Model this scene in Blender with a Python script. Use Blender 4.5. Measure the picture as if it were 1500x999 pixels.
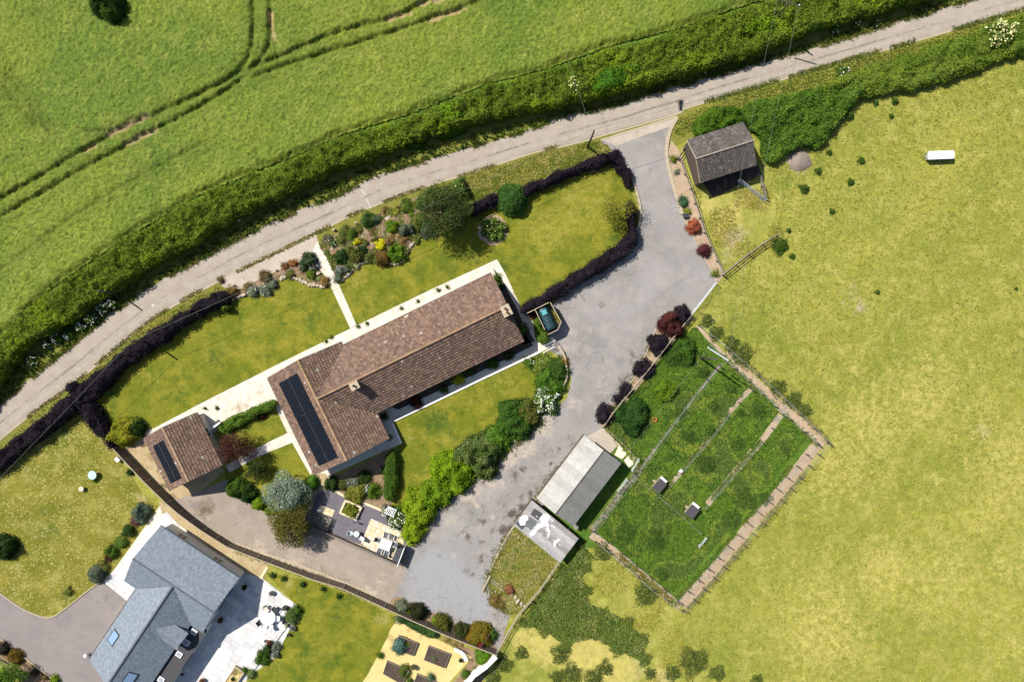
import bpy, math
import numpy as np
from mathutils import Vector, Matrix
from mathutils.geometry import tessellate_polygon, delaunay_2d_cdt

for o in list(bpy.data.objects):
    bpy.data.objects.remove(o)
SC = bpy.context.scene
COL = SC.collection
R = math.radians
rng = np.random.default_rng(7)

# ------------------------------------------------------------------ camera, sky, sun, exposure
S = 0.085            # metres per photo pixel on the ground
HC = 85.0            # camera height
cam = bpy.data.cameras.new('camera')
cam.sensor_width = 36.0
cam.lens = 24.0
cam.clip_end = 6000
cam_o = bpy.data.objects.new('camera', cam)
COL.objects.link(cam_o)
cam_o.location = (0, 0, HC)
cam_o.rotation_euler = (0, 0, 0)
SC.camera = cam_o

SUN_EL = R(49.5)
SUN_DIR = (-0.815, 0.58)                      # where the sun stands, in plan
world = bpy.data.worlds.new('World')
SC.world = world
world.use_nodes = True
wn = world.node_tree.nodes
wl = world.node_tree.links
wn.clear()
sky = wn.new('ShaderNodeTexSky')
sky.sky_type = 'NISHITA'
sky.sun_disc = False
sky.sun_elevation = SUN_EL
sky.sun_rotation = math.atan2(SUN_DIR[0], SUN_DIR[1])
bg = wn.new('ShaderNodeBackground')
bg.inputs['Strength'].default_value = 0.078
wo = wn.new('ShaderNodeOutputWorld')
wl.new(sky.outputs[0], bg.inputs[0])
wl.new(bg.outputs[0], wo.inputs[0])
sun = bpy.data.lights.new('sun', 'SUN')
sun.energy = 4.8
sun.angle = R(0.53)
sun.color = (1.0, 0.955, 0.88)
sun_o = bpy.data.objects.new('sun', sun)
COL.objects.link(sun_o)
sv = Vector((SUN_DIR[0] * math.cos(SUN_EL), SUN_DIR[1] * math.cos(SUN_EL), math.sin(SUN_EL)))
sun_o.rotation_euler = sv.to_track_quat('Z', 'Y').to_euler()
sun_o.location = (-40, 30, 60)
SC.view_settings.view_transform = 'Standard'
SC.view_settings.look = 'None'
SC.view_settings.exposure = 0.80
SC.view_settings.gamma = 1.0
SC.view_settings.use_curve_mapping = False

# ------------------------------------------------------------------ helpers
KEXP = 2.15


def lin(v):
    v = v / 255.0
    return v / 12.92 if v <= 0.04045 else ((v + 0.055) / 1.055) ** 2.4


def C(r, g, b, k=KEXP):
    """surface colour from the tone it shows in full sun"""
    return np.array([lin(r) / k, lin(g) / k, lin(b) / k])


def W(px, py, z=0.0):
    """photo pixel -> point at height z"""
    k = (HC - z) / HC
    return Vector(((px - 750) * S * k, (499.5 - py) * S * k, z))


def WP(pts, z=0.0):
    return np.array([[*W(p[0], p[1], z)[:2]] for p in pts])


def hash2(ix, iy, seed):
    n = (ix.astype(np.int64) * 374761393 + iy.astype(np.int64) * 668265263 + seed * 974711) & 0x7fffffff
    n = ((n ^ (n >> 13)) * 1274126177) & 0x7fffffff
    n = (n ^ (n >> 16)) & 0xffffff
    return n / float(0xffffff)


def vnoise(x, y, scale, seed=0):
    x = np.asarray(x) / scale
    y = np.asarray(y) / scale
    ix = np.floor(x)
    iy = np.floor(y)
    fx = x - ix
    fy = y - iy
    fx = fx * fx * (3 - 2 * fx)
    fy = fy * fy * (3 - 2 * fy)
    a = hash2(ix, iy, seed)
    b = hash2(ix + 1, iy, seed)
    c = hash2(ix, iy + 1, seed)
    d = hash2(ix + 1, iy + 1, seed)
    return (a * (1 - fx) + b * fx) * (1 - fy) + (c * (1 - fx) + d * fx) * fy


def seg_dist(x, y, P, closed=False):
    d = np.full(x.shape, 1e9)
    n = len(P)
    for i in range(n if closed else n - 1):
        ax, ay = P[i][0], P[i][1]
        bx, by = P[(i + 1) % n][0], P[(i + 1) % n][1]
        dx, dy = bx - ax, by - ay
        L = dx * dx + dy * dy + 1e-12
        t = np.clip(((x - ax) * dx + (y - ay) * dy) / L, 0, 1)
        d = np.minimum(d, (x - ax - t * dx) ** 2 + (y - ay - t * dy) ** 2)
    return np.sqrt(d)


def inside(x, y, P):
    r = np.zeros(x.shape, bool)
    n = len(P)
    j = n - 1
    for i in range(n):
        xi, yi = P[i][0], P[i][1]
        xj, yj = P[j][0], P[j][1]
        if yi != yj:
            c = ((yi > y) != (yj > y)) & (x < (xj - xi) * (y - yi) / (yj - yi) + xi)
            r ^= c
        j = i
    return r


def catmull(pts, n=6, closed=False):
    P = [np.array(p, float) for p in pts]
    out = []
    m = len(P)
    rngi = range(m if closed else m - 1)
    for i in rngi:
        if closed:
            p0, p1, p2, p3 = P[i - 1], P[i], P[(i + 1) % m], P[(i + 2) % m]
        else:
            p0 = P[max(i - 1, 0)]
            p1 = P[i]
            p2 = P[i + 1]
            p3 = P[min(i + 2, m - 1)]
        for k in range(n):
            t = k / n
            out.append(0.5 * ((2 * p1) + (-p0 + p2) * t + (2 * p0 - 5 * p1 + 4 * p2 - p3) * t * t + (-p0 + 3 * p1 - 3 * p2 + p3) * t ** 3))
    if not closed:
        out.append(P[-1])
    return np.array(out)


def resample(P, step, closed=True):
    P = np.asarray(P, float)
    out = []
    n = len(P)
    for i in range(n if closed else n - 1):
        a = P[i]
        b = P[(i + 1) % n]
        L = np.linalg.norm(b - a)
        m = max(1, int(L / step))
        for k in range(m):
            out.append(a + (b - a) * k / m)
    if not closed:
        out.append(P[-1])
    return np.array(out)


OFF = {}


class MB:
    def __init__(s):
        s.v = []
        s.f = []
        s.c = []
        s.n = 0

    def add(s, verts, faces, col=None):
        verts = np.asarray(verts, float).reshape(-1, 3)
        if isinstance(faces, np.ndarray):
            s.f.append(faces + s.n)
        else:
            d = {}
            for f in faces:
                d.setdefault(len(f), []).append(f)
            for k in d:
                s.f.append(np.array(d[k], int) + s.n)
        s.v.append(verts)
        if col is None:
            col = (0.5, 0.5, 0.5)
        col = np.asarray(col, float)
        if col.ndim == 1:
            col = np.tile(col, (len(verts), 1))
        s.c.append(col)
        s.n += len(verts)

    def box(s, c, size, rz=0.0, col=None, taper=1.0):
        hx, hy, hz = size[0] / 2, size[1] / 2, size[2] / 2
        v = np.array([[-hx, -hy, -hz], [hx, -hy, -hz], [hx, hy, -hz], [-hx, hy, -hz],
                      [-hx * taper, -hy * taper, hz], [hx * taper, -hy * taper, hz], [hx * taper, hy * taper, hz], [-hx * taper, hy * taper, hz]])
        co, si = math.cos(rz), math.sin(rz)
        v = np.stack([v[:, 0] * co - v[:, 1] * si + c[0], v[:, 0] * si + v[:, 1] * co + c[1], v[:, 2] + c[2]], 1)
        s.add(v, [(0, 3, 2, 1), (4, 5, 6, 7), (0, 1, 5, 4), (1, 2, 6, 5), (2, 3, 7, 6), (3, 0, 4, 7)], col)

    def bar(s, a, b, w, h, col=None, up=(0, 0, 1)):
        a = np.array(a, float)
        b = np.array(b, float)
        d = b - a
        d /= np.linalg.norm(d) + 1e-9
        up = np.array(up, float)
        x = np.cross(d, up)
        if np.linalg.norm(x) < 1e-4:
            x = np.cross(d, (1, 0, 0))
        x /= np.linalg.norm(x)
        y = np.cross(x, d)
        v = []
        for p in (a, b):
            for sx, sy in ((-1, -1), (1, -1), (1, 1), (-1, 1)):
                v.append(p + x * sx * w / 2 + y * sy * h / 2)
        s.add(v, [(0, 1, 2, 3), (7, 6, 5, 4), (0, 4, 5, 1), (1, 5, 6, 2), (2, 6, 7, 3), (3, 7, 4, 0)], col)

    def tube(s, pts, rad, n=7, col=None, cap=True):
        pts = np.array(pts, float)
        m = len(pts)
        rad = np.broadcast_to(np.asarray(rad, float), (m,))
        V = []
        for i in range(m):
            d = pts[min(i + 1, m - 1)] - pts[max(i - 1, 0)]
            d /= np.linalg.norm(d) + 1e-9
            u = np.cross(d, (0.31, 0.17, 0.93) if abs(d[2]) < 0.9 else (1, 0, 0))
            u /= np.linalg.norm(u)
            w = np.cross(d, u)
            for k in range(n):
                a = 2 * math.pi * k / n
                V.append(pts[i] + (u * math.cos(a) + w * math.sin(a)) * rad[i])
        F = []
        for i in range(m - 1):
            for k in range(n):
                F.append((i * n + k, i * n + (k + 1) % n, (i + 1) * n + (k + 1) % n, (i + 1) * n + k))
        if cap:
            F.append(tuple(range(n - 1, -1, -1)))
            F.append(tuple((m - 1) * n + k for k in range(n)))
        s.add(V, F, col)

    def lathe(s, c, prof, n=16, col=None):
        V = []
        for (r, z) in prof:
            for k in range(n):
                a = 2 * math.pi * k / n
                V.append((c[0] + r * math.cos(a), c[1] + r * math.sin(a), c[2] + z))
        F = []
        m = len(prof)
        for i in range(m - 1):
            for k in range(n):
                F.append((i * n + k, i * n + (k + 1) % n, (i + 1) * n + (k + 1) % n, (i + 1) * n + k))
        F.append(tuple(range(n - 1, -1, -1)))
        F.append(tuple((m - 1) * n + k for k in range(n)))
        s.add(V, F, col)

    def prism(s, poly, z0, z1, col=None):
        """flat polygon (world xy) with thickness"""
        P = [tuple(p[:2]) for p in poly]
        a = sum(P[i][0] * P[(i + 1) % len(P)][1] - P[(i + 1) % len(P)][0] * P[i][1] for i in range(len(P)))
        if a < 0:
            P = P[::-1]
        n = len(P)
        v = [(p[0], p[1], z1) for p in P] + [(p[0], p[1], z0) for p in P]
        tris = tessellate_polygon([[Vector((p[0], p[1], 0)) for p in P]])
        F = []
        for t in tris:
            aa = (P[t[1]][0] - P[t[0]][0]) * (P[t[2]][1] - P[t[0]][1]) - (P[t[2]][0] - P[t[0]][0]) * (P[t[1]][1] - P[t[0]][1])
            F.append(tuple(t) if aa > 0 else tuple(t[::-1]))
        for i in range(n):
            j = (i + 1) % n
            F.append((i, n + i, n + j, j))
        s.add(v, F, col)

    def mesh(s, name):
        me = bpy.data.meshes.new(name)
        v = np.concatenate(s.v)
        me.vertices.add(len(v))
        me.vertices.foreach_set('co', v.ravel())
        tot = sum(f.size for f in s.f)
        npoly = sum(f.shape[0] for f in s.f)
        me.loops.add(tot)
        me.polygons.add(npoly)
        me.loops.foreach_set('vertex_index', np.concatenate([f.ravel() for f in s.f]).astype(np.int32))
        lt = np.concatenate([np.full(f.shape[0], f.shape[1]) for f in s.f])
        ls = np.concatenate([[0], np.cumsum(lt)[:-1]])
        me.polygons.foreach_set('loop_start', ls.astype(np.int32))
        me.polygons.foreach_set('loop_total', lt.astype(np.int32))
        me.update(calc_edges=True)
        at = me.color_attributes.new('Col', 'FLOAT_COLOR', 'POINT')
        c = np.concatenate(s.c)
        if c.shape[1] == 3:
            c = np.concatenate([c, np.ones((len(c), 1))], 1)
        at.data.foreach_set('color', c.ravel())
        return me


def off_of(p):
    return OFF.get(p.name, np.zeros(3))


def part(name, mb, mat, parent=None, smooth=False):
    """link a mesh; a child is stored relative to the thing's base"""
    if parent is not None:
        o_ = off_of(parent)
        mb.v = [v - o_ for v in mb.v]
    me = mb.mesh(name)
    me.materials.append(mat)
    me.polygons.foreach_set('use_smooth', np.full(len(me.polygons), bool(smooth)))
    o = bpy.data.objects.new(name, me)
    COL.objects.link(o)
    if parent is not None:
        o.parent = parent
        OFF[o.name] = off_of(parent)
    return o


def tag(o, label=None, cat=None, group=None, kind=None):
    if label:
        o['label'] = label
    if cat:
        o['category'] = cat
    if group:
        o['group'] = group
    if kind:
        o['kind'] = kind
    return o


def thing(name, label, cat, loc, group=None):
    o = bpy.data.objects.new(name, None)
    o.empty_display_size = 0.3
    COL.objects.link(o)
    o.location = loc
    OFF[o.name] = np.array(loc, float)
    return tag(o, label, cat, group)


UNIT = {}


def cube(name, parent, c, size, mat, rz=0.0, ry=0.0):
    """a box piece that shares its mesh with all alike boxes of that material"""
    key = ('box', mat.name)
    if key not in UNIT:
        m = MB()
        b = 0.06
        m.box((0, 0, 0), (1, 1, 1))
        me = m.mesh('box_' + mat.name)
        me.materials.append(mat)
        me.polygons.foreach_set('use_smooth', np.zeros(len(me.polygons), bool))
        UNIT[key] = me
    o = bpy.data.objects.new(name, UNIT[key])
    COL.objects.link(o)
    L = np.array(c, float)
    if parent is not None:
        o.parent = parent
        L = L - off_of(parent)
        OFF[o.name] = np.array(c, float) * 0 + off_of(parent)
    o.location = L
    o.scale = size
    o.rotation_euler = (0, ry, rz)
    return o


def rail(name, parent, a, b, w, h, mat):
    a = np.array(a, float)
    b = np.array(b, float)
    d = b - a
    L = np.linalg.norm(d)
    return cube(name, parent, (a + b) / 2, (L, w, h), mat, math.atan2(d[1], d[0]), -math.asin(d[2] / max(L, 1e-6)))


# ------------------------------------------------------------------ materials
def mat_new(name):
    m = bpy.data.materials.new(name)
    m.use_nodes = True
    nt = m.node_tree
    nt.nodes.clear()
    out = nt.nodes.new('ShaderNodeOutputMaterial')
    bs = nt.nodes.new('ShaderNodeBsdfPrincipled')
    nt.links.new(bs.outputs[0], out.inputs[0])
    return m, nt, bs


def N(nt, typ, **kw):
    n = nt.nodes.new(typ)
    for k, v in kw.items():
        setattr(n, k, v)
    return n


def noise(nt, co, scale, detail=4, rough=0.6, dist=0.0):
    n = N(nt, 'ShaderNodeTexNoise')
    n.inputs['Scale'].default_value = scale
    n.inputs['Detail'].default_value = detail
    n.inputs['Roughness'].default_value = rough
    n.inputs['Distortion'].default_value = dist
    nt.links.new(co, n.inputs['Vector'])
    return n.outputs['Fac']


def ramp(nt, val, lo, hi):
    n = N(nt, 'ShaderNodeMapRange')
    n.inputs['From Min'].default_value = lo
    n.inputs['From Max'].default_value = hi
    nt.links.new(val, n.inputs['Value'])
    return n.outputs[0]


def mixc(nt, fac, a, b, blend='MIX'):
    n = N(nt, 'ShaderNodeMix', data_type='RGBA', blend_type=blend)
    for sock, v in ((n.inputs[0], fac), (n.inputs[6], a), (n.inputs[7], b)):
        if hasattr(v, 'is_linked'):
            nt.links.new(v, sock)
        elif isinstance(v, (int, float)):
            sock.default_value = v
        else:
            sock.default_value = (*v[:3], 1)
    return n.outputs[2]


def math_(nt, op, a, b=None):
    n = N(nt, 'ShaderNodeMath', operation=op)
    for i, v in enumerate((a, b)):
        if v is None:
            continue
        if hasattr(v, 'is_linked'):
            nt.links.new(v, n.inputs[i])
        else:
            n.inputs[i].default_value = v
    return n.outputs[0]


def surf(name, A, B, D=None, big=0.12, mid=0.8, fine=5.0, var=0.35, bump=0.3, bdist=0.1, spots=None, rough=0.9, speck=None, warp=0.0, bscale=None, cracks=None):
    """ground-like material: broad patches A/B, mid blotches D, fine value grain, attribute-driven wear (R,G,B of Col)"""
    m, nt, bs = mat_new(name)
    tc = N(nt, 'ShaderNodeTexCoord').outputs['Object']
    c = mixc(nt, ramp(nt, noise(nt, tc, big, 4, 0.6, warp), 0.36, 0.64), A, B)
    if D is not None:
        c = mixc(nt, ramp(nt, noise(nt, tc, mid, 5, 0.65), 0.48, 0.72), c, D)
    if spots is not None:
        at = N(nt, 'ShaderNodeAttribute', attribute_name='Col')
        sp = N(nt, 'ShaderNodeSeparateColor')
        nt.links.new(at.outputs['Color'], sp.inputs[0])
        br = noise(nt, tc, 1.3, 5, 0.75)
        for i, colr in enumerate(spots):
            if colr is None:
                continue
            f = math_(nt, 'ADD', sp.outputs[i], math_(nt, 'MULTIPLY', math_(nt, 'SUBTRACT', br, 0.5), 1.6))
            f = math_(nt, 'MULTIPLY', ramp(nt, f, 0.35, 0.75), ramp(nt, sp.outputs[i], 0.02, 0.25))
            c = mixc(nt, f, c, colr)
    fn = noise(nt, tc, fine, 6, 0.75)
    v = ramp(nt, fn, 0.25, 0.75)
    v = math_(nt, 'ADD', math_(nt, 'MULTIPLY', v, 2 * var), 1 - var)
    vv = N(nt, 'ShaderNodeCombineColor')
    for i in range(3):
        nt.links.new(v, vv.inputs[i])
    c = mixc(nt, 1.0, c, vv.outputs[0], 'MULTIPLY')
    if cracks is not None:
        ccol, cs, ct = cracks
        wv = N(nt, 'ShaderNodeTexNoise')
        wv.inputs['Scale'].default_value = 1.1
        wv.inputs['Detail'].default_value = 4
        nt.links.new(tc, wv.inputs['Vector'])
        ad = N(nt, 'ShaderNodeVectorMath', operation='MULTIPLY_ADD')
        ad.inputs[1].default_value = (1.3, 1.3, 0)
        nt.links.new(wv.outputs['Color'], ad.inputs[0])
        nt.links.new(tc, ad.inputs[2])
        vo2 = N(nt, 'ShaderNodeTexVoronoi', feature='DISTANCE_TO_EDGE')
        vo2.inputs['Scale'].default_value = cs
        nt.links.new(ad.outputs[0], vo2.inputs['Vector'])
        f = ramp(nt, vo2.outputs['Distance'], ct, ct * .3)
        f = math_(nt, 'MULTIPLY', f, ramp(nt, noise(nt, tc, 0.16, 3, 0.6), 0.5, 0.66))
        c = mixc(nt, math_(nt, 'MULTIPLY', f, 0.38), c, ccol)
    if speck is not None:
        scol, sscale, sthr = speck
        vo = N(nt, 'ShaderNodeTexVoronoi')
        vo.inputs['Scale'].default_value = sscale
        nt.links.new(tc, vo.inputs['Vector'])
        f = ramp(nt, vo.outputs['Distance'], sthr, sthr * 0.55)
        f = math_(nt, 'MULTIPLY', f, ramp(nt, noise(nt, tc, 0.35, 4, 0.7), 0.34, 0.55))
        c = mixc(nt, f, c, scol)
    nt.links.new(c, bs.inputs['Base Color'])
    bs.inputs['Roughness'].default_value = rough
    bs.inputs['Specular IOR Level'].default_value = 0.15
    if bump:
        bp = N(nt, 'ShaderNodeBump')
        bp.inputs['Strength'].default_value = bump
        bp.inputs['Distance'].default_value = bdist
        nt.links.new(fn if bscale is None else noise(nt, tc, bscale, 5, 0.7), bp.inputs['Height'])
        nt.links.new(bp.outputs[0], bs.inputs['Normal'])
    return m


def plain(name, col, rough=0.6, var=0.12, scale=3.0, metal=0.0, bump=0.0, spec=0.3, attr=False, speck=None):
    m, nt, bs = mat_new(name)
    tc = N(nt, 'ShaderNodeTexCoord').outputs['Object']
    fn = noise(nt, tc, scale, 5, 0.65)
    v = math_(nt, 'ADD', math_(nt, 'MULTIPLY', ramp(nt, fn, 0.25, 0.75), 2 * var), 1 - var)
    vv = N(nt, 'ShaderNodeCombineColor')
    for i in range(3):
        nt.links.new(v, vv.inputs[i])
    if attr:
        at = N(nt, 'ShaderNodeAttribute', attribute_name='Col')
        c = mixc(nt, 1.0, at.outputs['Color'], vv.outputs[0], 'MULTIPLY')
    else:
        c = mixc(nt, 1.0, col, vv.outputs[0], 'MULTIPLY')
    if speck is not None:
        scol, ss, lo, hi = speck
        f = ramp(nt, noise(nt, tc, ss, 6, 0.8), lo, hi)
        f = math_(nt, 'MULTIPLY', f, ramp(nt, noise(nt, tc, 0.5, 3, 0.6), 0.35, 0.6))
        c = mixc(nt, f, c, scol)
    nt.links.new(c, bs.inputs['Base Color'])
    bs.inputs['Roughness'].default_value = rough
    bs.inputs['Metallic'].default_value = metal
    bs.inputs['Specular IOR Level'].default_value = spec
    if bump:
        bp = N(nt, 'ShaderNodeBump')
        bp.inputs['Strength'].default_value = bump
        bp.inputs['Distance'].default_value = 0.03
        nt.links.new(fn, bp.inputs['Height'])
        nt.links.new(bp.outputs[0], bs.inputs['Normal'])
    return m


def leaf_mat(name, trans=0.3, rough=0.75):
    m, nt, bs = mat_new(name)
    at = N(nt, 'ShaderNodeAttribute', attribute_name='Col')
    nt.links.new(at.outputs['Color'], bs.inputs['Base Color'])
    bs.inputs['Roughness'].default_value = rough
    bs.inputs['Specular IOR Level'].default_value = 0.08
    tr = N(nt, 'ShaderNodeBsdfTranslucent')
    nt.links.new(at.outputs['Color'], tr.inputs[0])
    mx = N(nt, 'ShaderNodeMixShader')
    mx.inputs[0].default_value = trans
    nt.links.new(bs.outputs[0], mx.inputs[1])
    nt.links.new(tr.outputs[0], mx.inputs[2])
    out = [n for n in nt.nodes if n.type == 'OUTPUT_MATERIAL'][0]
    nt.links.new(mx.outputs[0], out.inputs[0])
    return m


M = {}
M['leaf'] = leaf_mat('leaf')
M['bark'] = plain('bark', C(120, 105, 85), 0.9, 0.25, 6)
M['meadow'] = surf('meadow', C(182, 180, 80), C(156, 162, 64), C(202, 195, 104), big=0.06, mid=0.5, fine=1.25, var=0.32, bump=0.5, bdist=0.2, warp=1.2,
                   spots=[C(212, 196, 160), C(114, 134, 46), C(218, 204, 112)])
M['lawn'] = surf('lawn', C(124, 134, 30), C(164, 158, 52), C(102, 120, 28), big=0.34, mid=0.75, fine=3.6, var=0.34, bump=0.55, bdist=0.08, warp=0.8,
                 spots=[C(190, 178, 98), C(90, 114, 34), C(178, 170, 70)])
M['daisy_lawn'] = surf('daisy_lawn', C(126, 130, 36), C(156, 148, 54), C(186, 178, 92), big=0.16, mid=0.45, fine=3.0, var=0.42, bump=0.6, bdist=0.12, warp=0.5,
                       spots=[C(192, 176, 110), C(98, 118, 40), C(178, 165, 72)], speck=(C(214, 206, 134), 3.4, 0.36))
M['verge'] = surf('verge', C(146, 150, 60), C(168, 162, 78), C(112, 128, 46), big=0.4, mid=0.8, fine=4.5, var=0.38, bump=0.7, bdist=0.12)
M['rough'] = surf('rough_grass', C(96, 134, 42), C(124, 152, 50), C(76, 110, 40), big=0.2, mid=0.6, fine=2.4, var=0.4, bump=0.8, bdist=0.15,
                  spots=[C(190, 168, 130), C(64, 92, 38), C(148, 152, 52)])
M['road'] = surf('road_tarmac', C(204, 190, 174), C(194, 180, 164), C(211, 198, 182), big=0.5, mid=0.9, fine=9, var=0.10, bump=0.25, bdist=0.02,
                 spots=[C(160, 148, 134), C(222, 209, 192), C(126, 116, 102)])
M['drive'] = surf('drive_tarmac', C(186, 180, 175), C(168, 162, 157), C(196, 189, 182), big=0.18, mid=0.45, fine=4.5, var=0.17, bump=0.3, bdist=0.02, warp=1.0,
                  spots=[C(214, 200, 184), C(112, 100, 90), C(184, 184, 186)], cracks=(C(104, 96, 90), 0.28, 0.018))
M['drive2'] = surf('neighbour_tarmac', C(168, 158, 154), C(176, 166, 160), C(158, 150, 148), big=0.2, mid=0.5, fine=9, var=0.08, bump=0.2, bdist=0.02,
                   spots=[C(190, 178, 168), C(140, 130, 128), None])
M['concrete'] = surf('concrete_track', C(192, 176, 160), C(182, 166, 150), C(204, 188, 172), big=0.2, mid=0.6, fine=5, var=0.15, bump=0.25, bdist=0.02, warp=1.0,
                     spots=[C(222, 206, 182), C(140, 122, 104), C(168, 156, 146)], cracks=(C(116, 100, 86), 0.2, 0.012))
M['layby'] = surf('pale_concrete', C(224, 209, 190), C(213, 197, 177), C(232, 218, 200), big=0.4, mid=0.9, fine=8, var=0.1, bump=0.25, bdist=0.02,
                  spots=[C(170, 150, 126), C(150, 136, 110), None])
M['paving'] = surf('white_paving', C(232, 224, 210, 1.55), C(226, 217, 200, 1.55), C(206, 192, 168, 1.55), big=0.5, mid=1.2, fine=8, var=0.08, bump=0.2, bdist=0.01,
                   spots=[C(150, 140, 128), C(206, 186, 152), C(120, 110, 96)])
M['sandstone'] = plain('sandstone', C(240, 220, 180, 1.6), 0.8, 0.12, 1.6, attr=True)
M['slab'] = plain('pale_slab', C(230, 228, 226, 1.2), 0.75, 0.06, 2.0, attr=True)
M['slate_gravel'] = surf('slate_gravel', C(134, 128, 136), C(142, 136, 142), C(126, 120, 130), big=0.8, mid=2, fine=11, var=0.35, bump=0.9, bdist=0.04)
M['cream_gravel'] = surf('cream_gravel', C(226, 204, 160), C(214, 188, 140), C(196, 172, 128), big=0.5, mid=1.0, fine=8, var=0.25, bump=0.6, bdist=0.04,
                         spots=[C(150, 140, 90), C(120, 106, 72), C(196, 150, 110)])
M['yellow_gravel'] = surf('yellow_gravel', C(240, 216, 150, 1.7), C(236, 208, 138, 1.7), C(226, 196, 128, 1.7), big=0.6, mid=1.4, fine=10, var=0.18, bump=0.6, bdist=0.03,
                          spots=[C(170, 150, 90), C(140, 130, 70), None])
M['soil'] = surf('bed_soil', C(176, 148, 118), C(160, 132, 102), C(196, 170, 138), big=0.7, mid=1.5, fine=7, var=0.4, bump=0.8, bdist=0.06)
M['dark_soil'] = surf('dark_soil', C(104, 88, 76), C(92, 78, 68), C(118, 102, 88), big=0.9, mid=2, fine=8, var=0.4, bump=0.8, bdist=0.06)
M['woodchip'] = surf('woodchip', C(216, 190, 158), C(204, 176, 144), C(228, 204, 174), big=0.6, mid=1.5, fine=8, var=0.38, bump=0.8, bdist=0.05,
                     spots=[C(176, 166, 152), C(120, 118, 60), None])
M['chippings'] = surf('grey_chippings', C(176, 160, 144), C(186, 172, 158), C(160, 146, 130), big=0.6, mid=1.5, fine=9, var=0.36, bump=0.7, bdist=0.04,
                      spots=[C(200, 176, 140), C(110, 118, 56), None])
M['tile'] = plain('clay_tile', C(120, 90, 75), 0.85, 0.24, 1.6, attr=True, bump=0.3, speck=(C(186, 160, 138), 1.1, .58, .8))
M['slate'] = plain('slate', C(140, 150, 160), 0.6, 0.10, 4, attr=True, spec=0.3)
M['lead'] = plain('lead_sheet', C(188, 192, 200), 0.6, 0.08, 2, spec=0.3)
M['fibre'] = plain('fibre_cement', C(104, 92, 90), 0.95, 0.35, 3, attr=True, bump=0.3, speck=(C(196, 186, 172), 3.0, .52, .68))
M['tin'] = plain('weathered_tin', C(180, 178, 172), 0.6, 0.18, 2, attr=True, spec=0.3, speck=(C(132, 124, 114), 1.6, .6, .8))
M['wall_white'] = plain('white_render', C(240, 236, 226, 1.4), 0.85, 0.05, 2)
M['wall_cream'] = plain('cream_render', C(214, 200, 180, 1.5), 0.85, 0.08, 2)
M['brick'] = plain('brown_brick', C(170, 140, 116), 0.9, 0.2, 6)
M['glass'] = plain('window_glass', (0.03, 0.04, 0.05), 0.05, 0.05, 1, spec=0.6)
M['skyglass'] = plain('rooflight_glass', (0.16, 0.24, 0.36), 0.08, 0.05, 1, spec=0.7)
M['upvc'] = plain('white_upvc', (0.75, 0.75, 0.74), 0.4, 0.03, 2)
M['solar'] = plain('solar_cell', (0.005, 0.007, 0.012), 0.5, 0.1, 2, spec=0.12)
M['alu'] = plain('aluminium', (0.42, 0.43, 0.44), 0.4, 0.05, 2, metal=0.6)
M['darkmetal'] = plain('dark_metal', (0.03, 0.032, 0.036), 0.5, 0.1, 3)
M['galv'] = plain('galvanised_steel', (0.50, 0.52, 0.52), 0.45, 0.08, 3, metal=0.3)
M['wood'] = plain('weathered_timber', C(206, 190, 160), 0.9, 0.2, 5)
M['wood_dark'] = plain('dark_timber', C(112, 98, 86), 0.9, 0.2, 5)
M['wood_grey'] = plain('grey_timber', C(170, 160, 146), 0.9, 0.2, 5)
M['pole'] = plain('creosoted_pole', C(96, 92, 80), 0.9, 0.2, 5)
M['tank'] = plain('green_tank', (0.012, 0.036, 0.045), 0.45, 0.08, 2)
M['teal'] = plain('teal_cover', (0.07, 0.27, 0.27), 0.5, 0.08, 2)
M['white'] = plain('white_paint', (0.72, 0.72, 0.70), 0.5, 0.04, 2)
M['bluewhite'] = plain('pale_blue_paint', (0.36, 0.50, 0.58), 0.4, 0.06, 2)
M['grey_fabric'] = plain('grey_fabric', C(120, 124, 130), 0.9, 0.1, 8)
M['dkgrey_fabric'] = plain('dark_grey_fabric', C(88, 92, 98), 0.85, 0.12, 6)
M['red'] = plain('crimson_fabric', (0.20, 0.01, 0.05), 0.8, 0.1, 5)
M['orange'] = plain('orange_plastic', (0.55, 0.16, 0.03), 0.5, 0.1, 4)
M['terracotta'] = plain('terracotta', C(168, 104, 74), 0.9, 0.15, 5)
M['felt'] = plain('roofing_felt', C(92, 90, 92), 0.95, 0.15, 7)
M['stone'] = plain('garden_stone', C(214, 196, 168), 0.9, 0.22, 4, attr=True, bump=0.5)
M['sand_edge'] = plain('sandstone_edging', C(240, 220, 180, 1.6), 0.85, 0.1, 3)
M['iron'] = plain('cast_iron', C(140, 132, 128), 0.7, 0.15, 5)
M['kerb'] = plain('pale_kerb', C(220, 202, 172), 0.9, 0.12, 3)
M['wire'] = plain('fence_wire', (0.30, 0.32, 0.28), 0.5, 0.05, 2)
M['cable'] = plain('power_cable', (0.10, 0.13, 0.10), 0.6, 0.05, 2)


# ------------------------------------------------------------------ ground sheets
def streak(x0, y0, x1, y1, r, ch, st, n=8, j=0.5):
    return [(x0 + (x1 - x0) * k / (n - 1) + rng.uniform(-j, j) * r, y0 + (y1 - y0) * k / (n - 1) + rng.uniform(-j, j) * r, r * rng.uniform(.7, 1.3), ch, st * rng.uniform(.7, 1.1)) for k in range(n)]


def scatter_spots(x0, y0, x1, y1, n, rmin, rmax, ch, s0, s1):
    return [(rng.uniform(x0, x1), rng.uniform(y0, y1), rng.uniform(rmin, rmax), ch, rng.uniform(s0, s1)) for _ in range(n)]


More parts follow.
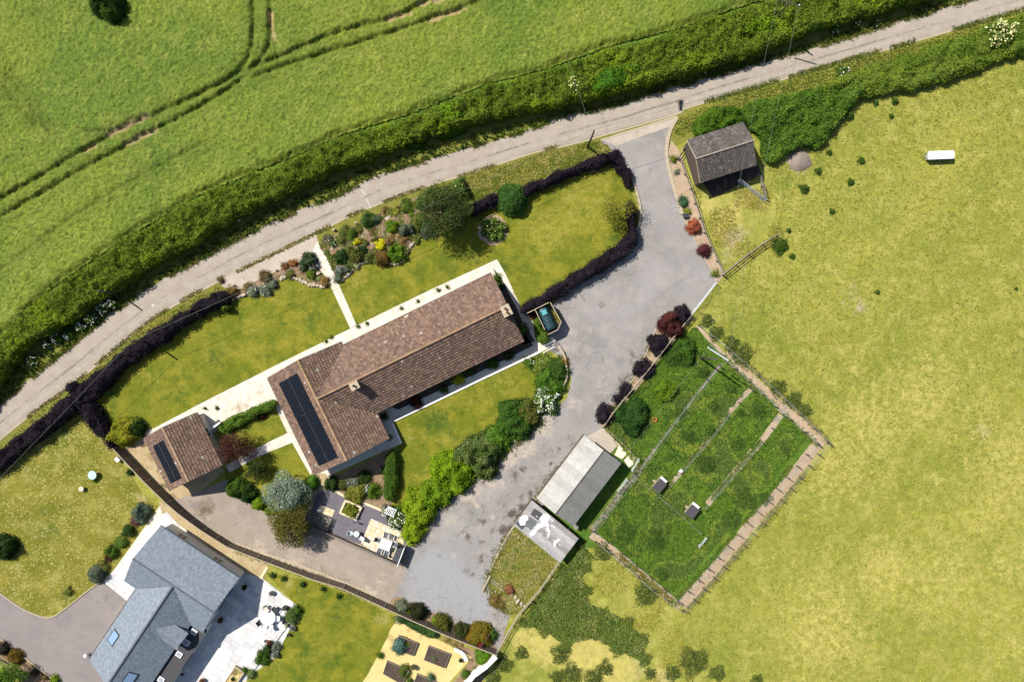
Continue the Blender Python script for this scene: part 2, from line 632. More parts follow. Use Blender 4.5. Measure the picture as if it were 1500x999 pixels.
def spot_cols(x, y, spots):
    c = np.zeros((len(x), 3))
    for (px, py, r, ch, st) in spots or []:
        p = W(px, py)
        d = np.hypot(x - p.x, y - p.y) / (r * S)
        c[:, ch] = np.maximum(c[:, ch], st * np.clip(1.25 - d, 0, 1))
    return c


def sheet(name, pts, z, mat, jit=0.0, res=1.2, spots=None, smooth=0, kind='structure', step=0.5, seed=1):
    P = np.array(pts, float)
    if smooth:
        P = catmull(P, smooth, closed=True)
    P = WP(P)
    P = resample(P, step)
    if jit:
        i = np.arange(len(P))
        nx = (vnoise(P[:, 0], P[:, 1], 0.9, seed) - 0.5) * 2 + (vnoise(P[:, 0], P[:, 1], 0.35, seed + 3) - 0.5)
        ny = (vnoise(P[:, 0] + 91, P[:, 1], 0.9, seed) - 0.5) * 2 + (vnoise(P[:, 0] + 91, P[:, 1], 0.35, seed + 3) - 0.5)
        P = P + np.stack([nx, ny], 1) * jit
    # interior points carry the wear attribute
    x0, y0 = P.min(0)
    x1, y1 = P.max(0)
    gx, gy = np.meshgrid(np.arange(x0, x1, res), np.arange(y0, y1, res))
    gx = gx.ravel() + rng.uniform(-.2, .2, gx.size) * res
    gy = gy.ravel() + rng.uniform(-.2, .2, gy.size) * res
    k = inside(gx, gy, P)
    gx, gy = gx[k], gy[k]
    if len(gx):
        k = seg_dist(gx, gy, P, True) > res * 0.35
        gx, gy = gx[k], gy[k]
    V = [Vector((p[0], p[1])) for p in P] + [Vector((a, b)) for a, b in zip(gx, gy)]
    n = len(P)
    E = [(i, (i + 1) % n) for i in range(n)]
    vo, eo, fo, *_ = delaunay_2d_cdt(V, E, [], 1, 1e-4)
    vv = np.array([[v.x, v.y, z] for v in vo])
    F = []
    for f in fo:
        a, b, c = (vv[f[0]], vv[f[1]], vv[f[2]])
        ar = (b[0] - a[0]) * (c[1] - a[1]) - (c[0] - a[0]) * (b[1] - a[1])
        F.append(tuple(f) if ar > 0 else tuple(f[::-1]))
    mb = MB()
    mb.add(vv, F, spot_cols(vv[:, 0], vv[:, 1], spots))
    o = part(name, mb, mat)
    return tag(o, kind=kind)


# ------------------------------------------------------------------ foliage
LEAFK = 1.5


def leaves(mb, pos, size, col, up=0.6, out=None, asp=0.55):
    n = len(pos)
    nr = rng.normal(size=(n, 3)) * 0.75
    nr[:, 2] += up
    if out is not None:
        nr += out
    nr /= np.linalg.norm(nr, axis=1)[:, None] + 1e-9
    t = np.cross(nr, rng.normal(size=(n, 3)))
    t /= np.linalg.norm(t, axis=1)[:, None] + 1e-9
    b = np.cross(nr, t)
    s = np.broadcast_to(np.asarray(size, float), (n,)) * rng.uniform(0.65, 1.3, n)
    t = t * (s / 2)[:, None]
    b = b * (s / 2 * asp)[:, None]
    bend = nr * (s * 0.12)[:, None]
    v = np.stack([pos - t - bend, pos - b + t * 0.15, pos + t - bend, pos + b + t * 0.15], 1).reshape(-1, 3)
    f = np.arange(4 * n).reshape(n, 4)
    mb.add(v, f, np.repeat(np.clip(col * LEAFK, 0, 0.85), 4, axis=0))


def pal_cols(x, y, pal, patch, jitter=0.22, seed=0):
    pal = np.array([np.asarray(p) for p in pal])
    n = len(x)
    k = vnoise(x, y, patch, seed) * 0.75 + vnoise(x, y, patch * 0.35, seed + 5) * 0.25
    k = np.clip((k - 0.22) / 0.56, 0, 0.999) * len(pal)
    i = np.clip(np.floor(k + rng.uniform(-0.45, 0.45, n)), 0, len(pal) - 1).astype(int)
    c = pal[i] * (1 + rng.normal(0, jitter, n))[:, None]
    c[:, 0] *= 1 + rng.normal(0, 0.07, n)
    return np.clip(c, 0.003, 0.9)


def mass(name, label, cat, pts, h, pal, leaf=0.2, dens=45, prof='box', edge=0.55, lump=0.22, patch=2.5, group=None, smooth=4, jit=0.18,
         flower=None, zk=0.7, up=0.55, grid=0.28, world_pts=None, kind=None, stemmat=None, seed=None, fray=0.0, spik=0.0):
    """a bank of foliage over an outline: leaf faces over an uneven inner body"""
    seed = int(rng.integers(1, 9999)) if seed is None else seed
    P = np.array(world_pts) if world_pts is not None else WP(catmull(pts, smooth, True) if smooth else pts, h * zk)
    P = resample(P, 0.3)
    if jit:
        P = P + np.stack([vnoise(P[:, 0], P[:, 1], 0.8, seed) - .5, vnoise(P[:, 0], P[:, 1], 0.8, seed + 1) - .5], 1) * 2 * jit
    c0 = P.mean(0)
    root = thing(name, label, cat, (c0[0], c0[1], 0), group)
    x0, y0 = P.min(0)
    x1, y1 = P.max(0)
    nx = max(4, int((x1 - x0) / grid))
    ny = max(4, int((y1 - y0) / grid))
    gx, gy = np.meshgrid(np.linspace(x0, x1, nx), np.linspace(y0, y1, ny))

    def heights(x, y):
        d = seg_dist(x, y, P, True)
        d = np.where(inside(x, y, P), d, 0)
        if prof == 'dome':
            t = np.clip(d / dmax, 0, 1)
            hh = h * (0.12 + 0.88 * np.sqrt(np.clip(1 - (1 - t) ** 2, 0, 1)))
        else:
            t = np.clip(d / edge, 0, 1)
            hh = h * (0.62 + 0.38 * np.sqrt(np.clip(1 - (1 - t) ** 2, 0, 1)))
        lm = (vnoise(x, y, 1.1, seed + 2) - .5) * 2 * lump + (vnoise(x, y, 0.5, seed + 4) - .5) * 1.5 * lump
        return hh * (1 + lm)

    d = seg_dist(gx, gy, P, True)
    ins = inside(gx, gy, P)
    dmax = max(0.2, float((d * ins).max()))
    hz = heights(gx, gy) * 0.9 - 0.03
    keep = ins & (d > 0.06)
    idx = -np.ones(gx.shape, int)
    idx[keep] = np.arange(keep.sum())
    q = keep[:-1, :-1] & keep[1:, :-1] & keep[1:, 1:] & keep[:-1, 1:]
    F = np.stack([idx[:-1, :-1][q], idx[:-1, 1:][q], idx[1:, 1:][q], idx[1:, :-1][q]], 1)
    core = MB()
    palm = np.mean([np.asarray(p) for p in pal], 0)
    if len(F):
        core.add(np.stack([gx[keep], gy[keep], hz[keep]], 1), F, palm * 1.1)
    Pi = c0 + (P - c0) * (1 - 0.10 / max(0.3, dmax)) if prof == 'dome' else P
    n = len(Pi)
    hs = heights(*(c0 + (P - c0) * 0.97).T) * 0.8
    tg = np.roll(P, -1, 0) - np.roll(P, 1, 0)
    tg /= np.linalg.norm(tg, axis=1)[:, None] + 1e-9
    sgn = 1 if np.sum(P[:, 0] * np.roll(P[:, 1], -1) - np.roll(P[:, 0], -1) * P[:, 1]) > 0 else -1
    Pin = Pi + np.stack([-tg[:, 1], tg[:, 0]], 1) * sgn * min(0.42, dmax * .8)
    hi_ = np.maximum(heights(Pin[:, 0], Pin[:, 1]) * .86, .03)
    core.add(np.concatenate([np.c_[Pi, np.zeros(n)], np.c_[Pi, hs], np.c_[Pin, hi_]]), np.array([(i, (i + 1) % n, n + (i + 1) % n, n + i) for i in range(n)] + [(n + i, n + (i + 1) % n, 2 * n + (i + 1) % n, 2 * n + i) for i in range(n)]), palm * 1.1)
    part('inner_foliage', core, M['leaf'], root)
    # leaves over the top
    area = float(ins.mean() * (x1 - x0) * (y1 - y0))
    m = int(area * dens / max(0.05, ins.mean()))
    lx = rng.uniform(x0 - fray, x1 + fray, m)
    ly = rng.uniform(y0 - fray, y1 + fray, m)
    k = inside(lx, ly, P)
    lx, ly = lx[k], ly[k]
    lz = heights(lx, ly) + rng.normal(0, 0.05 + 0.05 * h * lump, len(lx)) + np.abs(rng.normal(0, spik, len(lx)))
    # leaves down the sides
    Lp = np.linalg.norm(np.roll(P, -1, 0) - P, axis=1)
    ms = int(Lp.sum() * h * 0.75 * dens * 0.8)
    ii = rng.choice(len(P), ms, p=Lp / Lp.sum())
    t = rng.uniform(0, 1, ms)[:, None]
    sp = P[ii] * (1 - t) + np.roll(P, -1, 0)[ii] * t
    sp = sp + rng.normal(0, 0.09 + fray * 0.5, sp.shape)
    sh = h * (0.75 if prof == 'box' else 0.35)
    sz = rng.uniform(0.02, 1, ms) ** 0.8 * sh
    X = np.concatenate([lx, sp[:, 0]])
    Y = np.concatenate([ly, sp[:, 1]])
    Z = np.maximum(0.03, np.concatenate([lz, sz]))
    mb = MB()
    leaves(mb, np.stack([X, Y, Z], 1), leaf, pal_cols(X, Y, pal, patch, seed=seed), up)
    part('foliage', mb, M['leaf'], root)
    if flower is not None:
        fc, fd, fs = flower[:3]
        fm = int(area * fd)
        if fm > 0:
            fx = rng.uniform(x0, x1, fm * 3)
            fy = rng.uniform(y0, y1, fm * 3)
            k = inside(fx, fy, P) & (vnoise(fx, fy, 0.8, seed + 9) > (flower[3] if len(flower) > 3 else 0.3))
            fx, fy = fx[k][:fm], fy[k][:fm]
            if len(fx):
                fb = MB()
                fz = heights(fx, fy) + 0.08
                fcol = np.array(fc)[None, :] * rng.uniform(0.8, 1.1, len(fx))[:, None]
                leaves(fb, np.stack([fx, fy, fz], 1), fs, fcol, 1.5, asp=0.95)
                part('blossom', fb, M['leaf'], root)
    return root


def circle(px, py, r, wob=0.12, n=14, sq=1.0, ang=0.0):
    a = np.linspace(0, 2 * math.pi, n, endpoint=False)
    rr = r * (1 + rng.uniform(-wob, wob, n))
    x = rr * np.cos(a)
    y = rr * np.sin(a) * sq
    co, si = math.cos(ang), math.sin(ang)
    return [(px + x[i] * co - y[i] * si, py + x[i] * si + y[i] * co) for i in range(n)]


def shrub(name, label, px, py, r, h, pal, cat='shrub', group=None, leaf=None, dens=130, flower=None, wob=0.2, sq=1.0, ang=0.0, up=0.5, lump=0.16, fray=0.05, spik=0.03):
    leaf = leaf or (0.13 if r < 10 else 0.17)
    return mass(name, label, cat, circle(px, py, r * 1.06, wob, sq=sq, ang=ang), h, pal, leaf, dens, 'dome', lump=lump * 1.5, patch=max(0.4, r * S * 0.7), group=group, smooth=2, jit=0.05,
                flower=flower, zk=0.5, up=up, grid=max(0.1, min(0.25, r * S / 5)), fray=fray, spik=spik)


def tree(name, label, px, py, r, h, pal, nleaf=5000, leaf=0.22, nclump=34, base=0.28, sq=1.0, ang=0.0, group=None, flat=1.0, trunk_r=0.16, up=0.5, sparse=0.0, cat='tree', flower=None, droop=0.0, csize=0.34):
    zc = h * (0.5 + base / 2)
    p = W(px, py, zc)
    root = thing(name, label, cat, (p.x, p.y, 0), group)
    rm = r * S * 0.95
    rz = h * (1 - base) / 2 * flat
    ncl = nclump
    th = rng.uniform(0, 2 * math.pi, ncl)
    cz = rng.uniform(-0.75, 0.95, ncl)
    rad = np.sqrt(np.clip(1 - cz ** 2, 0, 1)) * rng.uniform(0.35, 0.82, ncl)
    co, si = math.cos(-ang), math.sin(-ang)
    ex = np.cos(th) * rad * rm
    ey = np.sin(th) * rad * rm * sq
    cx = p.x + ex * co - ey * si
    cy = p.y + ex * si + ey * co
    czz = zc + cz * rz * 0.72
    cl = np.stack([cx, cy, czz], 1)
    tr = MB()
    wob = rng.uniform(-0.08, 0.08, (4, 2))
    top = h * base + rz * 0.9
    tp = [(p.x + wob[i][0] * i, p.y + wob[i][1] * i, top * i / 3) for i in range(4)]
    tr.tube(tp, [trunk_r * 1.35, trunk_r, trunk_r * 0.8, trunk_r * 0.5], 8)
    part('trunk', tr, M['bark'], root, True)
    lm = MB()
    for i in range(0, ncl, 2):
        s0 = np.array(tp[1]) + (np.array(tp[3]) - np.array(tp[1])) * rng.uniform(0.1, 1)
        mid = (s0 + cl[i]) / 2 + np.array([0, 0, 0.12 * rm])
        lm.tube([s0, mid, cl[i]], [trunk_r * 0.42, trunk_r * 0.28, trunk_r * 0.1], 5)
    part('limbs', lm, M['bark'], root, True)
    ci = rng.integers(0, ncl, nleaf)
    csz = rng.uniform(0.75, 1.3, ncl) * csize
    d = rng.normal(size=(nleaf, 3))
    d /= np.linalg.norm(d, axis=1)[:, None]
    rr = rng.uniform(0.15 + 0.35 * (1 - sparse), 1, nleaf) ** 0.6
    pos = cl[ci] + d * (csz[ci] * rr)[:, None] * np.array([rm, rm, rz * 0.9])
    pos[:, 2] -= droop * np.hypot(pos[:, 0] - p.x, pos[:, 1] - p.y)
    pos[:, 2] = np.maximum(pos[:, 2], 0.15)
    pc = np.array([np.asarray(q) for q in pal])
    base_i = rng.integers(0, len(pc), ncl)
    col = pc[np.where(rng.uniform(size=nleaf) < 0.6, base_i[ci], rng.integers(0, len(pc), nleaf))] * (1 + rng.normal(0, 0.2, nleaf))[:, None]
    mb = MB()
    leaves(mb, pos, leaf, col, up, out=d * 0.6)
    part('crown', mb, M['leaf'], root)
    if flower is not None:
        fc, fn_, fs = flower
        sel = rng.choice(nleaf, min(fn_, nleaf), replace=False)
        sel = sel[pos[sel, 2] > zc]
        fb = MB()
        leaves(fb, pos[sel] + np.array([0, 0, 0.08]), fs, np.array(fc)[None, :] * rng.uniform(0.8, 1.1, len(sel))[:, None], 1.6, asp=0.9)
        part('blossom', fb, M['leaf'], root)
    return root


def weed(name, label, px, py, r, h, pal, cat='weeds', group=None, nb=None, wob=.3):
    """a loose open weed clump: bent blades and leaves thinning out to its rim"""
    p = W(px, py)
    root = thing(name, label, cat, (p.x, p.y, 0), group)
    rm = r * S
    n = nb or int(520 * rm * rm + 60)
    a = rng.uniform(0, 2 * math.pi, n)
    lobes = 1 + wob * np.sin(a * 3 + rng.uniform(0, 6)) * .6 + wob * np.sin(a * 5 + rng.uniform(0, 6)) * .5
    q = np.sqrt(rng.uniform(0, 1, n)) * lobes * rng.uniform(.75, 1.15, n)
    x = p.x + np.cos(a) * q * rm
    y = p.y + np.sin(a) * q * rm
    top = h * np.clip(1.1 - .75 * q, .25, 1) * rng.uniform(.45, 1.15, n)
    pc = np.array([np.asarray(k) for k in pal])
    col = pc[rng.integers(0, len(pc), n)] * rng.uniform(.65, 1.3, n)[:, None]
    mb = MB()
    leaves(mb, np.stack([x, y, np.maximum(.03, top)], 1), .2, col, .5, asp=.4)
    part('foliage', mb, M['leaf'], root)
    st = MB()
    k = min(n, 40)
    for i in range(k):
        st.tube([(p.x + (x[i] - p.x) * .5, p.y + (y[i] - p.y) * .5, 0), (x[i], y[i], max(.05, top[i]))], [.014, .006], 4, col[i])
    part('stems', st, M['leaf'], root)
    return root


def tufts(name, label, cat, pts, n, hgt, pal, patch=2.0, lean=0.5, width=0.05, smooth=0, hole=None, zbase=0.0, clump=None, blades=5, world_pts=None):
    """rough grass: bunches of bent blades"""
    P = WP(catmull(pts, smooth, True) if smooth else pts)
    x0, y0 = P.min(0)
    x1, y1 = P.max(0)
    x = rng.uniform(x0, x1, n * 3)
    y = rng.uniform(y0, y1, n * 3)
    k = inside(x, y, P)
    if clump is not None:
        k &= vnoise(x, y, clump[0], 77) + rng.uniform(-.15, .15, len(x)) > clump[1]
    for hpts in hole or []:
        k &= ~inside(x, y, WP(hpts))
    x, y = x[k][:n], y[k][:n]
    m = len(x)
    X = np.repeat(x, blades) + rng.normal(0, 0.06, m * blades)
    Y = np.repeat(y, blades) + rng.normal(0, 0.06, m * blades)
    hh = hgt * rng.uniform(0.5, 1.25, m * blades)
    a = rng.uniform(0, 2 * math.pi, m * blades)
    l = rng.uniform(0.2, 1.0, m * blades) * lean * hh
    dx, dy = np.cos(a), np.sin(a)
    wx, wy = -dy * width, dx * width
    b0 = np.stack([X - wx, Y - wy, np.full_like(X, zbase)], 1)
    b1 = np.stack([X + wx, Y + wy, np.full_like(X, zbase)], 1)
    m1 = np.stack([X + dx * l * 0.45 + wx, Y + dy * l * 0.45 + wy, zbase + hh * 0.7], 1)
    m0 = np.stack([X + dx * l * 0.45 - wx, Y + dy * l * 0.45 - wy, zbase + hh * 0.7], 1)
    tp = np.stack([X + dx * l * 1.2, Y + dy * l * 1.2, zbase + hh], 1)
    v = np.stack([b0, b1, m1, m0, tp], 1).reshape(-1, 3)
    base = np.arange(m * blades)[:, None] * 5
    mb = MB()
    col = np.repeat(pal_cols(X, Y, pal, patch, 0.22) * 1.45, 5, axis=0)
    mb.add(v, base + np.array([[0, 1, 2, 3]]), col)
    mb.f.append(base + np.array([[3, 2, 4]]))
    o = part(name, mb, M['leaf'])
    return tag(o, label, cat, None, 'stuff')


def fringe(name, label, cat, pts, n, spread, hgt, pal, smooth=5, zpx=0.0, blades=4, width=.04):
    """ragged grass and weeds along an edge"""
    P = WP(catmull(pts, smooth) if smooth else np.array(pts, float), zpx)
    L = np.concatenate([[0], np.cumsum(np.linalg.norm(np.diff(P, axis=0), axis=1))])
    t = rng.uniform(0, L[-1], n * 2)
    k = vnoise(t, t * 0, 1.6, 12) > .36
    t = t[k][:n]
    x = np.interp(t, L, P[:, 0]) + rng.normal(0, spread, len(t))
    y = np.interp(t, L, P[:, 1]) + rng.normal(0, spread, len(t))
    m = len(t)
    X = np.repeat(x, blades) + rng.normal(0, .05, m * blades)
    Y = np.repeat(y, blades) + rng.normal(0, .05, m * blades)
    h = hgt * rng.uniform(.4, 1.2, m * blades)
    a = rng.uniform(0, 2 * math.pi, m * blades)
    dx, dy = np.cos(a), np.sin(a)
    z0 = .02
    b0 = np.stack([X - dy * -width, Y - dx * width, np.full_like(X, z0)], 1)
    b1 = np.stack([X + dy * -width, Y + dx * width, np.full_like(X, z0)], 1)
    tp = np.stack([X + dx * h * .9, Y + dy * h * .9, z0 + h], 1)
    v = np.stack([b0, b1, tp], 1).reshape(-1, 3)
    mb = MB()
    mb.add(v, np.arange(len(v)).reshape(-1, 3), np.repeat(pal_cols(X, Y, pal, .8, .25) * 1.45, 3, axis=0))
    return tag(part(name, mb, M['leaf']), label, cat, None, 'stuff')


def litter(name, label, pts, n, spread, pal, size=.1, z=.03):
    """loose stones, chips and dead leaves lying along a line"""
    P = WP(catmull(pts, 5))
    L = np.concatenate([[0], np.cumsum(np.linalg.norm(np.diff(P, axis=0), axis=1))])
    t = rng.uniform(0, L[-1], n)
    x = np.interp(t, L, P[:, 0]) + rng.normal(0, spread, n)
    y = np.interp(t, L, P[:, 1]) + rng.normal(0, spread, n)
    mb = MB()
    pc = np.array([np.asarray(k) for k in pal]) / LEAFK
    leaves(mb, np.stack([x, y, np.full(n, z) + rng.uniform(0, .03, n)], 1), size, pc[rng.integers(0, len(pc), n)] * rng.uniform(.7, 1.2, n)[:, None], 3.0, asp=.8)
    return tag(part(name, mb, M['leaf']), label, 'debris', None, 'stuff')

# ================================================================== THE SETTING
# ---- ground: one sheet to the horizon, fine where the camera looks
def ground():
    fx = np.arange(-76, 76.1, 0.8)
    fy = np.arange(-56, 56.1, 0.8)
    ex = np.array([100, 150, 250, 500, 1000, 2500.])
    gx = np.concatenate([-ex[::-1], fx, ex])
    gy = np.concatenate([-ex[::-1], fy, ex])
    X, Y = np.meshgrid(gx, gy)
    ny, nx = X.shape
    i = np.arange(nx * ny).reshape(ny, nx)
    F = np.stack([i[:-1, :-1], i[:-1, 1:], i[1:, 1:], i[1:, :-1]], -1).reshape(-1, 4)
    sp = [(1065, 320, 30, 2, .9), (1075, 345, 26, 0, .75), (1068, 372, 22, 0, .5), (1130, 300, 30, 2, .5), (1080, 295, 24, 2, .7), (1250, 435, 40, 0, .42), (1262, 450, 14, 0, .7),
          (1440, 632, 22, 0, .55), (1470, 550, 16, 0, .4), (1395, 605, 20, 0, .35), (1000, 320, 30, 2, .6), (1040, 300, 30, 2, .7),
          (870, 950, 60, 2, 1.1), (800, 945, 40, 2, 1.0), (900, 975, 50, 2, 1.0), (880, 965, 34, 0, .75), (920, 985, 30, 0, .6), (960, 990, 40, 2, .6),
          (1100, 420, 60, 1, .35), (1130, 450, 40, 1, .4), (1080, 470, 30, 1, .5), (1180, 640, 60, 1, .3), (1140, 700, 30, 1, .3),
          (1250, 130, 90, 1, .4), (1340, 190, 120, 1, .32), (1200, 330, 140, 1, .34), (1320, 300, 120, 1, .26), (1150, 480, 90, 1, .36), (1240, 560, 110, 1, .26), (1420, 150, 60, 1, .34), (1320, 150, 40, 1, .3), (1200, 240, 50, 1, .45), (1240, 290, 60, 1, .35), (1150, 270, 40, 1, .5),
          (880, 830, 40, 1, .35), (860, 900, 40, 1, .5), (1400, 760, 80, 1, .16), (1250, 820, 90, 1, .16), (1340, 400, 100, 1, .14), (1000, 940, 50, 1, .3), (1170, 236, 26, 0, .8)]
    sp += scatter_spots(1060, 80, 1500, 999, 70, 14, 60, 1, .12, .36) + scatter_spots(1150, 350, 1500, 999, 60, 10, 60, 2, .15, .5) + scatter_spots(1100, 250, 1500, 999, 14, 6, 18, 0, .2, .45)
    sp += scatter_spots(1200, 560, 1500, 999, 16, 60, 130, 2, .4, .6)
    sp += streak(1000, 915, 1230, 660, 5, 2, .55, 40, .3) + streak(1060, 842, 1160, 722, 3, 0, .5, 26, .3) + streak(1070, 930, 1500, 560, 10, 2, .35, 40) + streak(850, 930, 960, 980, 26, 0, .7, 8) + streak(780, 940, 900, 985, 24, 2, 1.1, 8)
    mb = MB()
    mb.add(np.stack([X.ravel(), Y.ravel(), np.zeros(X.size)], 1), F, spot_cols(X.ravel(), Y.ravel(), sp))
    tag(part('ground', mb, M['meadow']), kind='structure')


ground()
HB_UP = [(-60, 545), (0, 488), (67, 426), (133, 380), (217, 330), (290, 287), (390, 246), (500, 198), (600, 168), (717, 120), (800, 100), (893, 66), (1000, 40), (1083, 10), (1133, -4), (1340, -80)]
HB_LO = [(-60, 622), (0, 552), (33, 510), (93, 477), (167, 426), (233, 385), (300, 349), (400, 292), (500, 248), (567, 222), (633, 198), (767, 166), (900, 137), (1000, 110), (1100, 82), (1267, 24), (1400, -22)]

ROAD_N = [(-90, 665), (-40, 625), (0, 591), (100, 510), (167, 456), (233, 413), (300, 376), (377, 336), (440, 308), (500, 284), (567, 252), (667, 223), (767, 193), (833, 170), (900, 155), (950, 138), (1000, 125), (1100, 95), (1200, 68), (1300, 37), (1400, 7), (1500, -22), (1600, -50)]
ROAD_S = [(-90, 718), (-40, 677), (0, 643), (50, 603), (110, 560), (187, 495), (240, 456), (317, 413), (367, 386), (460, 343), (500, 322), (543, 303), (633, 270), (700, 250), (783, 223), (833, 212), (880, 199), (993, 166), (1000, 160), (1100, 130), (1200, 100), (1300, 72), (1400, 43), (1500, 14), (1600, -15)]


def road():
    a = catmull(ROAD_N, 10)
    b = catmull(ROAD_S, 10)

    def even(P, n):
        L = np.concatenate([[0], np.cumsum(np.linalg.norm(np.diff(P, axis=0), axis=1))])
        t = np.linspace(0, L[-1], n)
        return np.stack([np.interp(t, L, P[:, 0]), np.interp(t, L, P[:, 1])], 1)
    n = 260
    a, b = even(a, n), even(b, n)
    a, b = WP(a), WP(b)
    m = 17
    V = []
    Cc = []
    for i in range(n):
        ja = (vnoise(a[i:i + 1, 0], a[i:i + 1, 1], 1.2, 3)[0] - .5) * 0.10
        jb = (vnoise(b[i:i + 1, 0], b[i:i + 1, 1], 1.2, 4)[0] - .5) * 0.08
        for k in range(m):
            t = -ja * (k == 0) + k / (m - 1) + jb * (k == m - 1)
            p = a[i] * (1 - t) + b[i] * t
            V.append((p[0], p[1], 0.020 + 0.05 * (1 - (2 * k / (m - 1) - 1) ** 2)))
            u = k / (m - 1)
            nn = vnoise(p[0:1], p[1:2], 4.0, 8)[0]
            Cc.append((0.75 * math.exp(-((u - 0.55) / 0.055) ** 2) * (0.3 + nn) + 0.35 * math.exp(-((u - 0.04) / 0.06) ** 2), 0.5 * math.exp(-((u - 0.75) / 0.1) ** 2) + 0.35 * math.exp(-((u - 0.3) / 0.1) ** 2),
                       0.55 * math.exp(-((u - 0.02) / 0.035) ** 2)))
    i = np.arange(n * m).reshape(n, m)
    F = np.stack([i[:-1, :-1], i[1:, :-1], i[1:, 1:], i[:-1, 1:]], -1).reshape(-1, 4)
    mb = MB()
    mb.add(V, F, np.array(Cc))
    tag(part('road', mb, M['road'], smooth=True), kind='structure')
    ed = MB()   # pale dusty strip of kerb stone along the lawn side
    Pn = b
    d = np.gradient(Pn, axis=0)
    d /= np.linalg.norm(d, axis=1)[:, None]
    nr = np.stack([d[:, 1], -d[:, 0]], 1)
    q = [(*(Pn[k] + nr[k] * s_), z_) for k in range(n) for s_, z_ in ((-0.02, 0.030), (0.16, 0.028), (0.18, 0.0))]
    i = np.arange(n * 3).reshape(n, 3)
    F = np.stack([i[:-1, :-1], i[1:, :-1], i[1:, 1:], i[:-1, 1:]], -1).reshape(-1, 4)
    ed.add(q, F)
    tag(part('road_edge', ed, M['kerb']), kind='structure')


road()
# painted seam across the lane and a pale patch
M['paint'] = plain('worn_paint', C(232, 226, 216), 0.8, 0.12, 5)
for (p, q) in (((528, 276), (536, 287)), ((537, 292), (544, 306))):
    a_, b_ = W(*p), W(*q)
    m_ = MB()
    m_.bar((a_.x, a_.y, 0.078), (b_.x, b_.y, 0.066), 0.16, 0.006)
    tag(part('road_marking', m_, M['paint']), kind='structure')
sheet('road_patch', circle(225, 447, 2.6, .2, 9), 0.078, M['paint'], jit=0.05, res=0.5, step=.15)

# ---- verges, lawns, beds (sheets laid one above another)
sheet('grass_verge', [(-90, 640), (0, 548), (93, 470), (167, 420), (233, 378), (300, 340), (400, 285), (500, 240), (633, 193), (767, 160), (900, 133), (1000, 104), (1100, 76), (1267, 22), (1420, -30), (1600, -90),
                      (1600, 30), (1500, 75), (1300, 135), (1180, 170), (1090, 180), (1010, 205), (992, 215), (890, 232), (790, 270), (690, 312), (640, 290), (466, 362), (330, 442), (112, 602), (-90, 760)], 0.004, M['verge'], jit=0.12)
sheet('front_lawn', [(128, 588), (200, 530), (260, 488), (335, 437), (380, 412), (466, 396), (500, 405), (540, 385), (612, 352), (640, 330), (690, 308), (790, 262), (900, 232), (925, 280), (936, 330), (925, 362), (864, 402), (785, 450), (760, 470), (560, 520), (292, 640), (190, 660), (165, 640), (143, 612)],
      0.010, M['lawn'], jit=0.04, spots=[(320, 520, 40, 1, .45), (220, 555, 40, 0, .35), (200, 600, 30, 1, .4), (455, 470, 40, 1, .5), (540, 430, 30, 0, .35), (580, 420, 30, 1, .5), (690, 375, 30, 1, .6), (735, 395, 24, 1, .7), (860, 300, 70, 2, .55), (800, 340, 60, 2, .6),
                                         (880, 270, 40, 2, .5), (400, 440, 30, 2, .4), (270, 480, 30, 0, .4), (655, 380, 40, 1, .5), (770, 400, 22, 1, .6), (900, 352, 14, 1, .8)] + scatter_spots(140, 410, 520, 640, 34, 8, 30, 1, .25, .6) + scatter_spots(140, 410, 520, 640, 30, 8, 26, 2, .3, .6) + scatter_spots(500, 250, 930, 460, 34, 8, 30, 1, .2, .5) + scatter_spots(500, 250, 930, 460, 34, 8, 30, 2, .3, .7) + scatter_spots(500, 250, 930, 460, 12, 5, 12, 0, .3, .5))
sheet('back_lawn', [(575, 616), (790, 515), (812, 545), (800, 590), (745, 640), (690, 690), (640, 735), (600, 770), (570, 745), (575, 690), (582, 660)], 0.010, M['lawn'], jit=0.04,
      spots=[(640, 620, 34, 1, .75), (620, 655, 24, 1, .5), (665, 640, 20, 1, .6), (600, 690, 24, 1, .5), (600, 640, 24, 0, .45), (660, 665, 24, 0, .35), (640, 690, 20, 0, .4), (740, 560, 40, 2, .5), (690, 570, 24, 1, .4), (645, 580, 20, 1, .4)] + scatter_spots(575, 510, 800, 740, 30, 7, 22, 2, .3, .7) + scatter_spots(575, 510, 800, 740, 24, 7, 22, 1, .3, .6))
sheet('side_lawn', [(345, 625), (408, 596), (432, 640), (462, 702), (455, 735), (400, 745), (345, 735), (330, 700), (330, 640)], 0.010, M['lawn'], jit=0.03,
      spots=[(408, 622, 9, 0, .7), (385, 690, 30, 2, .4), (360, 620, 20, 1, .5)])
sheet('neighbour_lawn', [(-60, 740), (112, 600), (165, 655), (212, 727), (232, 742), (215, 765), (168, 835), (150, 850), (96, 889), (80, 900), (62, 902), (30, 889), (0, 868), (-60, 830)], 0.010, M['daisy_lawn'], jit=0.03,
      spots=[(85, 640, 40, 1, .5), (45, 690, 26, 1, .5), (40, 690, 10, 0, .7), (45, 715, 9, 0, .6), (60, 780, 24, 0, .4), (130, 690, 40, 1, .35), (30, 760, 40, 1, .3), (95, 875, 30, 1, .5), (140, 740, 40, 2, .5), (210, 728, 14, 0, .9)] + scatter_spots(0, 610, 210, 890, 40, 6, 26, 1, .2, .6) + scatter_spots(0, 610, 210, 890, 40, 6, 24, 2, .2, .7) + scatter_spots(0, 610, 210, 890, 14, 4, 12, 0, .3, .7))
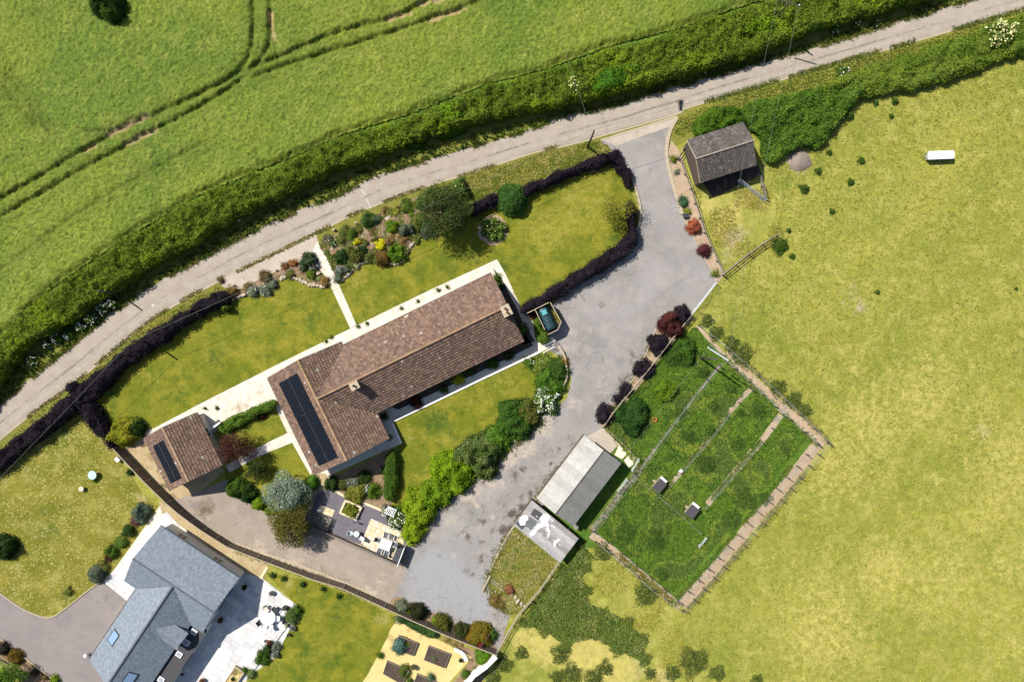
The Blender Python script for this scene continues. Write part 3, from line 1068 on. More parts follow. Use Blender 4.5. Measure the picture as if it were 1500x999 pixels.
sheet('neighbour_back_lawn', [(388, 838), (460, 852), (520, 874), (590, 908), (572, 920), (530, 1020), (340, 1020), (405, 960), (440, 892)], 0.010, M['lawn'], jit=0.03,
      spots=[(420, 855, 16, 0, .8), (405, 905, 30, 2, .5), (500, 900, 40, 1, .5), (450, 960, 40, 1, .5), (560, 905, 14, 0, .9), (400, 975, 20, 0, .5)] + scatter_spots(380, 850, 580, 999, 24, 7, 24, 1, .3, .7) + scatter_spots(380, 850, 580, 999, 20, 7, 20, 2, .3, .6))

# ---- hard surfaces
sheet('yard_base', [(300, 740), (480, 760), (600, 800), (640, 860), (740, 930), (728, 960), (600, 908), (520, 872), (385, 818), (300, 772)], 0.009, M['chippings'], res=1.5)
sheet('shed_surround', [(850, 640), (880, 630), (936, 690), (868, 782), (884, 806), (850, 800), (828, 832), (815, 826), (780, 735)], 0.009, M['rough'], jit=.1, res=.6, spots=[(872, 776, 12, 0, .9), (900, 735, 8, 0, .7), (850, 795, 14, 1, .6)])
sheet('driveway', [(877, 207), (905, 196), (950, 184), (992, 171), (981, 196), (977, 224), (981, 246), (989, 276), (1001, 314), (1014, 342), (1036, 384), (1051, 413), (1014, 460), (985, 460), (965, 476), (950, 510), (930, 552), (900, 590), (878, 622), (908, 648), (893, 664),
                   (880, 660), (800, 735), (770, 775), (742, 800), (716, 850), (722, 872), (748, 900), (728, 955), (690, 940), (620, 908), (566, 884), (598, 826), (594, 790), (640, 735), (700, 690), (760, 640), (806, 600), (830, 585), (838, 555), (826, 525), (800, 510), (800, 452), (864, 402),
                   (925, 362), (934, 345), (938, 310), (934, 288), (924, 258), (908, 230)], 0.016, M['drive'], jit=0.05, res=0.6,
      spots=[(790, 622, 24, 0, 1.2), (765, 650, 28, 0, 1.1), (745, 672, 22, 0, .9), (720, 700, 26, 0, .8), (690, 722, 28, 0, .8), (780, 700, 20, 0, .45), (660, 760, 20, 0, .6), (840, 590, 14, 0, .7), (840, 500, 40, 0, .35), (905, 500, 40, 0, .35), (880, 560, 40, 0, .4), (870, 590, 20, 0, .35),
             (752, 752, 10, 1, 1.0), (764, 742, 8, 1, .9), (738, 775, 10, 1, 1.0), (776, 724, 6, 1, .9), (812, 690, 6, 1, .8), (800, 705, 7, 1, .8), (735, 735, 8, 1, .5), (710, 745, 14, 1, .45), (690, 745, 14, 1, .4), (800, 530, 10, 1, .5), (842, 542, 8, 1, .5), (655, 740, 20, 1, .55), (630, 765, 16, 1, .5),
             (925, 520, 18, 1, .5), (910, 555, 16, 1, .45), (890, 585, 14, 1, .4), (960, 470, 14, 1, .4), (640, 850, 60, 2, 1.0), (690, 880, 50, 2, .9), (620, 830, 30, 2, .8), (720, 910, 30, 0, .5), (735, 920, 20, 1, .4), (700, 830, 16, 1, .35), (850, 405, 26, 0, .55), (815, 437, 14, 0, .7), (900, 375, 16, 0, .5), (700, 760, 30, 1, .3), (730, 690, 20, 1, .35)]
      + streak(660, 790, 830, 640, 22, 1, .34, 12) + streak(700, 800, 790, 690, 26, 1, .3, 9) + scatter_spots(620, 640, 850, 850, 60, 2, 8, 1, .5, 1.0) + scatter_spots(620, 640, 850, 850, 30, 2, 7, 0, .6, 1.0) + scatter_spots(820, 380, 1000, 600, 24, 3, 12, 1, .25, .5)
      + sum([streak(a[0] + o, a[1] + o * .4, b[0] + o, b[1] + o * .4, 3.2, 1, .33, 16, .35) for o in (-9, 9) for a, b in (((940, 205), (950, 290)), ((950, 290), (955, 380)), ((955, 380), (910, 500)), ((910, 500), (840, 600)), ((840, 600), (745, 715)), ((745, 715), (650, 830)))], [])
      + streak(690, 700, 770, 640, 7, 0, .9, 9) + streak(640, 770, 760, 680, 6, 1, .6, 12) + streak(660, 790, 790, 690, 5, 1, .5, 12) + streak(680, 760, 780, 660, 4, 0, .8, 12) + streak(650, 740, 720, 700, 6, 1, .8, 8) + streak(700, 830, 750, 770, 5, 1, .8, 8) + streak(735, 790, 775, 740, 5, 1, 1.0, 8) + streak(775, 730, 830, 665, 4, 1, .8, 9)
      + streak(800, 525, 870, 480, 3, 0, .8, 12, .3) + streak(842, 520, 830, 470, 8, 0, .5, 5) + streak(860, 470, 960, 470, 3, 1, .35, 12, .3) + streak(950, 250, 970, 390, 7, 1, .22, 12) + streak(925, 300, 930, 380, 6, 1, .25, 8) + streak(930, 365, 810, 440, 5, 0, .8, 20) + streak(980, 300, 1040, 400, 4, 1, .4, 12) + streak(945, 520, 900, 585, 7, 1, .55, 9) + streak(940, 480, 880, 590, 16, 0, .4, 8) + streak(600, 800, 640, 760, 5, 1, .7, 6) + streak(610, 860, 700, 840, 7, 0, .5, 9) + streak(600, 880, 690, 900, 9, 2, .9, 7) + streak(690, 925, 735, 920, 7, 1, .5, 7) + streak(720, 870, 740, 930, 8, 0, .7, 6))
sheet('driveway_entrance', [(884, 206), (940, 188), (988, 174), (982, 186), (940, 200), (902, 214)], 0.021, M['layby'], jit=0.05, step=.3, spots=[(940, 198, 20, 0, .4)])
sheet('concrete_track', [(246, 735), (277, 726), (332, 702), (348, 722), (400, 760), (455, 786), (495, 792), (582, 832), (603, 822), (568, 888), (520, 870), (460, 846), (385, 815), (335, 795), (292, 768)], 0.021, M['concrete'], jit=0.03, res=.5,
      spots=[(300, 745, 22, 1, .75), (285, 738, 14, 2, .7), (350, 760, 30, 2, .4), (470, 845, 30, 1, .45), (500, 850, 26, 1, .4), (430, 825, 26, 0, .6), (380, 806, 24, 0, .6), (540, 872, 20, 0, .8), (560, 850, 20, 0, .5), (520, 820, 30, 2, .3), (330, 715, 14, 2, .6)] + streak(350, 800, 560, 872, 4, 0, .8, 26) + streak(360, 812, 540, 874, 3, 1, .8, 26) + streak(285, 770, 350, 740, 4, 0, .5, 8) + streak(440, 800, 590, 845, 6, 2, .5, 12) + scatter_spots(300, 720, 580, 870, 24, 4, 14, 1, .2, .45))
sheet('layby', [(318, 412), (372, 384), (440, 352), (461, 341), (467, 357), (456, 378), (430, 386), (395, 402), (350, 424), (332, 424)], 0.016, M['layby'], jit=0.06, res=.5, spots=[(395, 372, 7, 1, .9), (360, 405, 12, 0, .5), (335, 420, 10, 0, .6)])
sheet('garage_yard', [(196, 642), (222, 625), (330, 690), (290, 722), (262, 746), (232, 720), (205, 690), (178, 660)], 0.014, M['cream_gravel'], jit=0.05, res=.5,
      spots=[(222, 668, 10, 0, .7), (232, 690, 10, 1, .6), (240, 712, 9, 1, .7), (210, 655, 9, 2, .7), (252, 728, 12, 1, .6), (215, 648, 8, 1, .5)])
sheet('paved_surround', [(190, 646), (292, 592), (402, 536), (520, 478), (640, 420), (728, 380), (741, 402), (763, 450), (782, 473), (786, 500), (806, 497), (812, 506), (790, 517), (575, 618), (588, 650), (545, 668), (484, 696), (478, 712), (464, 712), (428, 648), (375, 670), (336, 692), (330, 682), (372, 658), (421, 634), (402, 594), (335, 622), (300, 640), (222, 645)],
      0.024, M['paving'], jit=0.015, res=.5, step=.4, spots=[(225, 640, 14, 0, .8), (215, 645, 9, 2, .6), (350, 598, 20, 1, .6), (380, 575, 16, 1, .45), (330, 612, 10, 1, .6), (350, 680, 16, 0, .6), (795, 507, 7, 1, .5), (765, 455, 8, 1, .7), (755, 430, 8, 1, .6)])
sheet('front_path', [(464, 354), (472, 366), (483, 384), (490, 402), (522, 476), (513, 481), (478, 406), (466, 393), (455, 376)], 0.026, M['paving'], jit=0.01, res=.5, step=.4)
sheet('neighbour_drive', [(-60, 838), (0, 870), (30, 891), (62, 904), (80, 903), (97, 891), (150, 851), (205, 892), (180, 930), (131, 962), (175, 1020), (115, 1020), (40, 965), (0, 935), (-60, 895)], 0.016, M['drive2'], res=.8,
      spots=[(70, 930, 40, 0, .45), (110, 950, 30, 0, .4), (60, 925, 24, 1, .4), (150, 880, 30, 1, .4)])
sheet('neighbour_patio_base', [(166, 836), (236, 738), (300, 775), (345, 803), (390, 833), (384, 846), (440, 890), (404, 962), (372, 985), (340, 1020), (215, 1020), (190, 900), (150, 850)], 0.014, M['paving'], res=1, step=.5)
sheet('cream_path', [(232, 732), (254, 746), (292, 776), (331, 801), (392, 826), (380, 850), (362, 842), (262, 768), (238, 752)], 0.020, M['cream_gravel'], jit=0.02, res=.6)
sheet('yellow_gravel_garden', [(584, 906), (640, 936), (692, 961), (655, 1002), (640, 1030), (510, 1030), (540, 985), (553, 962), (573, 920)], 0.014, M['yellow_gravel'], jit=0.05, res=.5,
      spots=[(572, 935, 12, 0, .6), (560, 955, 10, 0, .5), (615, 935, 9, 0, .5), (650, 945, 12, 0, .4), (600, 925, 12, 0, .4)])
sheet('brown_border', [(640, 932), (725, 963), (690, 1030), (650, 1020), (692, 961), (660, 944)], 0.018, M['soil'], jit=0.05, res=.5)
sheet('slate_gravel', [(461, 722), (486, 714), (507, 728), (540, 738), (596, 762), (594, 800), (584, 829), (550, 814), (495, 788), (448, 766), (455, 745)], 0.030, M['slate_gravel'], jit=0.02, res=.6, step=.3)
sheet('terrace_path', [(456, 690), (478, 694), (486, 712), (462, 724), (458, 745), (450, 745), (458, 720)], 0.034, M['cream_gravel'], jit=0.02, res=.5, step=.3)
sheet('border_soil', [(482, 702), (568, 660), (580, 668), (574, 740), (556, 745), (510, 730), (488, 716)], 0.030, M['soil'], jit=0.05, res=.5)
sheet('house_border', [(583, 600), (700, 546), (760, 517), (781, 506), (770, 490), (560, 590)], 0.030, M['dark_soil'], jit=0.02, res=.6)
sheet('gable_border', [(722, 392), (735, 408), (757, 452), (765, 470), (784, 500), (765, 505), (740, 440)], 0.030, M['dark_soil'], jit=0.02, res=.5)
sheet('shed_apron', [(883, 626), (908, 648), (894, 664), (884, 676), (850, 650), (862, 638)], 0.022, M['layby'], jit=0.04, res=.5, spots=[(902, 650, 6, 0, .7)])
sheet('compost_plot', [(745, 790), (756, 768), (822, 824), (800, 858), (766, 900), (745, 902), (720, 872), (712, 848), (730, 815)], 0.018, M['verge'], jit=0.1, res=.6)
sheet('drive_border', [(984, 206), (998, 226), (1006, 254), (1016, 284), (1028, 320), (1036, 346), (1062, 402), (1052, 414), (1037, 384), (1015, 342), (1002, 314), (990, 276), (982, 246), (979, 224)], 0.022, M['woodchip'], jit=0.03, res=.5, step=.3)
sheet('plum_border', [(1013, 459), (985, 459), (965, 474), (950, 508), (931, 550), (901, 588), (877, 622), (886, 627), (932, 572), (981, 507), (1016, 464)], 0.022, M['woodchip'], jit=0.05, res=.5, step=.3)
sheet('yard_border', [(566, 884), (580, 872), (620, 890), (660, 908), (700, 925), (728, 948), (726, 960), (660, 934), (600, 908)], 0.020, M['soil'], jit=0.08, res=.6)
sheet('left_border', [(-60, 890), (0, 936), (40, 967), (115, 1022), (60, 1022), (0, 965), (-60, 920)], 0.012, M['soil'], jit=0.05, res=.6)
sheet('round_bed', circle(722, 337, 22, .05, 20), 0.014, M['woodchip'], jit=0.04, step=.3, res=.5)
# tall-grass paddock compartments and the chipped walks between their fences
PAD = [(1020, 478), (1208, 650), (998, 890), (864, 780), (935, 690), (908, 650), (884, 626), (932, 572), (981, 507)]
sheet('paddock_grass', PAD, 0.006, M['rough'], jit=0.1, res=.8, spots=[(915, 655, 20, 0, .8), (925, 665, 12, 0, .7), (900, 632, 8, 0, .6), (1120, 670, 40, 2, .55), (1150, 640, 30, 2, .5), (1090, 750, 26, 2, .5), (1000, 820, 26, 2, .6), (985, 850, 14, 0, .4), (970, 560, 30, 2, .4), (935, 780, 30, 2, .35), (880, 800, 8, 0, .6), (905, 790, 8, 0, .5), (1060, 790, 20, 2, .5), (1065, 560, 20, 2, .3)])


def strip(name, pts, w, z, mat, jit=0.06, spots=None):
    P = catmull(pts, 5)
    d = np.gradient(P, axis=0)
    d /= np.linalg.norm(d, axis=1)[:, None] + 1e-9
    nr = np.stack([-d[:, 1], d[:, 0]], 1) * w / 2
    return sheet(name, np.concatenate([P + nr, (P - nr)[::-1]]), z, mat, jit=jit, res=.5, step=.3, spots=spots, seed=int(rng.integers(1, 999)))


strip('chip_walk', [(1021, 477), (1040, 498), (1062, 520)], 5, 0.012, M['woodchip'])
strip('chip_walk', [(1062, 520), (1100, 555), (1150, 600), (1208, 650)], 15, 0.012, M['woodchip'], spots=[(1150, 600, 14, 0, .6)])
strip('chip_walk', [(1202, 645), (1150, 710), (1090, 780), (1040, 840), (998, 886)], 16, 0.016, M['woodchip'], spots=streak(1200, 648, 1000, 884, 7, 0, .5, 24))
strip('chip_walk', [(866, 782), (900, 808), (950, 850), (996, 888)], 11, 0.012, M['woodchip'])
strip('chip_walk', [(1056, 530), (1030, 560), (1000, 600), (960, 652), (935, 690), (905, 728), (870, 775)], 9.5, 0.020, M['chippings'])
strip('chip_walk', [(1100, 568), (1075, 595), (1050, 630), (1020, 665), (998, 690), (980, 712)], 7.5, 0.020, M['woodchip'])
strip('chip_walk', [(1144, 607), (1120, 640), (1090, 675), (1060, 710), (1036, 738)], 9, 0.020, M['woodchip'], spots=[(1060, 710, 16, 0, .8), (1138, 614, 8, 0, .8)])

M['far_crop'] = surf('far_crop', C(140, 160, 50), C(124, 150, 46), C(156, 170, 64), big=0.05, mid=0.4, fine=3, var=.3, bump=.5, bdist=.2)
sheet('crop_ground', [(-9000, 9000), (-300, 800), (0, 505), (133, 391), (290, 296), (500, 206), (717, 130), (893, 77), (1083, 20), (1250, -30), (1500, -110), (12000, -3000), (12000, -12000), (-9000, -12000)], 0.0055, M['far_crop'], res=60, step=40)
sheet('hedge_bank', HB_UP + HB_LO[::-1], 0.008, M['rough'], jit=.3, res=1.5)
sheet('barn_floor_shade', [(1014, 214), (1090, 190), (1116, 256), (1044, 290), (1026, 262)], 0.012, M['dark_soil'], jit=.1, res=1)  # dark earth floor, carried past the eave to paint in the shade
# ---- crop field with tramlines, a standing crop as one uneven canopy
TRAM = [[(-60, 340), (0, 292), (60, 257), (130, 215), (220, 172), (300, 133), (345, 108), (367, 72), (371, 30), (368, -40)],
        [(-60, 362), (0, 318), (60, 283), (130, 243), (230, 190), (330, 133), (385, 82), (396, 40), (394, -40)],
        [(340, 110), (420, 78), (500, 46), (580, 24), (660, -20)], [(372, 112), (430, 92), (520, 64), (600, 38), (700, 2), (740, -20)],
        [(-40, 70), (15, 112), (40, 145), (60, 175), (75, 192)], [(-40, 100), (0, 120), (30, 160), (52, 182)],
        [(130, 192), (150, 193), (165, 190)], [(-60, 440), (0, 397), (90, 330), (200, 262), (300, 210)], [(540, -30), (552, 8), (566, 20)]]


def crop():
    low = [(-130, 640), (-40, 535), (0, 494), (67, 427), (133, 382), (183, 349), (217, 329), (290, 286), (390, 244), (443, 223), (500, 197), (600, 167), (717, 121), (800, 101), (893, 67), (1000, 40), (1083, 10), (1133, -5), (1250, -40), (1400, -100)]
    P = WP(low + [(1400, -160), (-130, -160)], 0.55)
    g = 0.17
    xs = np.arange(P[:, 0].min(), P[:, 0].max(), g)
    ys = np.arange(P[:, 1].min(), P[:, 1].max(), g)
    X, Y = np.meshgrid(xs, ys)
    X = X + rng.uniform(-.3, .3, X.shape) * g
    Y = Y + rng.uniform(-.3, .3, Y.shape) * g
    ins = inside(X, Y, P)
    z = 0.62 + 0.10 * (vnoise(X, Y, 6, 1) - .5) + 0.14 * (vnoise(X, Y, 0.42, 2) - .5) + rng.uniform(-.085, .085, X.shape)
    dark = np.zeros(X.shape)
    bare = np.zeros(X.shape)
    for k, t in enumerate(TRAM):
        T = WP(catmull(t, 5), 0.5)
        d = seg_dist(X, Y, T) + (vnoise(X, Y, 0.9, 30 + k) - .5) * 0.35
        wd, dp = (0.26, 0.5) if k < 4 else ((0.2, 0.26) if k < 6 else (0.22, 0.16))
        z -= dp * np.exp(-(d / wd) ** 2)
        dark = np.maximum(dark, 0.7 * np.exp(-(d / 0.9) ** 2))
    bed = WP(catmull(TRAM[0][1:8], 5), .5)
    # flattened, straw-coloured stretches beside the wheelings
    for (a, b) in (((160, 197), (215, 172)), ((185, 212), (228, 190)), ((570, 30), (600, 22)), ((612, 8), (650, 0)), ((630, 32), (680, 14)), ((397, 20), (402, 60)), ((126, 220), (140, 214))):
        d = seg_dist(X, Y, WP([a, b], .2)) + (vnoise(X, Y, 0.5, 55) - .5) * 0.4
        bare = np.maximum(bare, np.exp(-(d / 0.26) ** 2))
    z -= 0.42 * np.clip(bare * 1.3, 0, 1)
    ed = seg_dist(X, Y, WP(low, .55))
    nb = (vnoise(X, Y, 1.3, 9) - .5) * 1.0
    z -= 0.45 * np.exp(-((ed - 0.1 + nb * 0.4) / 0.5) ** 2)
    z = np.clip(z, 0.05, 1.1)
    idx = -np.ones(X.shape, int)
    idx[ins] = np.arange(ins.sum())
    q = ins[:-1, :-1] & ins[1:, :-1] & ins[1:, 1:] & ins[:-1, 1:]
    F = np.stack([idx[:-1, :-1][q], idx[:-1, 1:][q], idx[1:, 1:][q], idx[1:, :-1][q]], 1)
    x, y = X[ins], Y[ins]
    a, b, c_, s_ = C(164, 182, 70), C(140, 168, 66), C(186, 195, 90), C(222, 198, 140)
    k1 = vnoise(x, y, 9, 40) * .6 + vnoise(x, y, 3.2, 41) * .4
    k2 = vnoise(x, y, 1.1, 42)
    t1 = np.clip((k1 - .3) / .4, 0, 1)[:, None]
    col = a * (1 - t1) + b * t1
    t2 = (np.clip((k2 - .5) / .4, 0, 1) * .5)[:, None]
    col = col * (1 - t2) + c_ * t2
    col = col * (1 - 0.28 * dark[ins])[:, None] * (0.98 + rng.normal(0, .2, len(x)))[:, None]
    bb = np.clip(bare[ins] * 1.3, 0, 1)[:, None]
    col = col * (1 - bb) + s_ * bb
    mb = MB()
    mb.add(np.stack([x, y, z[ins]], 1), F, col)
    o = part('barley_crop', mb, M['leaf'], smooth=True)
    tag(o, 'green standing cereal crop with wheel tracks beyond the hedge', 'crop', None, 'stuff')
    # ears standing above the canopy
    n = 95000
    i = rng.integers(0, len(x), n)
    i = i[(bare[ins][i] < .3)]
    p = np.stack([x[i] + rng.uniform(-.08, .08, len(i)), y[i] + rng.uniform(-.08, .08, len(i)), z[ins][i] + rng.uniform(0.0, .09, len(i))], 1)
    em = MB()
    leaves(em, p, 0.125, col[i] * rng.uniform(.25, 1.15, len(i))[:, None], 0.2, asp=.35)
    tag(part('barley_ears', em, M['leaf']), 'pale green cereal ears standing over the crop canopy', 'crop', None, 'stuff')


crop()

# ================================================================== BUILDINGS
def frame2(ang):
    u = np.array([math.cos(ang), math.sin(ang)])
    return u, np.array([-u[1], u[0]])


def tiles(mb, O, e, s, poly, tw, tl, prof, lift, colf, stag=True):
    """courses of single tiles over a slope; poly in (along eave, up slope)"""
    n = np.cross(e, s)
    P = np.array(poly)
    a0, b0 = P.min(0)
    a1, b1 = P.max(0)
    ia = np.arange(a0 + tw / 2, a1 + tw * .4, tw)
    jb = np.arange(b0 + tl / 2, b1 + tl * .3, tl)
    A, B = np.meshgrid(ia, jb)
    if stag:
        A = A + (np.arange(len(jb)) % 2)[:, None] * tw / 2 - tw / 4
    A, B = A.ravel(), B.ravel()
    k = inside(np.clip(A, a0 + 1e-3, a1 - 1e-3), np.clip(B, b0 + 1e-3, b1 - 1e-3), P)
    A, B = A[k], B[k]
    m = len(prof)
    tv = []
    for (x, z) in prof:
        tv.append((x - tw / 2, -tl / 2 - 0.02, z + lift))
    for (x, z) in prof:
        tv.append((x - tw / 2, tl / 2 + 0.02, z + 0.004))
    for (x, z) in prof:
        tv.append((x - tw / 2, -tl / 2 - 0.02, 0.0))
    tv = np.array(tv)
    F = []
    for i in range(m - 1):
        F.append((i, i + 1, m + i + 1, m + i))
        F.append((2 * m + i, 2 * m + i + 1, i + 1, i))
    F = np.array(F)
    q = len(A)
    if q == 0:
        return
    # trim each tile to the slope at its course
    lo = np.full(q, 1e9)
    hi = np.full(q, -1e9)
    for i in range(len(P)):
        p0, p1 = P[i], P[(i + 1) % len(P)]
        if abs(p1[1] - p0[1]) < 1e-6:
            continue
        t = (B - p0[1]) / (p1[1] - p0[1])
        ok = (t >= -.02) & (t <= 1.02)
        xa = p0[0] + (p1[0] - p0[0]) * t
        lo = np.where(ok, np.minimum(lo, xa), lo)
        hi = np.where(ok, np.maximum(hi, xa), hi)
    jz = rng.normal(0, 0.004, q)
    loc = tv[None, :, :] + np.stack([A, B, jz], 1)[:, None, :]
    loc[..., 0] = np.clip(loc[..., 0], lo[:, None], hi[:, None])
    V = O[None, None, :] + loc[..., 0:1] * e + loc[..., 1:2] * s + loc[..., 2:3] * n
    col = np.repeat(colf(q), 3 * m, axis=0)
    mb.add(V.reshape(-1, 3), (F[None] + (np.arange(q) * 3 * m)[:, None, None]).reshape(-1, 4), col)


ROLL = [(0, 0), (.16, 0), (.20, .05), (.25, .05), (.29, 0)]
FLAT = [(0, 0), (.245, 0)]


def clay(q):
    base = np.array([C(154, 125, 106), C(145, 117, 100), C(163, 133, 112), C(134, 107, 93)])
    c = base[rng.integers(0, 4, q)] * rng.uniform(.82, 1.15, q)[:, None]
    k = rng.uniform(size=q) < .006
    c[k] = C(214, 202, 188) * rng.uniform(.7, 1.1, k.sum())[:, None]
    return c


def slate_c(q):
    base = np.array([C(148, 160, 172), C(140, 152, 164), C(155, 166, 178)])
    return base[rng.integers(0, 3, q)] * rng.uniform(.9, 1.1, q)[:, None]


class Bld:
    """building frame: local (u, v, z) -> world"""
    def __init__(s, ang):
        s.u, s.v = frame2(ang)
        s.ang = ang

    def p(s, u, v, z=0.0):
        w = s.u * u + s.v * v
        return np.array([w[0], w[1], z])

    def slope(s, root, pl, a, b, zf, kind='clay', deck=M['wood_dark'], tw=.29, tl=.36):
        """pl: plan polygon (u,v); a,b: two eave points (u,v); zf(u,v): height of the slope"""
        A = s.p(*a, zf(*a))
        Bp = s.p(*b, zf(*b))
        e = (Bp - A) / np.linalg.norm(Bp - A)
        c = np.mean(np.array(pl), 0)
        up = s.p(c[0], c[1], zf(*c)) - A
        up = up - e * np.dot(up, e)
        up /= np.linalg.norm(up)
        if np.cross(e, up)[2] < 0:
            e = -e
            A = Bp
        pts = [s.p(q[0], q[1], zf(*q)) for q in pl]
        loc = [(np.dot(q - A, e), np.dot(q - A, up)) for q in pts]
        nrm = np.cross(e, up)
        d = MB()
        nn = len(pts)
        T = [q - nrm * 0.02 for q in pts]
        Bt = [q - nrm * 0.13 for q in pts]
        fl = [tuple(t) for t in tessellate_polygon([[Vector((l[0], l[1], 0)) for l in loc]])]
        F = []
        for t in fl:
            ar = (loc[t[1]][0] - loc[t[0]][0]) * (loc[t[2]][1] - loc[t[0]][1]) - (loc[t[2]][0] - loc[t[0]][0]) * (loc[t[1]][1] - loc[t[0]][1])
            t = t if ar > 0 else t[::-1]
            F.append(t)
            F.append(tuple(nn + k for k in t[::-1]))
        for i in range(nn):
            j = (i + 1) % nn
            F.append((i, j, nn + j, nn + i))
        d.add(T + Bt, F)
        roof = part('roof', d, deck, root)
        tb = MB()
        if kind == 'clay':
            tiles(tb, A, e, up, loc, tw, tl, ROLL, .08, clay, stag=False)
            # lichen spots
            nl = int(len(tb.c[0]) / 15 * .07)
            LP_ = np.array(loc)
            la = rng.uniform(LP_[:, 0].min(), LP_[:, 0].max(), nl * 2)
            lb = rng.uniform(LP_[:, 1].min(), LP_[:, 1].max(), nl * 2)
            kk = inside(la, lb, LP_) & (vnoise(la + A[0], lb + A[1], 2.0, 61) > .38)
            la, lb = la[kk][:nl], lb[kk][:nl]
            if len(la):
                ctr = A + la[:, None] * e + lb[:, None] * up + nrm * .085
                rr_ = rng.uniform(.035, .085, len(la))
                vv_ = np.concatenate([(ctr + (e * math.cos(a_) + up * math.sin(a_)) * rr_[:, None])[:, None, :] for a_ in np.arange(6) * math.pi / 3], 1)
                tb.add(vv_.reshape(-1, 3), np.arange(6 * len(la)).reshape(-1, 6), np.repeat(C(216, 206, 194) * rng.uniform(.6, 1.1, len(la))[:, None], 6, axis=0))
            o = part('roof_tiles', tb, M['tile'], roof)
        else:
            tiles(tb, A, e, up, loc, .25, .24, FLAT, .014, slate_c)
            o = part('roof_slates', tb, M['slate'], roof)
        tag(o, kind='stuff')
        return roof, A, e, up, nrm

    def ridge(s, root, a, b, za, zb, col, mat, r=.13):
        A, Bp = s.p(*a, za), s.p(*b, zb)
        L = np.linalg.norm(Bp - A)
        n = max(1, int(L / .45))
        d = (Bp - A) / n
        mb = MB()
        for i in range(n):
            k = rng.uniform(.85, 1.12)
            mb.tube([A + d * i, A + d * (i + 1.02)], [r, r * .93], 8, np.asarray(col) * k)
        o = part('ridge_tiles', mb, mat, root)
        return tag(o, kind='stuff')

    def boxuv(s, mb, u0, u1, v0, v1, z0, z1, col=None):
        c = s.p((u0 + u1) / 2, (v0 + v1) / 2, (z0 + z1) / 2)
        mb.box(c, (u1 - u0, v1 - v0, z1 - z0), s.ang, col)

    def cube(s, name, root, u0, u1, v0, v1, z0, z1, mat):
        return cube(name, root, s.p((u0 + u1) / 2, (v0 + v1) / 2, (z0 + z1) / 2), (u1 - u0, v1 - v0, z1 - z0), mat, s.ang)

    def gable(s, mb, u0, u1, v0, v1, z0, z1, along='u'):
        """triangular prism under a roof"""
        if along == 'u':
            vm = (v0 + v1) / 2
            V = [s.p(u0, v0, z0), s.p(u0, v1, z0), s.p(u0, vm, z1), s.p(u1, v0, z0), s.p(u1, v1, z0), s.p(u1, vm, z1)]
        else:
            um = (u0 + u1) / 2
            V = [s.p(u1, v0, z0), s.p(u0, v0, z0), s.p(um, v0, z1), s.p(u1, v1, z0), s.p(u0, v1, z0), s.p(um, v1, z1)]
        mb.add(V, [(0, 2, 1), (3, 4, 5), (0, 3, 5, 2), (1, 2, 5, 4), (0, 1, 4, 3)])

    def window(s, root, side, along, fixed, z0, w, h, door=False):
        """side: '+u','-u','+v','-v' outward; along: centre along the wall; fixed: wall face"""
        sg = 1 if side[0] == '+' else -1

        def bx(name, par, w_, z_0, z_1, d0, d1, mat, off=0.0):
            lo, hi = sorted((fixed + sg * d0, fixed + sg * d1))
            if side[1] == 'u':
                return s.cube(name, par, lo, hi, along + off - w_ / 2, along + off + w_ / 2, z_0, z_1, mat)
            return s.cube(name, par, along + off - w_ / 2, along + off + w_ / 2, lo, hi, z_0, z_1, mat)
        win = bx('door' if door else 'window', root, w, z0, z0 + h, 0.004, 0.05, M['upvc'])
        return win, bx

    def windows(s, root, lst):
        for (side, along, fixed, z0, w, h, door) in lst:
            win, bx = s.window(root, side, along, fixed, z0, w, h, door)
            # pane/handle are separate meshes under the window, kept in world scale
            sg = 1 if side[0] == '+' else -1

            def sub(name, w_, z_0, z_1, d0, d1, mat, off=0.0):
                lo, hi = sorted((fixed + sg * d0, fixed + sg * d1))
                mb = MB()
                if side[1] == 'u':
                    s.boxuv(mb, lo, hi, along + off - w_ / 2, along + off + w_ / 2, z_0, z_1)
                else:
                    s.boxuv(mb, along + off - w_ / 2, along + off + w_ / 2, lo, hi, z_0, z_1)
                o = part(name, mb, mat, root)
                o.parent = win
                o.matrix_parent_inverse = win.matrix_basis.inverted()
            if door:
                sub('pane', w * .5, z0 + h * .55, z0 + h * .9, .05, .056, M['glass'])
                sub('handle', .05, z0 + 1.0, z0 + 1.12, .05, .09, M['alu'], w * .36)
            else:
                sub('pane', w / 2 - .09, z0 + .07, z0 + h - .07, .05, .056, M['glass'], -w / 4 + .01)
                sub('pane', w / 2 - .09, z0 + .07, z0 + h - .07, .05, .056, M['glass'], w / 4 - .01)
                sub('sill', w + .1, z0 - .06, z0 - .002, .0, .1, M['upvc'])


A26 = R(26.0)
hb = Bld(A26)


def chimney(b, root, u, v, w, d, z0, z1, pots, ang=0):
    st = b.cube('chimney', root, u - w / 2, u + w / 2, v - d / 2, v + d / 2, z0, z1, M['brick'])
    mb = MB()
    b.boxuv(mb, u - w / 2 - .08, u + w / 2 + .08, v - d / 2 - .08, v + d / 2 + .08, z1 + .002, z1 + .14)
    part('chimney_cap', mb, M['kerb'], root)
    for (pu, pv) in pots:
        c = b.p(u + pu, v + pv, z1 + .142)
        mb = MB()
        mb.lathe(c, [(.13, 0), (.12, .28), (.15, .30), (.15, .36), (.10, .36), (.09, .1)], 12)
        part('chimney_pot', mb, M['terracotta'] if pu < 0 or len(pots) > 1 else M['darkmetal'], root)


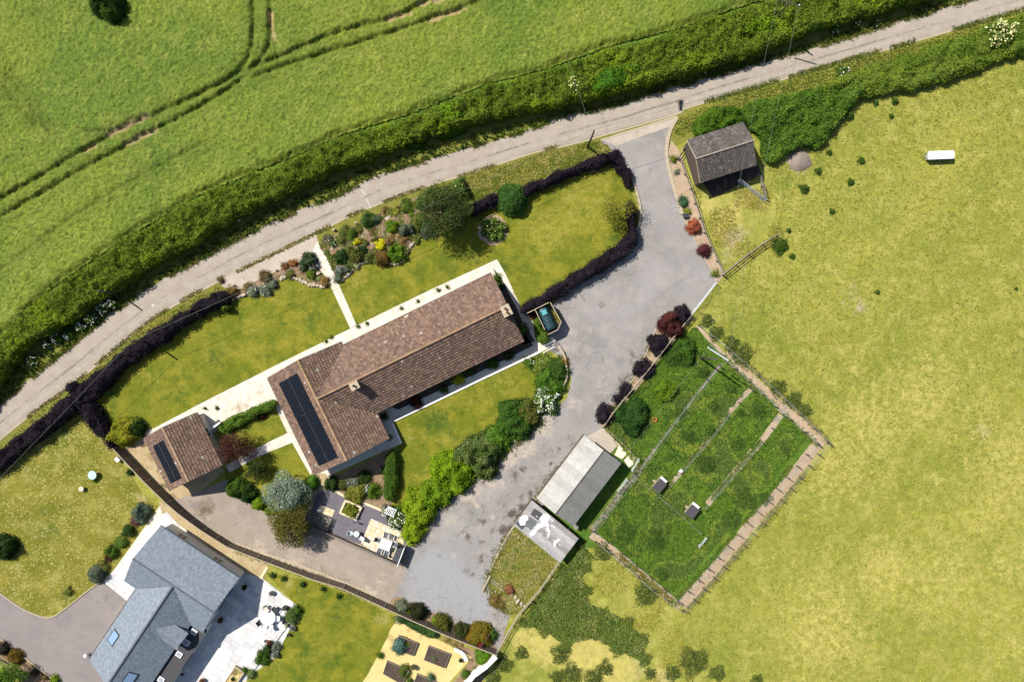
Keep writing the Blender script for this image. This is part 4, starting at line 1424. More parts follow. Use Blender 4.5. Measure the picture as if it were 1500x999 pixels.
def main_house():
    ze, zr = 2.5, 5.15
    u0, uw, ue, um = -28.5, -18.54, 1.33, -23.5
    vs, vn, ws, wn_, vm = -0.60, 8.46, -4.08, 8.99, 3.93
    root = thing('bungalow', 'long brown tiled bungalow with a cross wing and two chimneys beside the driveway', 'house', tuple(hb.p(-12, 3.9, 0)))
    wm = MB()
    hb.boxuv(wm, u0 + .5, uw - .5, ws + .35, wn_ - .35, 0, ze)
    hb.gable(wm, u0 + .5, uw - .5, ws + .35, wn_ - .35, ze, zr - .22, 'v')
    part('wall', wm, M['wall_cream'], root)
    wm = MB()
    hb.boxuv(wm, uw - .498, ue - .25, vs + .5, vn - .5, 0, ze)
    hb.gable(wm, uw - 4, ue - .25, vs + .5, vn - .5, ze, zr - .22, 'u')
    part('wall', wm, M['wall_cream'], root)
    km = (zr - ze) / (vn - vm)
    kw = (zr - ze) / (um - u0)
    zN = lambda u, v: ze + (vn - v) * km
    zS = lambda u, v: ze + (v - vs) * km
    zWw = lambda u, v: ze + (u - u0) * kw
    zE = lambda u, v: ze + (uw - u) * kw
    hb.slope(root, [(ue, vn), (uw, vn), (um, vm), (ue, vm)], (ue, vn), (uw, vn), zN)
    hb.slope(root, [(ue, vs), (ue, vm), (um, vm), (uw, vs)], (uw, vs), (ue, vs), zS)
    hb.slope(root, [(u0, ws), (um, ws), (um, wn_), (u0, wn_)], (u0, ws), (u0, wn_), zWw)
    hb.slope(root, [(um, wn_), (um, vm), (uw, vn), (uw, wn_)], (uw, vn), (uw, wn_), zE)
    hb.slope(root, [(um, vm), (um, ws), (uw, ws), (uw, vs)], (uw, ws), (uw, vs), zE)
    rc = C(196, 160, 122)
    hb.ridge(root, (um, vm), (ue, vm), zr + .03, zr + .03, rc, M['tile'])
    hb.ridge(root, (um, ws), (um, wn_), zr + .03, zr + .03, C(206, 170, 126), M['tile'])
    # valleys
    for v_ in (vn, vs):
        mb = MB()
        mb.bar(hb.p(uw, v_, ze + .035), hb.p(um, vm, zr + .02), .16, .01)
        part('valley_gutter', mb, M['darkmetal'], root)
    # gutters
    for (a, b) in (((uw, vn + .08), (ue, vn + .08)), ((uw + .1, vs - .08), (ue, vs - .08)), ((u0 - .08, ws), (u0 - .08, wn_)), ((uw + .08, ws), (uw + .08, vs - .2))):
        mb = MB()
        mb.tube([hb.p(*a, ze - .06), hb.p(*b, ze - .06)], .06, 6)
        part('gutter', mb, M['wood_dark'], root)
    for (a, b) in (((u0, ws), (um, ws)), ((uw, ws), (um, ws)), ((u0, wn_), (um, wn_)), ((uw, wn_), (um, wn_)), ((ue, vs), (ue, vm)), ((ue, vn), (ue, vm))):
        mb = MB()
        mb.bar(hb.p(*a, ze - .10), hb.p(*b, zr - .10), .04, .2)
        part('bargeboard', mb, M['wood'], root)
    chimney(hb, root, .95, 3.45, .95, 1.15, 2.6, 5.75, [(0, -.25), (0, .25)])
    pc = W(519, 565, 6.0)
    cu, cv = np.dot(hb.u, pc.xy), np.dot(hb.v, pc.xy)
    chimney(hb, root, cu, cv, .9, .75, 3.9, 5.9, [(0, 0)])
    # roof vent on the front slope
    pv = W(594, 463, 3.5)
    mb = MB()
    mb.box((pv.x, pv.y, zN(0, np.dot(hb.v, pv.xy)) + .11), (.5, .22, .14), A26)
    part('roof_vent', mb, M['paint'], root)
    W_ = []
    for u_ in (-16, -12.4, -8.2, -4.4):
        W_.append(('+v', u_, vn - .5, .95, 1.7, 1.15, False))
    W_.append(('+v', -14.2, vn - .5, .03, 1.0, 2.05, True))
    for u_ in (-15.6, -11.6, -3.4):
        W_.append(('-v', u_, vs + .5, .95, 1.8, 1.15, False))
    W_.append(('-v', -5.9, vs + .5, .03, 1.0, 2.05, True))
    W_ += [('-u', 6.2, u0 + .5, .95, 1.5, 1.15, False), ('-u', 1.5, u0 + .5, .95, 1.5, 1.15, False), ('-u', -1.6, u0 + .5, .03, 1.0, 2.05, True), ('+v', -23.5, wn_ - .35, .95, 2.2, 1.2, False), ('-v', -23.5, ws + .35, .95, 2.4, 1.2, False), ('+u', 1.6, ue - .25, .95, 1.2, 1.1, False)]
    hb.windows(root, W_)
    # solar panels on the west slope
    def array(lab, zf, u_a, u_b, v_a, v_b, nu, nv, zc_):
        ar = thing('solar_array', lab, 'solar panels', tuple(hb.p((u_a + u_b) / 2, (v_a + v_b) / 2, zc_)))
        du, dv = (u_b - u_a) / nu, (v_b - v_a) / nv
        for i in range(nu):
            for j in range(nv):
                uu, vv = u_a + du * i, v_a + dv * j
                q = [(uu + .012, vv + .012), (uu + du - .012, vv + .012), (uu + du - .012, vv + dv - .012), (uu + .012, vv + dv - .012)]
                mb = MB()
                top = [hb.p(a, b, zf(a, b) + .15) for a, b in q]
                bot = [hb.p(a, b, zf(a, b) + .10) for a, b in q]
                mb.add(top + bot, [(0, 1, 2, 3), (7, 6, 5, 4), (0, 4, 5, 1), (1, 5, 6, 2), (2, 6, 7, 3), (3, 7, 4, 0)])
                pn = part('solar_panel', mb, M['solar'], ar)
        for uu in (u_a + du * .5, u_a + du * 1.5):
            mb = MB()
            mb.bar(hb.p(uu, v_a + .1, zf(uu, 0) + .075), hb.p(uu, v_b - .1, zf(uu, 0) + .075), .05, .05)
            part('mounting_rail', mb, M['alu'], ar)
        mb = MB()
        uu = u_a + du
        mb.bar(hb.p(uu, v_a + .02, zf(uu, 0) + .156), hb.p(uu, v_b - .02, zf(uu, 0) + .156), .012, .012)
        part('centre_strip', mb, M['wood_grey'], ar)
    array('long array of black solar panels on the bungalow wing roof', zWw, -27.35, -24.35, -3.3, 7.7, 2, 7, 3.6)
    # garage
    g0, g1, gs, gn, gz, gr = -45.15, -38.1, 1.85, 8.99, 2.4, 4.25
    gm = (g0 + g1) / 2
    ga = thing('garage', 'small brown tiled garage with solar panels beside the long fence', 'garage', tuple(hb.p(gm, 5.4, 0)))
    wm = MB()
    hb.boxuv(wm, g0 + .3, g1 - .3, gs + .25, gn - .25, 0, gz)
    hb.gable(wm, g0 + .3, g1 - .3, gs + .25, gn - .25, gz, gr - .2, 'v')
    part('wall', wm, M['wall_cream'], ga)
    k = (gr - gz) / (gm - g0)
    zw = lambda u, v: gz + (u - g0) * k
    ze_ = lambda u, v: gz + (g1 - u) * k
    hb.slope(ga, [(g0, gs), (gm, gs), (gm, gn), (g0, gn)], (g0, gs), (g0, gn), zw)
    hb.slope(ga, [(gm, gn), (gm, gs), (g1, gs), (g1, gn)], (g1, gs), (g1, gn), ze_)
    hb.ridge(ga, (gm, gs), (gm, gn), gr + .03, gr + .03, C(206, 170, 136), M['tile'])
    gd = hb.cube('garage_door', ga, gm - 2.2, gm + 2.2, gs + .19, gs + .246, 0.03, 2.1, M['white'])
    hb.windows(ga, [('+u', 3.6, g1 - .3, .03, .95, 2.05, True), ('+u', 6.3, g1 - .3, 1.0, 1.2, 1.0, False)])
    for uu in (g0 - .07, g1 + .07):
        mb = MB()
        mb.tube([hb.p(uu, gs, gz - .06), hb.p(uu, gn, gz - .06)], .055, 6)
        part('gutter', mb, M['wood_dark'], ga)
    array('short array of black solar panels on the garage roof', zw, -44.35, -42.35, 2.6, 7.6, 2, 4, 3.2)


main_house()


def neighbour_house():
    ang = math.atan2(-0.553, 0.834)
    b = Bld(ang)
    ze, zr = 2.8, 4.9
    a0, a1, b0, b1, bm = -23.0, -11.6, -49.85, -41.92, -45.88
    s0, s1, sm, se = -21.25, -13.4, -17.3, -60.0
    root = thing('slate_house', 'grey slate roofed house with a dormer and rooflights beside its pale patio', 'house', tuple(b.p(-17, -50, 0)))
    wm = MB()
    b.boxuv(wm, a0 + .3, a1 - .25, b0 + .35, b1 - .3, 0, ze)
    b.gable(wm, a0 + .3, a1 - .25, b0 + .35, b1 - .3, ze, zr - .2, 'u')
    part('wall', wm, M['wall_white'], root)
    wm = MB()
    b.boxuv(wm, s0 + .35, s1 - .35, se + .3, b0 + .34, 0, ze)
    b.gable(wm, s0 + .35, s1 - .35, se + .3, b0 + 3, ze, zr - .2, 'v')
    part('wall', wm, M['wall_white'], root)
    k1 = (zr - ze) / (b1 - bm)
    k2 = (zr - ze) / (s1 - sm)
    zN = lambda u, v: ze + (b1 - v) * k1
    zS = lambda u, v: ze + (v - b0) * k1
    zW = lambda u, v: ze + (u - s0) * k2
    zE = lambda u, v: ze + (s1 - u) * k2
    b.slope(root, [(a0, b1), (a0, bm), (a1, bm), (a1, b1)], (a0, b1), (a1, b1), zN, 'slate')
    b.slope(root, [(a0, b0), (s0, b0), (sm, bm), (a0, bm)], (a0, b0), (s0, b0), zS, 'slate')
    b.slope(root, [(s1, b0), (a1, b0), (a1, bm), (sm, bm)], (s1, b0), (a1, b0), zS, 'slate')
    b.slope(root, [(s0, se), (sm, se), (sm, bm), (s0, b0)], (s0, se), (s0, b0), zW, 'slate')
    b.slope(root, [(sm, se), (s1, se), (s1, b0), (sm, bm)], (s1, se), (s1, b0), zE, 'slate')
    rc = C(132, 136, 146)
    b.ridge(root, (a0, bm), (a1, bm), zr + .02, zr + .02, rc, M['slate'], .1)
    b.ridge(root, (sm, se), (sm, bm), zr + .02, zr + .02, rc, M['slate'], .1)
    # flat roof along the patio side
    mb = MB()
    b.boxuv(mb, s1 - .3, s1 + 2.0, se + .2, b0 + .3, 2.30, 2.45)
    part('flat_roof', mb, M['felt'], root)
    mb = MB()
    b.boxuv(mb, s1 - .348, s1 + 1.8, se + .4, b0 + .345, 0, 2.298)
    part('wall', mb, M['wall_white'], root)
    for (px, py) in ((284, 925), (273, 941), (262.5, 958), (236, 995)):
        p = W(px, py, 2.55)
        sk = MB()
        sk.box((p.x, p.y, 2.53), (.75, .62, .16), ang)
        o = part('rooflight', sk, M['upvc'], root)
        sk = MB()
        sk.box((p.x, p.y, 2.617), (.6, .47, .012), ang)
        part('pane', sk, M['lead'], o)
    # rooflights in the slopes
    for (px, py, zf, zz) in ((165, 934, zW, 3.6), (189, 995, zE, 4.3)):
        p = W(px, py, zz)
        uu, vv = np.dot(b.u, p.xy), np.dot(b.v, p.xy)
        for (nm, ra, rb, h0, h1, mt) in (('rooflight', .55, .8, .0, .11, M['darkmetal']), ('pane', .45, .7, .1, .125, M['skyglass'])):
            q = [(uu - ra, vv - rb), (uu + ra, vv - rb), (uu + ra, vv + rb), (uu - ra, vv + rb)]
            mb = MB()
            mb.add([b.p(*c, zf(*c) + h1) for c in q] + [b.p(*c, zf(*c) + h0) for c in q], [(0, 1, 2, 3), (7, 6, 5, 4), (0, 4, 5, 1), (1, 5, 6, 2), (2, 6, 7, 3), (3, 7, 4, 0)])
            o = part(nm, mb, mt, root if nm == 'rooflight' else o)
    # dormer on the patio-side slope
    dv = -51.6
    du0, du1, dz, dt = -16.2, -12.9, 3.55, 4.45
    mb = MB()
    b.boxuv(mb, -15.0, du1 - .3, dv - 1.0, dv + 1.0, 2.6, dz)
    b.gable(mb, du0 + .6, du1 - .3, dv - 1.0, dv + 1.0, dz, dt - .12, 'u')
    dm = part('dormer', mb, M['lead'], root)
    zd1 = lambda u, v: dz + (v - (dv - 1.2)) * (dt - dz) / 1.2
    zd2 = lambda u, v: dz + ((dv + 1.2) - v) * (dt - dz) / 1.2
    for (zf, va, vb) in ((zd1, dv - 1.2, dv), (zd2, dv + 1.2, dv)):
        tbm = MB()
        q = [(-14.9, va), (du1, va), (du1, vb), (du0 - .25, vb)]
        pts = [b.p(*c, zf(*c)) for c in q]
        A = pts[0]
        e = (pts[1] - A) / np.linalg.norm(pts[1] - A)
        up = pts[2] - pts[1]
        up /= np.linalg.norm(up)
        if np.cross(e, up)[2] < 0:
            e = -e
            A = pts[1]
        loc = [(np.dot(c - A, e), np.dot(c - A, up)) for c in pts]
        tiles(tbm, A, e, up, loc, .25, .24, FLAT, .014, slate_c)
        nrm = np.cross(e, up)
        order = [0, 1, 2, 3] if np.cross(pts[1] - pts[0], pts[2] - pts[1])[2] > 0 else [3, 2, 1, 0]
        tbm.add([pts[k] - nrm * .01 for k in order] + [pts[k] - nrm * .08 for k in order], [(0, 1, 2, 3), (7, 6, 5, 4), (0, 4, 5, 1), (1, 5, 6, 2), (2, 6, 7, 3), (3, 7, 4, 0)], C(130, 136, 146))
        tag(part('dormer_slates', tbm, M['slate'], dm), kind='stuff')
    b.windows(root, [('+u', bm, a1 - .25, .05, 3.6, 2.2, False), ('-v', -18.8, se + .3, 1.0, 1.4, 1.1, False), ('-v', -15.8, se + .3, 1.0, 1.4, 1.1, False), ('-u', -53, s0 + .35, 1.0, 1.4, 1.1, False), ('-u', -57, s0 + .35, .05, 1.0, 2.05, True), ('+u', -55, s1 + 1.8, .05, 2.4, 2.0, False), ('-u', -45.9, a0 + .3, 1.0, 1.6, 1.1, False), ('+v', -20.4, b1 - .3, 1.0, 1.2, 1.0, False), ('+v', -15.2, b1 - .3, 1.0, 1.2, 1.0, False)])
    for (q0, q1) in (((s0 - .06, se), (s0 - .06, b0 - .1)), ((a0, b1 + .06), (a1, b1 + .06))):
        mb = MB()
        mb.tube([b.p(*q0, ze - .06), b.p(*q1, ze - .06)], .06, 6)
        part('gutter', mb, M['darkmetal'], root)
    return b


nb = neighbour_house()


def corr_sheets(root, A, e, up, L, H, w, colf, mat, amp=.022, pitch=.15, name='roof_sheet', gap=.0):
    """corrugated sheets, each its own piece"""
    n = np.cross(e, up)
    k = max(1, round(L / w))
    w = L / k
    for i in range(k):
        m = int(w / pitch * 2) + 1
        xs = np.linspace(0, w * 1.01, m * 2)
        zz = amp * np.sin(xs / pitch * 2 * math.pi) + (.006 if i % 2 else 0)
        V = []
        lift = rng.normal(0, .006)
        for t in (0.0, H):
            for x, z in zip(xs, zz):
                V.append(A + e * (i * w + x) + up * t + n * (z + lift))
        q = len(xs)
        F = [(j, j + 1, q + j + 1, q + j) for j in range(q - 1)]
        mb = MB()
        c = colf(i, k)
        mb.add(V, F, c)
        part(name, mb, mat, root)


def barn():
    s = Bld(math.atan2(2.15, 6.76))
    O = W(1006, 205, 2.8)
    base = np.array([np.dot(s.u, O.xy), np.dot(s.v, O.xy)])
    u0, v1 = base
    u1, v0 = u0 + 7.15, v1 - 5.45
    vm = (v0 + v1) / 2
    ze, zr = 2.75, 3.95
    root = thing('field_barn', 'old open fronted barn with dark lichened corrugated roof beside the thicket', 'barn', tuple(s.p((u0 + u1) / 2, vm, 0)))
    f = lambda i, k: C(106, 98, 94) * rng.uniform(.85, 1.12)
    for (A, Bq, top) in (((u0, v1), (u1, v1), (u0, vm)), ((u0, v0), (u1, v0), (u0, vm))):
        Ap = s.p(*A, ze)
        Bp = s.p(*Bq, ze)
        e = (Bp - Ap) / np.linalg.norm(Bp - Ap)
        up = s.p(*top, zr) - Ap
        H = np.linalg.norm(up)
        up /= H
        if np.cross(e, up)[2] < 0:
            e = -e
            Ap = Bp
        corr_sheets(root, Ap, e, up, 7.15, H + .02, 1.0, f, M['fibre'], .03, .18)
    mb = MB()
    mb.tube([s.p(u0 - .1, vm, zr + .02), s.p(u1 + .1, vm, zr + .02)], .1, 8, C(186, 170, 152))
    part('ridge_cap', mb, M['fibre'], root)
    for u_ in (u0 + .2, u1 - .2):
        mb = MB()
        V = [s.p(u_ - .04, v0 + .2, 0), s.p(u_ - .04, v1 - .2, 0), s.p(u_ - .04, v1 - .2, ze - .05), s.p(u_ - .04, vm, zr - .14), s.p(u_ - .04, v0 + .2, ze - .05)]
        V2 = [q + np.array([*(s.u * .08), 0]) for q in V]
        mb.add(V + V2, [(4, 3, 2, 1, 0), (5, 6, 7, 8, 9), (0, 1, 6, 5), (1, 2, 7, 6), (2, 3, 8, 7), (3, 4, 9, 8), (4, 0, 5, 9)])
        part('gable_wall', mb, M['wood_dark'], root)
    s.cube('back_wall', root, u0 + .25, u1 - .25, v1 - .28, v1 - .2, 0, ze - .1, M['wood_dark'])
    for i in range(4):
        uu = u0 + .35 + i * (7.15 - .7) / 3
        s.cube('post', root, uu - .08, uu + .08, v0 + .2, v0 + .36, 0, ze - .08, M['wood_dark'])
    s.cube('beam', root, u0 + .3, u1 - .3, v0 + .21, v0 + .35, ze - .28, ze - .1, M['wood_dark'])
    for v_ in (v0 + .05, v1 - .05):
        mb = MB()
        mb.tube([s.p(u0, v_, ze - .08), s.p(u1, v_, ze - .08)], .05, 6)
        part('gutter', mb, M['wood_grey'], root)
    mb = MB()
    mb.bar(s.p(u0 - .02, v0, ze - .02), s.p(u0 - .02, vm, zr - .02), .06, .16)
    mb.bar(s.p(u0 - .02, v1, ze - .02), s.p(u0 - .02, vm, zr - .02), .06, .16)
    part('bargeboard', mb, M['wood'], root)


barn()


def sheds():
    L1, L2 = W(856, 637, 2.2), W(786, 729, 2.2)
    d = L2 - L1
    s = Bld(math.atan2(d.y, d.x))
    u0, v0 = np.dot(s.u, L1.xy), np.dot(s.v, L1.xy)
    Ln = 9.56
    wd = 5.55                       # +v is toward the paddock side
    sg = 1
    R1 = W(908, 680, 2.2)
    vr = np.dot(s.v, R1.xy)
    sg = 1 if vr > v0 else -1
    root = thing('long_shed', 'long shed with sun and shade painted into its corrugated roof slopes beside the track', 'shed', tuple(s.p(u0 + Ln / 2, (v0 + vr) / 2, 0)))
    ze, zr = 2.45, 3.3
    vm = (v0 + vr) / 2
    for side, (va, cf) in enumerate(((v0, lambda i, k: C(230, 226, 218) * rng.uniform(.84, 1.05)), (vr, lambda i, k: C(172, 170, 164) * rng.uniform(.88, 1.05)))):  # track slope toned sunlit, paddock slope shaded: light painted into the tin
        A = s.p(u0, va, ze)
        B_ = s.p(u0 + Ln, va, ze)
        e = (B_ - A) / Ln
        up = s.p(u0, vm, zr) - A
        H = np.linalg.norm(up)
        up /= H
        if np.cross(e, up)[2] < 0:
            e = -e
            A = B_
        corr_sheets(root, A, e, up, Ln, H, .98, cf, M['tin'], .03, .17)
    mb = MB()
    mb.tube([s.p(u0, vm, zr + .02), s.p(u0 + Ln, vm, zr + .02)], .07, 7, C(120, 116, 110))
    part('ridge_cap', mb, M['tin'], root)
    lo, hi = sorted((v0 + (.15 if vr > v0 else -.15), vr - (.15 if vr > v0 else -.15)))
    mb = MB()
    s.boxuv(mb, u0 + .12, u0 + Ln - .12, lo, hi, 0, ze - .06)
    s.gable(mb, u0 + .12, u0 + Ln - .12, lo, hi, ze - .06, zr - .1, 'u')
    part('wall', mb, M['wood_dark'], root)
    s.cube('door', root, u0 + .06, u0 + .118, (lo + hi) / 2 - .9, (lo + hi) / 2 + .9, .03, 1.95, M['wood_grey'])
    mb = MB()
    for i in range(2):
        s.cube('window', root, u0 + 2 + 3.4 * i, u0 + 3.2 + 3.4 * i, *sorted((v0 + (.146 if vr > v0 else -.146), v0 + (.10 if vr > v0 else -.10))), 1.0, 1.7, M['glass'])
    mb.tube([s.p(u0, v0, ze - .06), s.p(u0 + Ln, v0, ze - .06)], .05, 6)
    part('gutter', mb, M['wood'], root)
    # low shed patched with tin
    q = [W(781, 731, 2.1), W(847.6, 788.5, 1.75), W(820.5, 824.5, 1.75), W(752, 768.6, 2.1)]
    r2 = thing('patched_shed', 'low shed roofed in silver tin with white paint and dark patches', 'shed', (sum(p.x for p in q) / 4, sum(p.y for p in q) / 4, 0))
    A = np.array(q[3])
    e = np.array(q[0]) - A
    Lx = np.linalg.norm(e)
    e /= Lx
    up = np.array(q[2]) - A
    up = -(up - e * np.dot(up, e))
    # sheets run from the low edge up to the track side
    Al = np.array(q[2])
    upv = np.array(q[3]) - Al
    Hh = np.linalg.norm(upv)
    upv /= Hh
    ee = np.array(q[1]) - Al
    Lx = np.linalg.norm(ee)
    ee /= Lx
    A0, e0 = Al, ee
    if np.cross(e0, upv)[2] < 0:
        A0, e0 = Al + ee * Lx, -ee
    tone = [C(208, 203, 198), C(222, 217, 212), C(186, 180, 176)]
    corr_sheets(r2, A0, e0, upv, Lx, Hh * .52, .68, lambda i, k: tone[i % 3] * rng.uniform(.9, 1.08), M['tin'], .014, .1)
    A1 = A0 + upv * Hh * .5 + np.array([0, 0, .02])
    tone2 = [C(204, 199, 195), C(218, 213, 209), C(180, 174, 172), C(208, 202, 199), C(190, 184, 182)]
    corr_sheets(r2, A1, e0, upv, Lx, Hh * .5, .68, lambda i, k: tone2[i % 5] * rng.uniform(.92, 1.08), M['tin'], .014, .1)
    n = np.cross(e0, upv)

    def patch(nm, pts, col, lift):
        mb = MB()
        P3 = []
        if nm == 'paint_patch':
            pts = [(x_ + rng.uniform(-.9, .9), y_ + rng.uniform(-.9, .9)) for x_, y_ in resample(np.array(pts, float), 1.6)]
        for (px, py) in pts:
            # drop the pixel ray on the roof plane
            c0 = np.array([0, 0, HC])
            dr = np.array(W(px, py, 0)) - c0
            t = np.dot(A0 - c0, n) / np.dot(dr, n)
            P3.append(c0 + dr * t + n * lift)
        loc = [(np.dot(p - A0, e0), np.dot(p - A0, upv)) for p in P3]
        F = []
        m = len(P3)
        for t in tessellate_polygon([[Vector((l[0], l[1], 0)) for l in loc]]):
            ar = (loc[t[1]][0] - loc[t[0]][0]) * (loc[t[2]][1] - loc[t[0]][1]) - (loc[t[2]][0] - loc[t[0]][0]) * (loc[t[1]][1] - loc[t[0]][1])
            F.append(tuple(t) if ar > 0 else tuple(t[::-1]))
        mb.add(P3, F, col)
        part(nm, mb, M['tin'], r2)
    patch('felt_patch', [(783, 744), (796, 753), (789, 762), (777, 753)], C(96, 94, 98), .05)
    patch('felt_patch', [(776, 756), (787, 764), (778, 776), (767, 769)], C(130, 136, 136), .05)
    patch('felt_patch', [(755, 766), (760, 760), (772, 768), (764, 776)], C(100, 106, 108), .048)
    def wob(cx, cy, pts):
        return [(cx + a, cy + b) for a, b in pts]
    patch('paint_patch', [(762, 757), (768, 754), (773, 756), (773, 761), (768, 768), (763, 769), (760, 764)], C(246, 246, 246, 1.3), .058)
    patch('paint_patch', [(796, 752), (802, 752), (806, 757), (803, 765), (805, 772), (800, 770), (795, 771), (789, 774), (782, 783), (777, 786), (775, 781), (782, 775), (787, 768), (793, 764), (790, 760)], C(246, 246, 246, 1.3), .062)
    patch('paint_patch', [(803, 772), (806, 778), (804, 786), (800, 788), (803, 781), (800, 774)], C(240, 240, 240, 1.4), .060)
    patch('paint_patch', [(812, 792), (819, 788), (821, 790), (815, 796), (812, 803), (810, 799)], C(236, 236, 236, 1.4), .060)
    for k in range(26):
        cx, cy = 752 + 28 * (k % 5) / 4 + rng.uniform(4, 62), 760 + rng.uniform(-14, 46)
        q_ = (np.array([cx, cy]) - np.array([752, 768.6]))
        a_, b_ = q_ @ np.array([29, -37.6]) / (29 ** 2 + 37.6 ** 2), q_ @ np.array([68.5, 55.9]) / (68.5 ** 2 + 55.9 ** 2)
        if not (.08 < a_ < .92 and .06 < b_ < .94):
            continue
        w_, l_ = rng.uniform(.5, 1.1), rng.uniform(1.2, 4.5)
        dx_, dy_ = .775 * l_, .632 * l_
        patch('paint_patch', [(cx - dx_ - w_ * .5, cy - dy_ + w_ * .5), (cx + w_ * .6, cy - w_ * .6), (cx + dx_, cy + dy_), (cx - w_ * .6, cy + w_ * .7)], C(232, 232, 230, 1.5) * rng.uniform(.7, 1), .056)
    mb = MB()
    mb.prism([A0[:2] + e0[:2] * .12 + upv[:2] * .12, A0[:2] + e0[:2] * (Lx - .12) + upv[:2] * .12, A0[:2] + e0[:2] * (Lx - .12) + upv[:2] * (Hh - .12), A0[:2] + e0[:2] * .12 + upv[:2] * (Hh - .12)], 0, 1.68)
    part('wall', mb, M['wood_dark'], r2)
    # water butt between the sheds
    p = W(844, 772, .9)
    wb = thing('water_butt', 'round grey water butt in the gap between the two sheds', 'barrel', (p.x, p.y, 0))
    mb = MB()
    mb.lathe((p.x, p.y, 0), [(.26, 0), (.31, .25), (.32, .5), (.29, .88), (.31, .9), (.31, .93)], 16)
    part('barrel', mb, M['galv'], wb, True)
    mb = MB()
    mb.lathe((p.x, p.y, .932), [(.3, 0), (.28, .04), (.06, .05)], 16)
    part('lid', mb, M['wood_grey'], wb)


sheds()

# ================================================================== VEGETATION
G_HEDGE = [C(98, 122, 34), C(122, 144, 42), C(82, 106, 32), C(138, 156, 50), C(108, 136, 36), C(150, 172, 42)]
G_LIME = [C(132, 164, 28), C(116, 150, 26), C(146, 172, 40), C(100, 132, 26)]
G_MID = [C(84, 116, 36), C(70, 100, 34), C(98, 128, 42)]
G_DARK = [C(56, 82, 34), C(48, 72, 30), C(70, 96, 40)]
G_NETTLE = [C(92, 128, 42), C(104, 140, 46), C(80, 114, 38), C(120, 150, 52)]
G_PURPLE = [C(50, 42, 52), C(42, 37, 46), C(64, 52, 64), C(46, 42, 44)]
G_MAROON = [C(92, 48, 46), C(78, 42, 44), C(108, 60, 50)]
G_SILVER = [C(160, 176, 150), C(142, 160, 138), C(178, 192, 166), C(120, 140, 118)]
G_OLIVE = [C(120, 116, 48), C(104, 100, 42), C(136, 130, 56), C(90, 92, 40)]
G_GREY = [C(128, 140, 112), C(112, 124, 100), C(146, 154, 126)]
WHITE = C(244, 240, 226, 1.5)
CREAM = C(240, 232, 170, 1.6)
YEL = C(214, 204, 40, 1.7)

HEDGE_UP = [(-60, 560), (0, 493), (67, 430), (133, 384), (183, 351), (217, 331), (290, 287), (390, 248), (443, 226), (500, 201), (600, 171), (717, 124), (800, 104), (893, 71), (1000, 44), (1033, 28), (1083, 13), (1133, 0), (1240, -40), (1340, -80)]
HEDGE_LO = [(-60, 620), (0, 548), (33, 505), (93, 472), (167, 421), (233, 380), (300, 344), (333, 322), (400, 288), (500, 244), (567, 218), (633, 194), (700, 178), (767, 161), (833, 148), (900, 133), (1000, 106), (1100, 78), (1167, 50), (1267, 20), (1317, 4), (1400, -25)]
mass('field_hedge', 'long thick green hedge between the crop field and the lane', 'hedge', HEDGE_UP + HEDGE_LO[::-1], 2.6, G_HEDGE, .22, 70, edge=.5, lump=.16, patch=2.6, smooth=2, jit=.3, zk=.85, up=.45)
# rank growth along the foot of the hedge
tufts('hedge_bottom_grass', 'rank dark grass and weeds along the foot of the field hedge', 'grass', [(-60, 640), (0, 560), (93, 485), (167, 438), (233, 398), (300, 360), (400, 305), (500, 262), (567, 236), (633, 213), (767, 180), (833, 160), (900, 147), (1000, 118), (1100, 90), (1267, 36), (1420, -10),
      (1420, 0), (1267, 46), (1100, 96), (1000, 126), (900, 155), (833, 170), (767, 192), (633, 232), (567, 254), (500, 283), (400, 326), (300, 375), (233, 412), (167, 455), (100, 508), (0, 590), (-60, 650)], 15000, .42, [C(96, 118, 40), C(74, 100, 34), C(120, 128, 52), C(64, 90, 32)], lean=.9, width=.06, patch=1.5)
tufts('verge_grass', 'coarse dry grass on the verge between lane and gardens', 'grass', [(-60, 705), (50, 610), (110, 566), (187, 500), (240, 462), (317, 418), (330, 425), (260, 460), (166, 526), (98, 575), (0, 655), (-60, 720)], 4000, .13, [C(186, 176, 84), C(164, 160, 66), C(204, 188, 102)], lean=1.0, width=.05)
tufts('verge_grass', 'straw green grass on the verge beside the copper hedge and lane junction', 'grass', [(633, 276), (700, 255), (783, 228), (833, 217), (877, 205), (896, 218), (800, 258), (720, 290), (690, 300), (670, 275)], 3200, .14, [C(180, 176, 86), C(156, 160, 68), C(198, 188, 108), C(136, 148, 58)], lean=1.0, width=.05)
tufts('verge_grass', 'green grass on the verge between lane and field thicket', 'grass', [(996, 170), (1100, 135), (1200, 105), (1300, 77), (1500, 20), (1500, 30), (1300, 90), (1180, 135), (1090, 160), (1020, 185), (1000, 200), (985, 196)], 6000, .18, [C(152, 160, 64), C(128, 142, 54), C(172, 172, 80)], lean=1.0, width=.05)
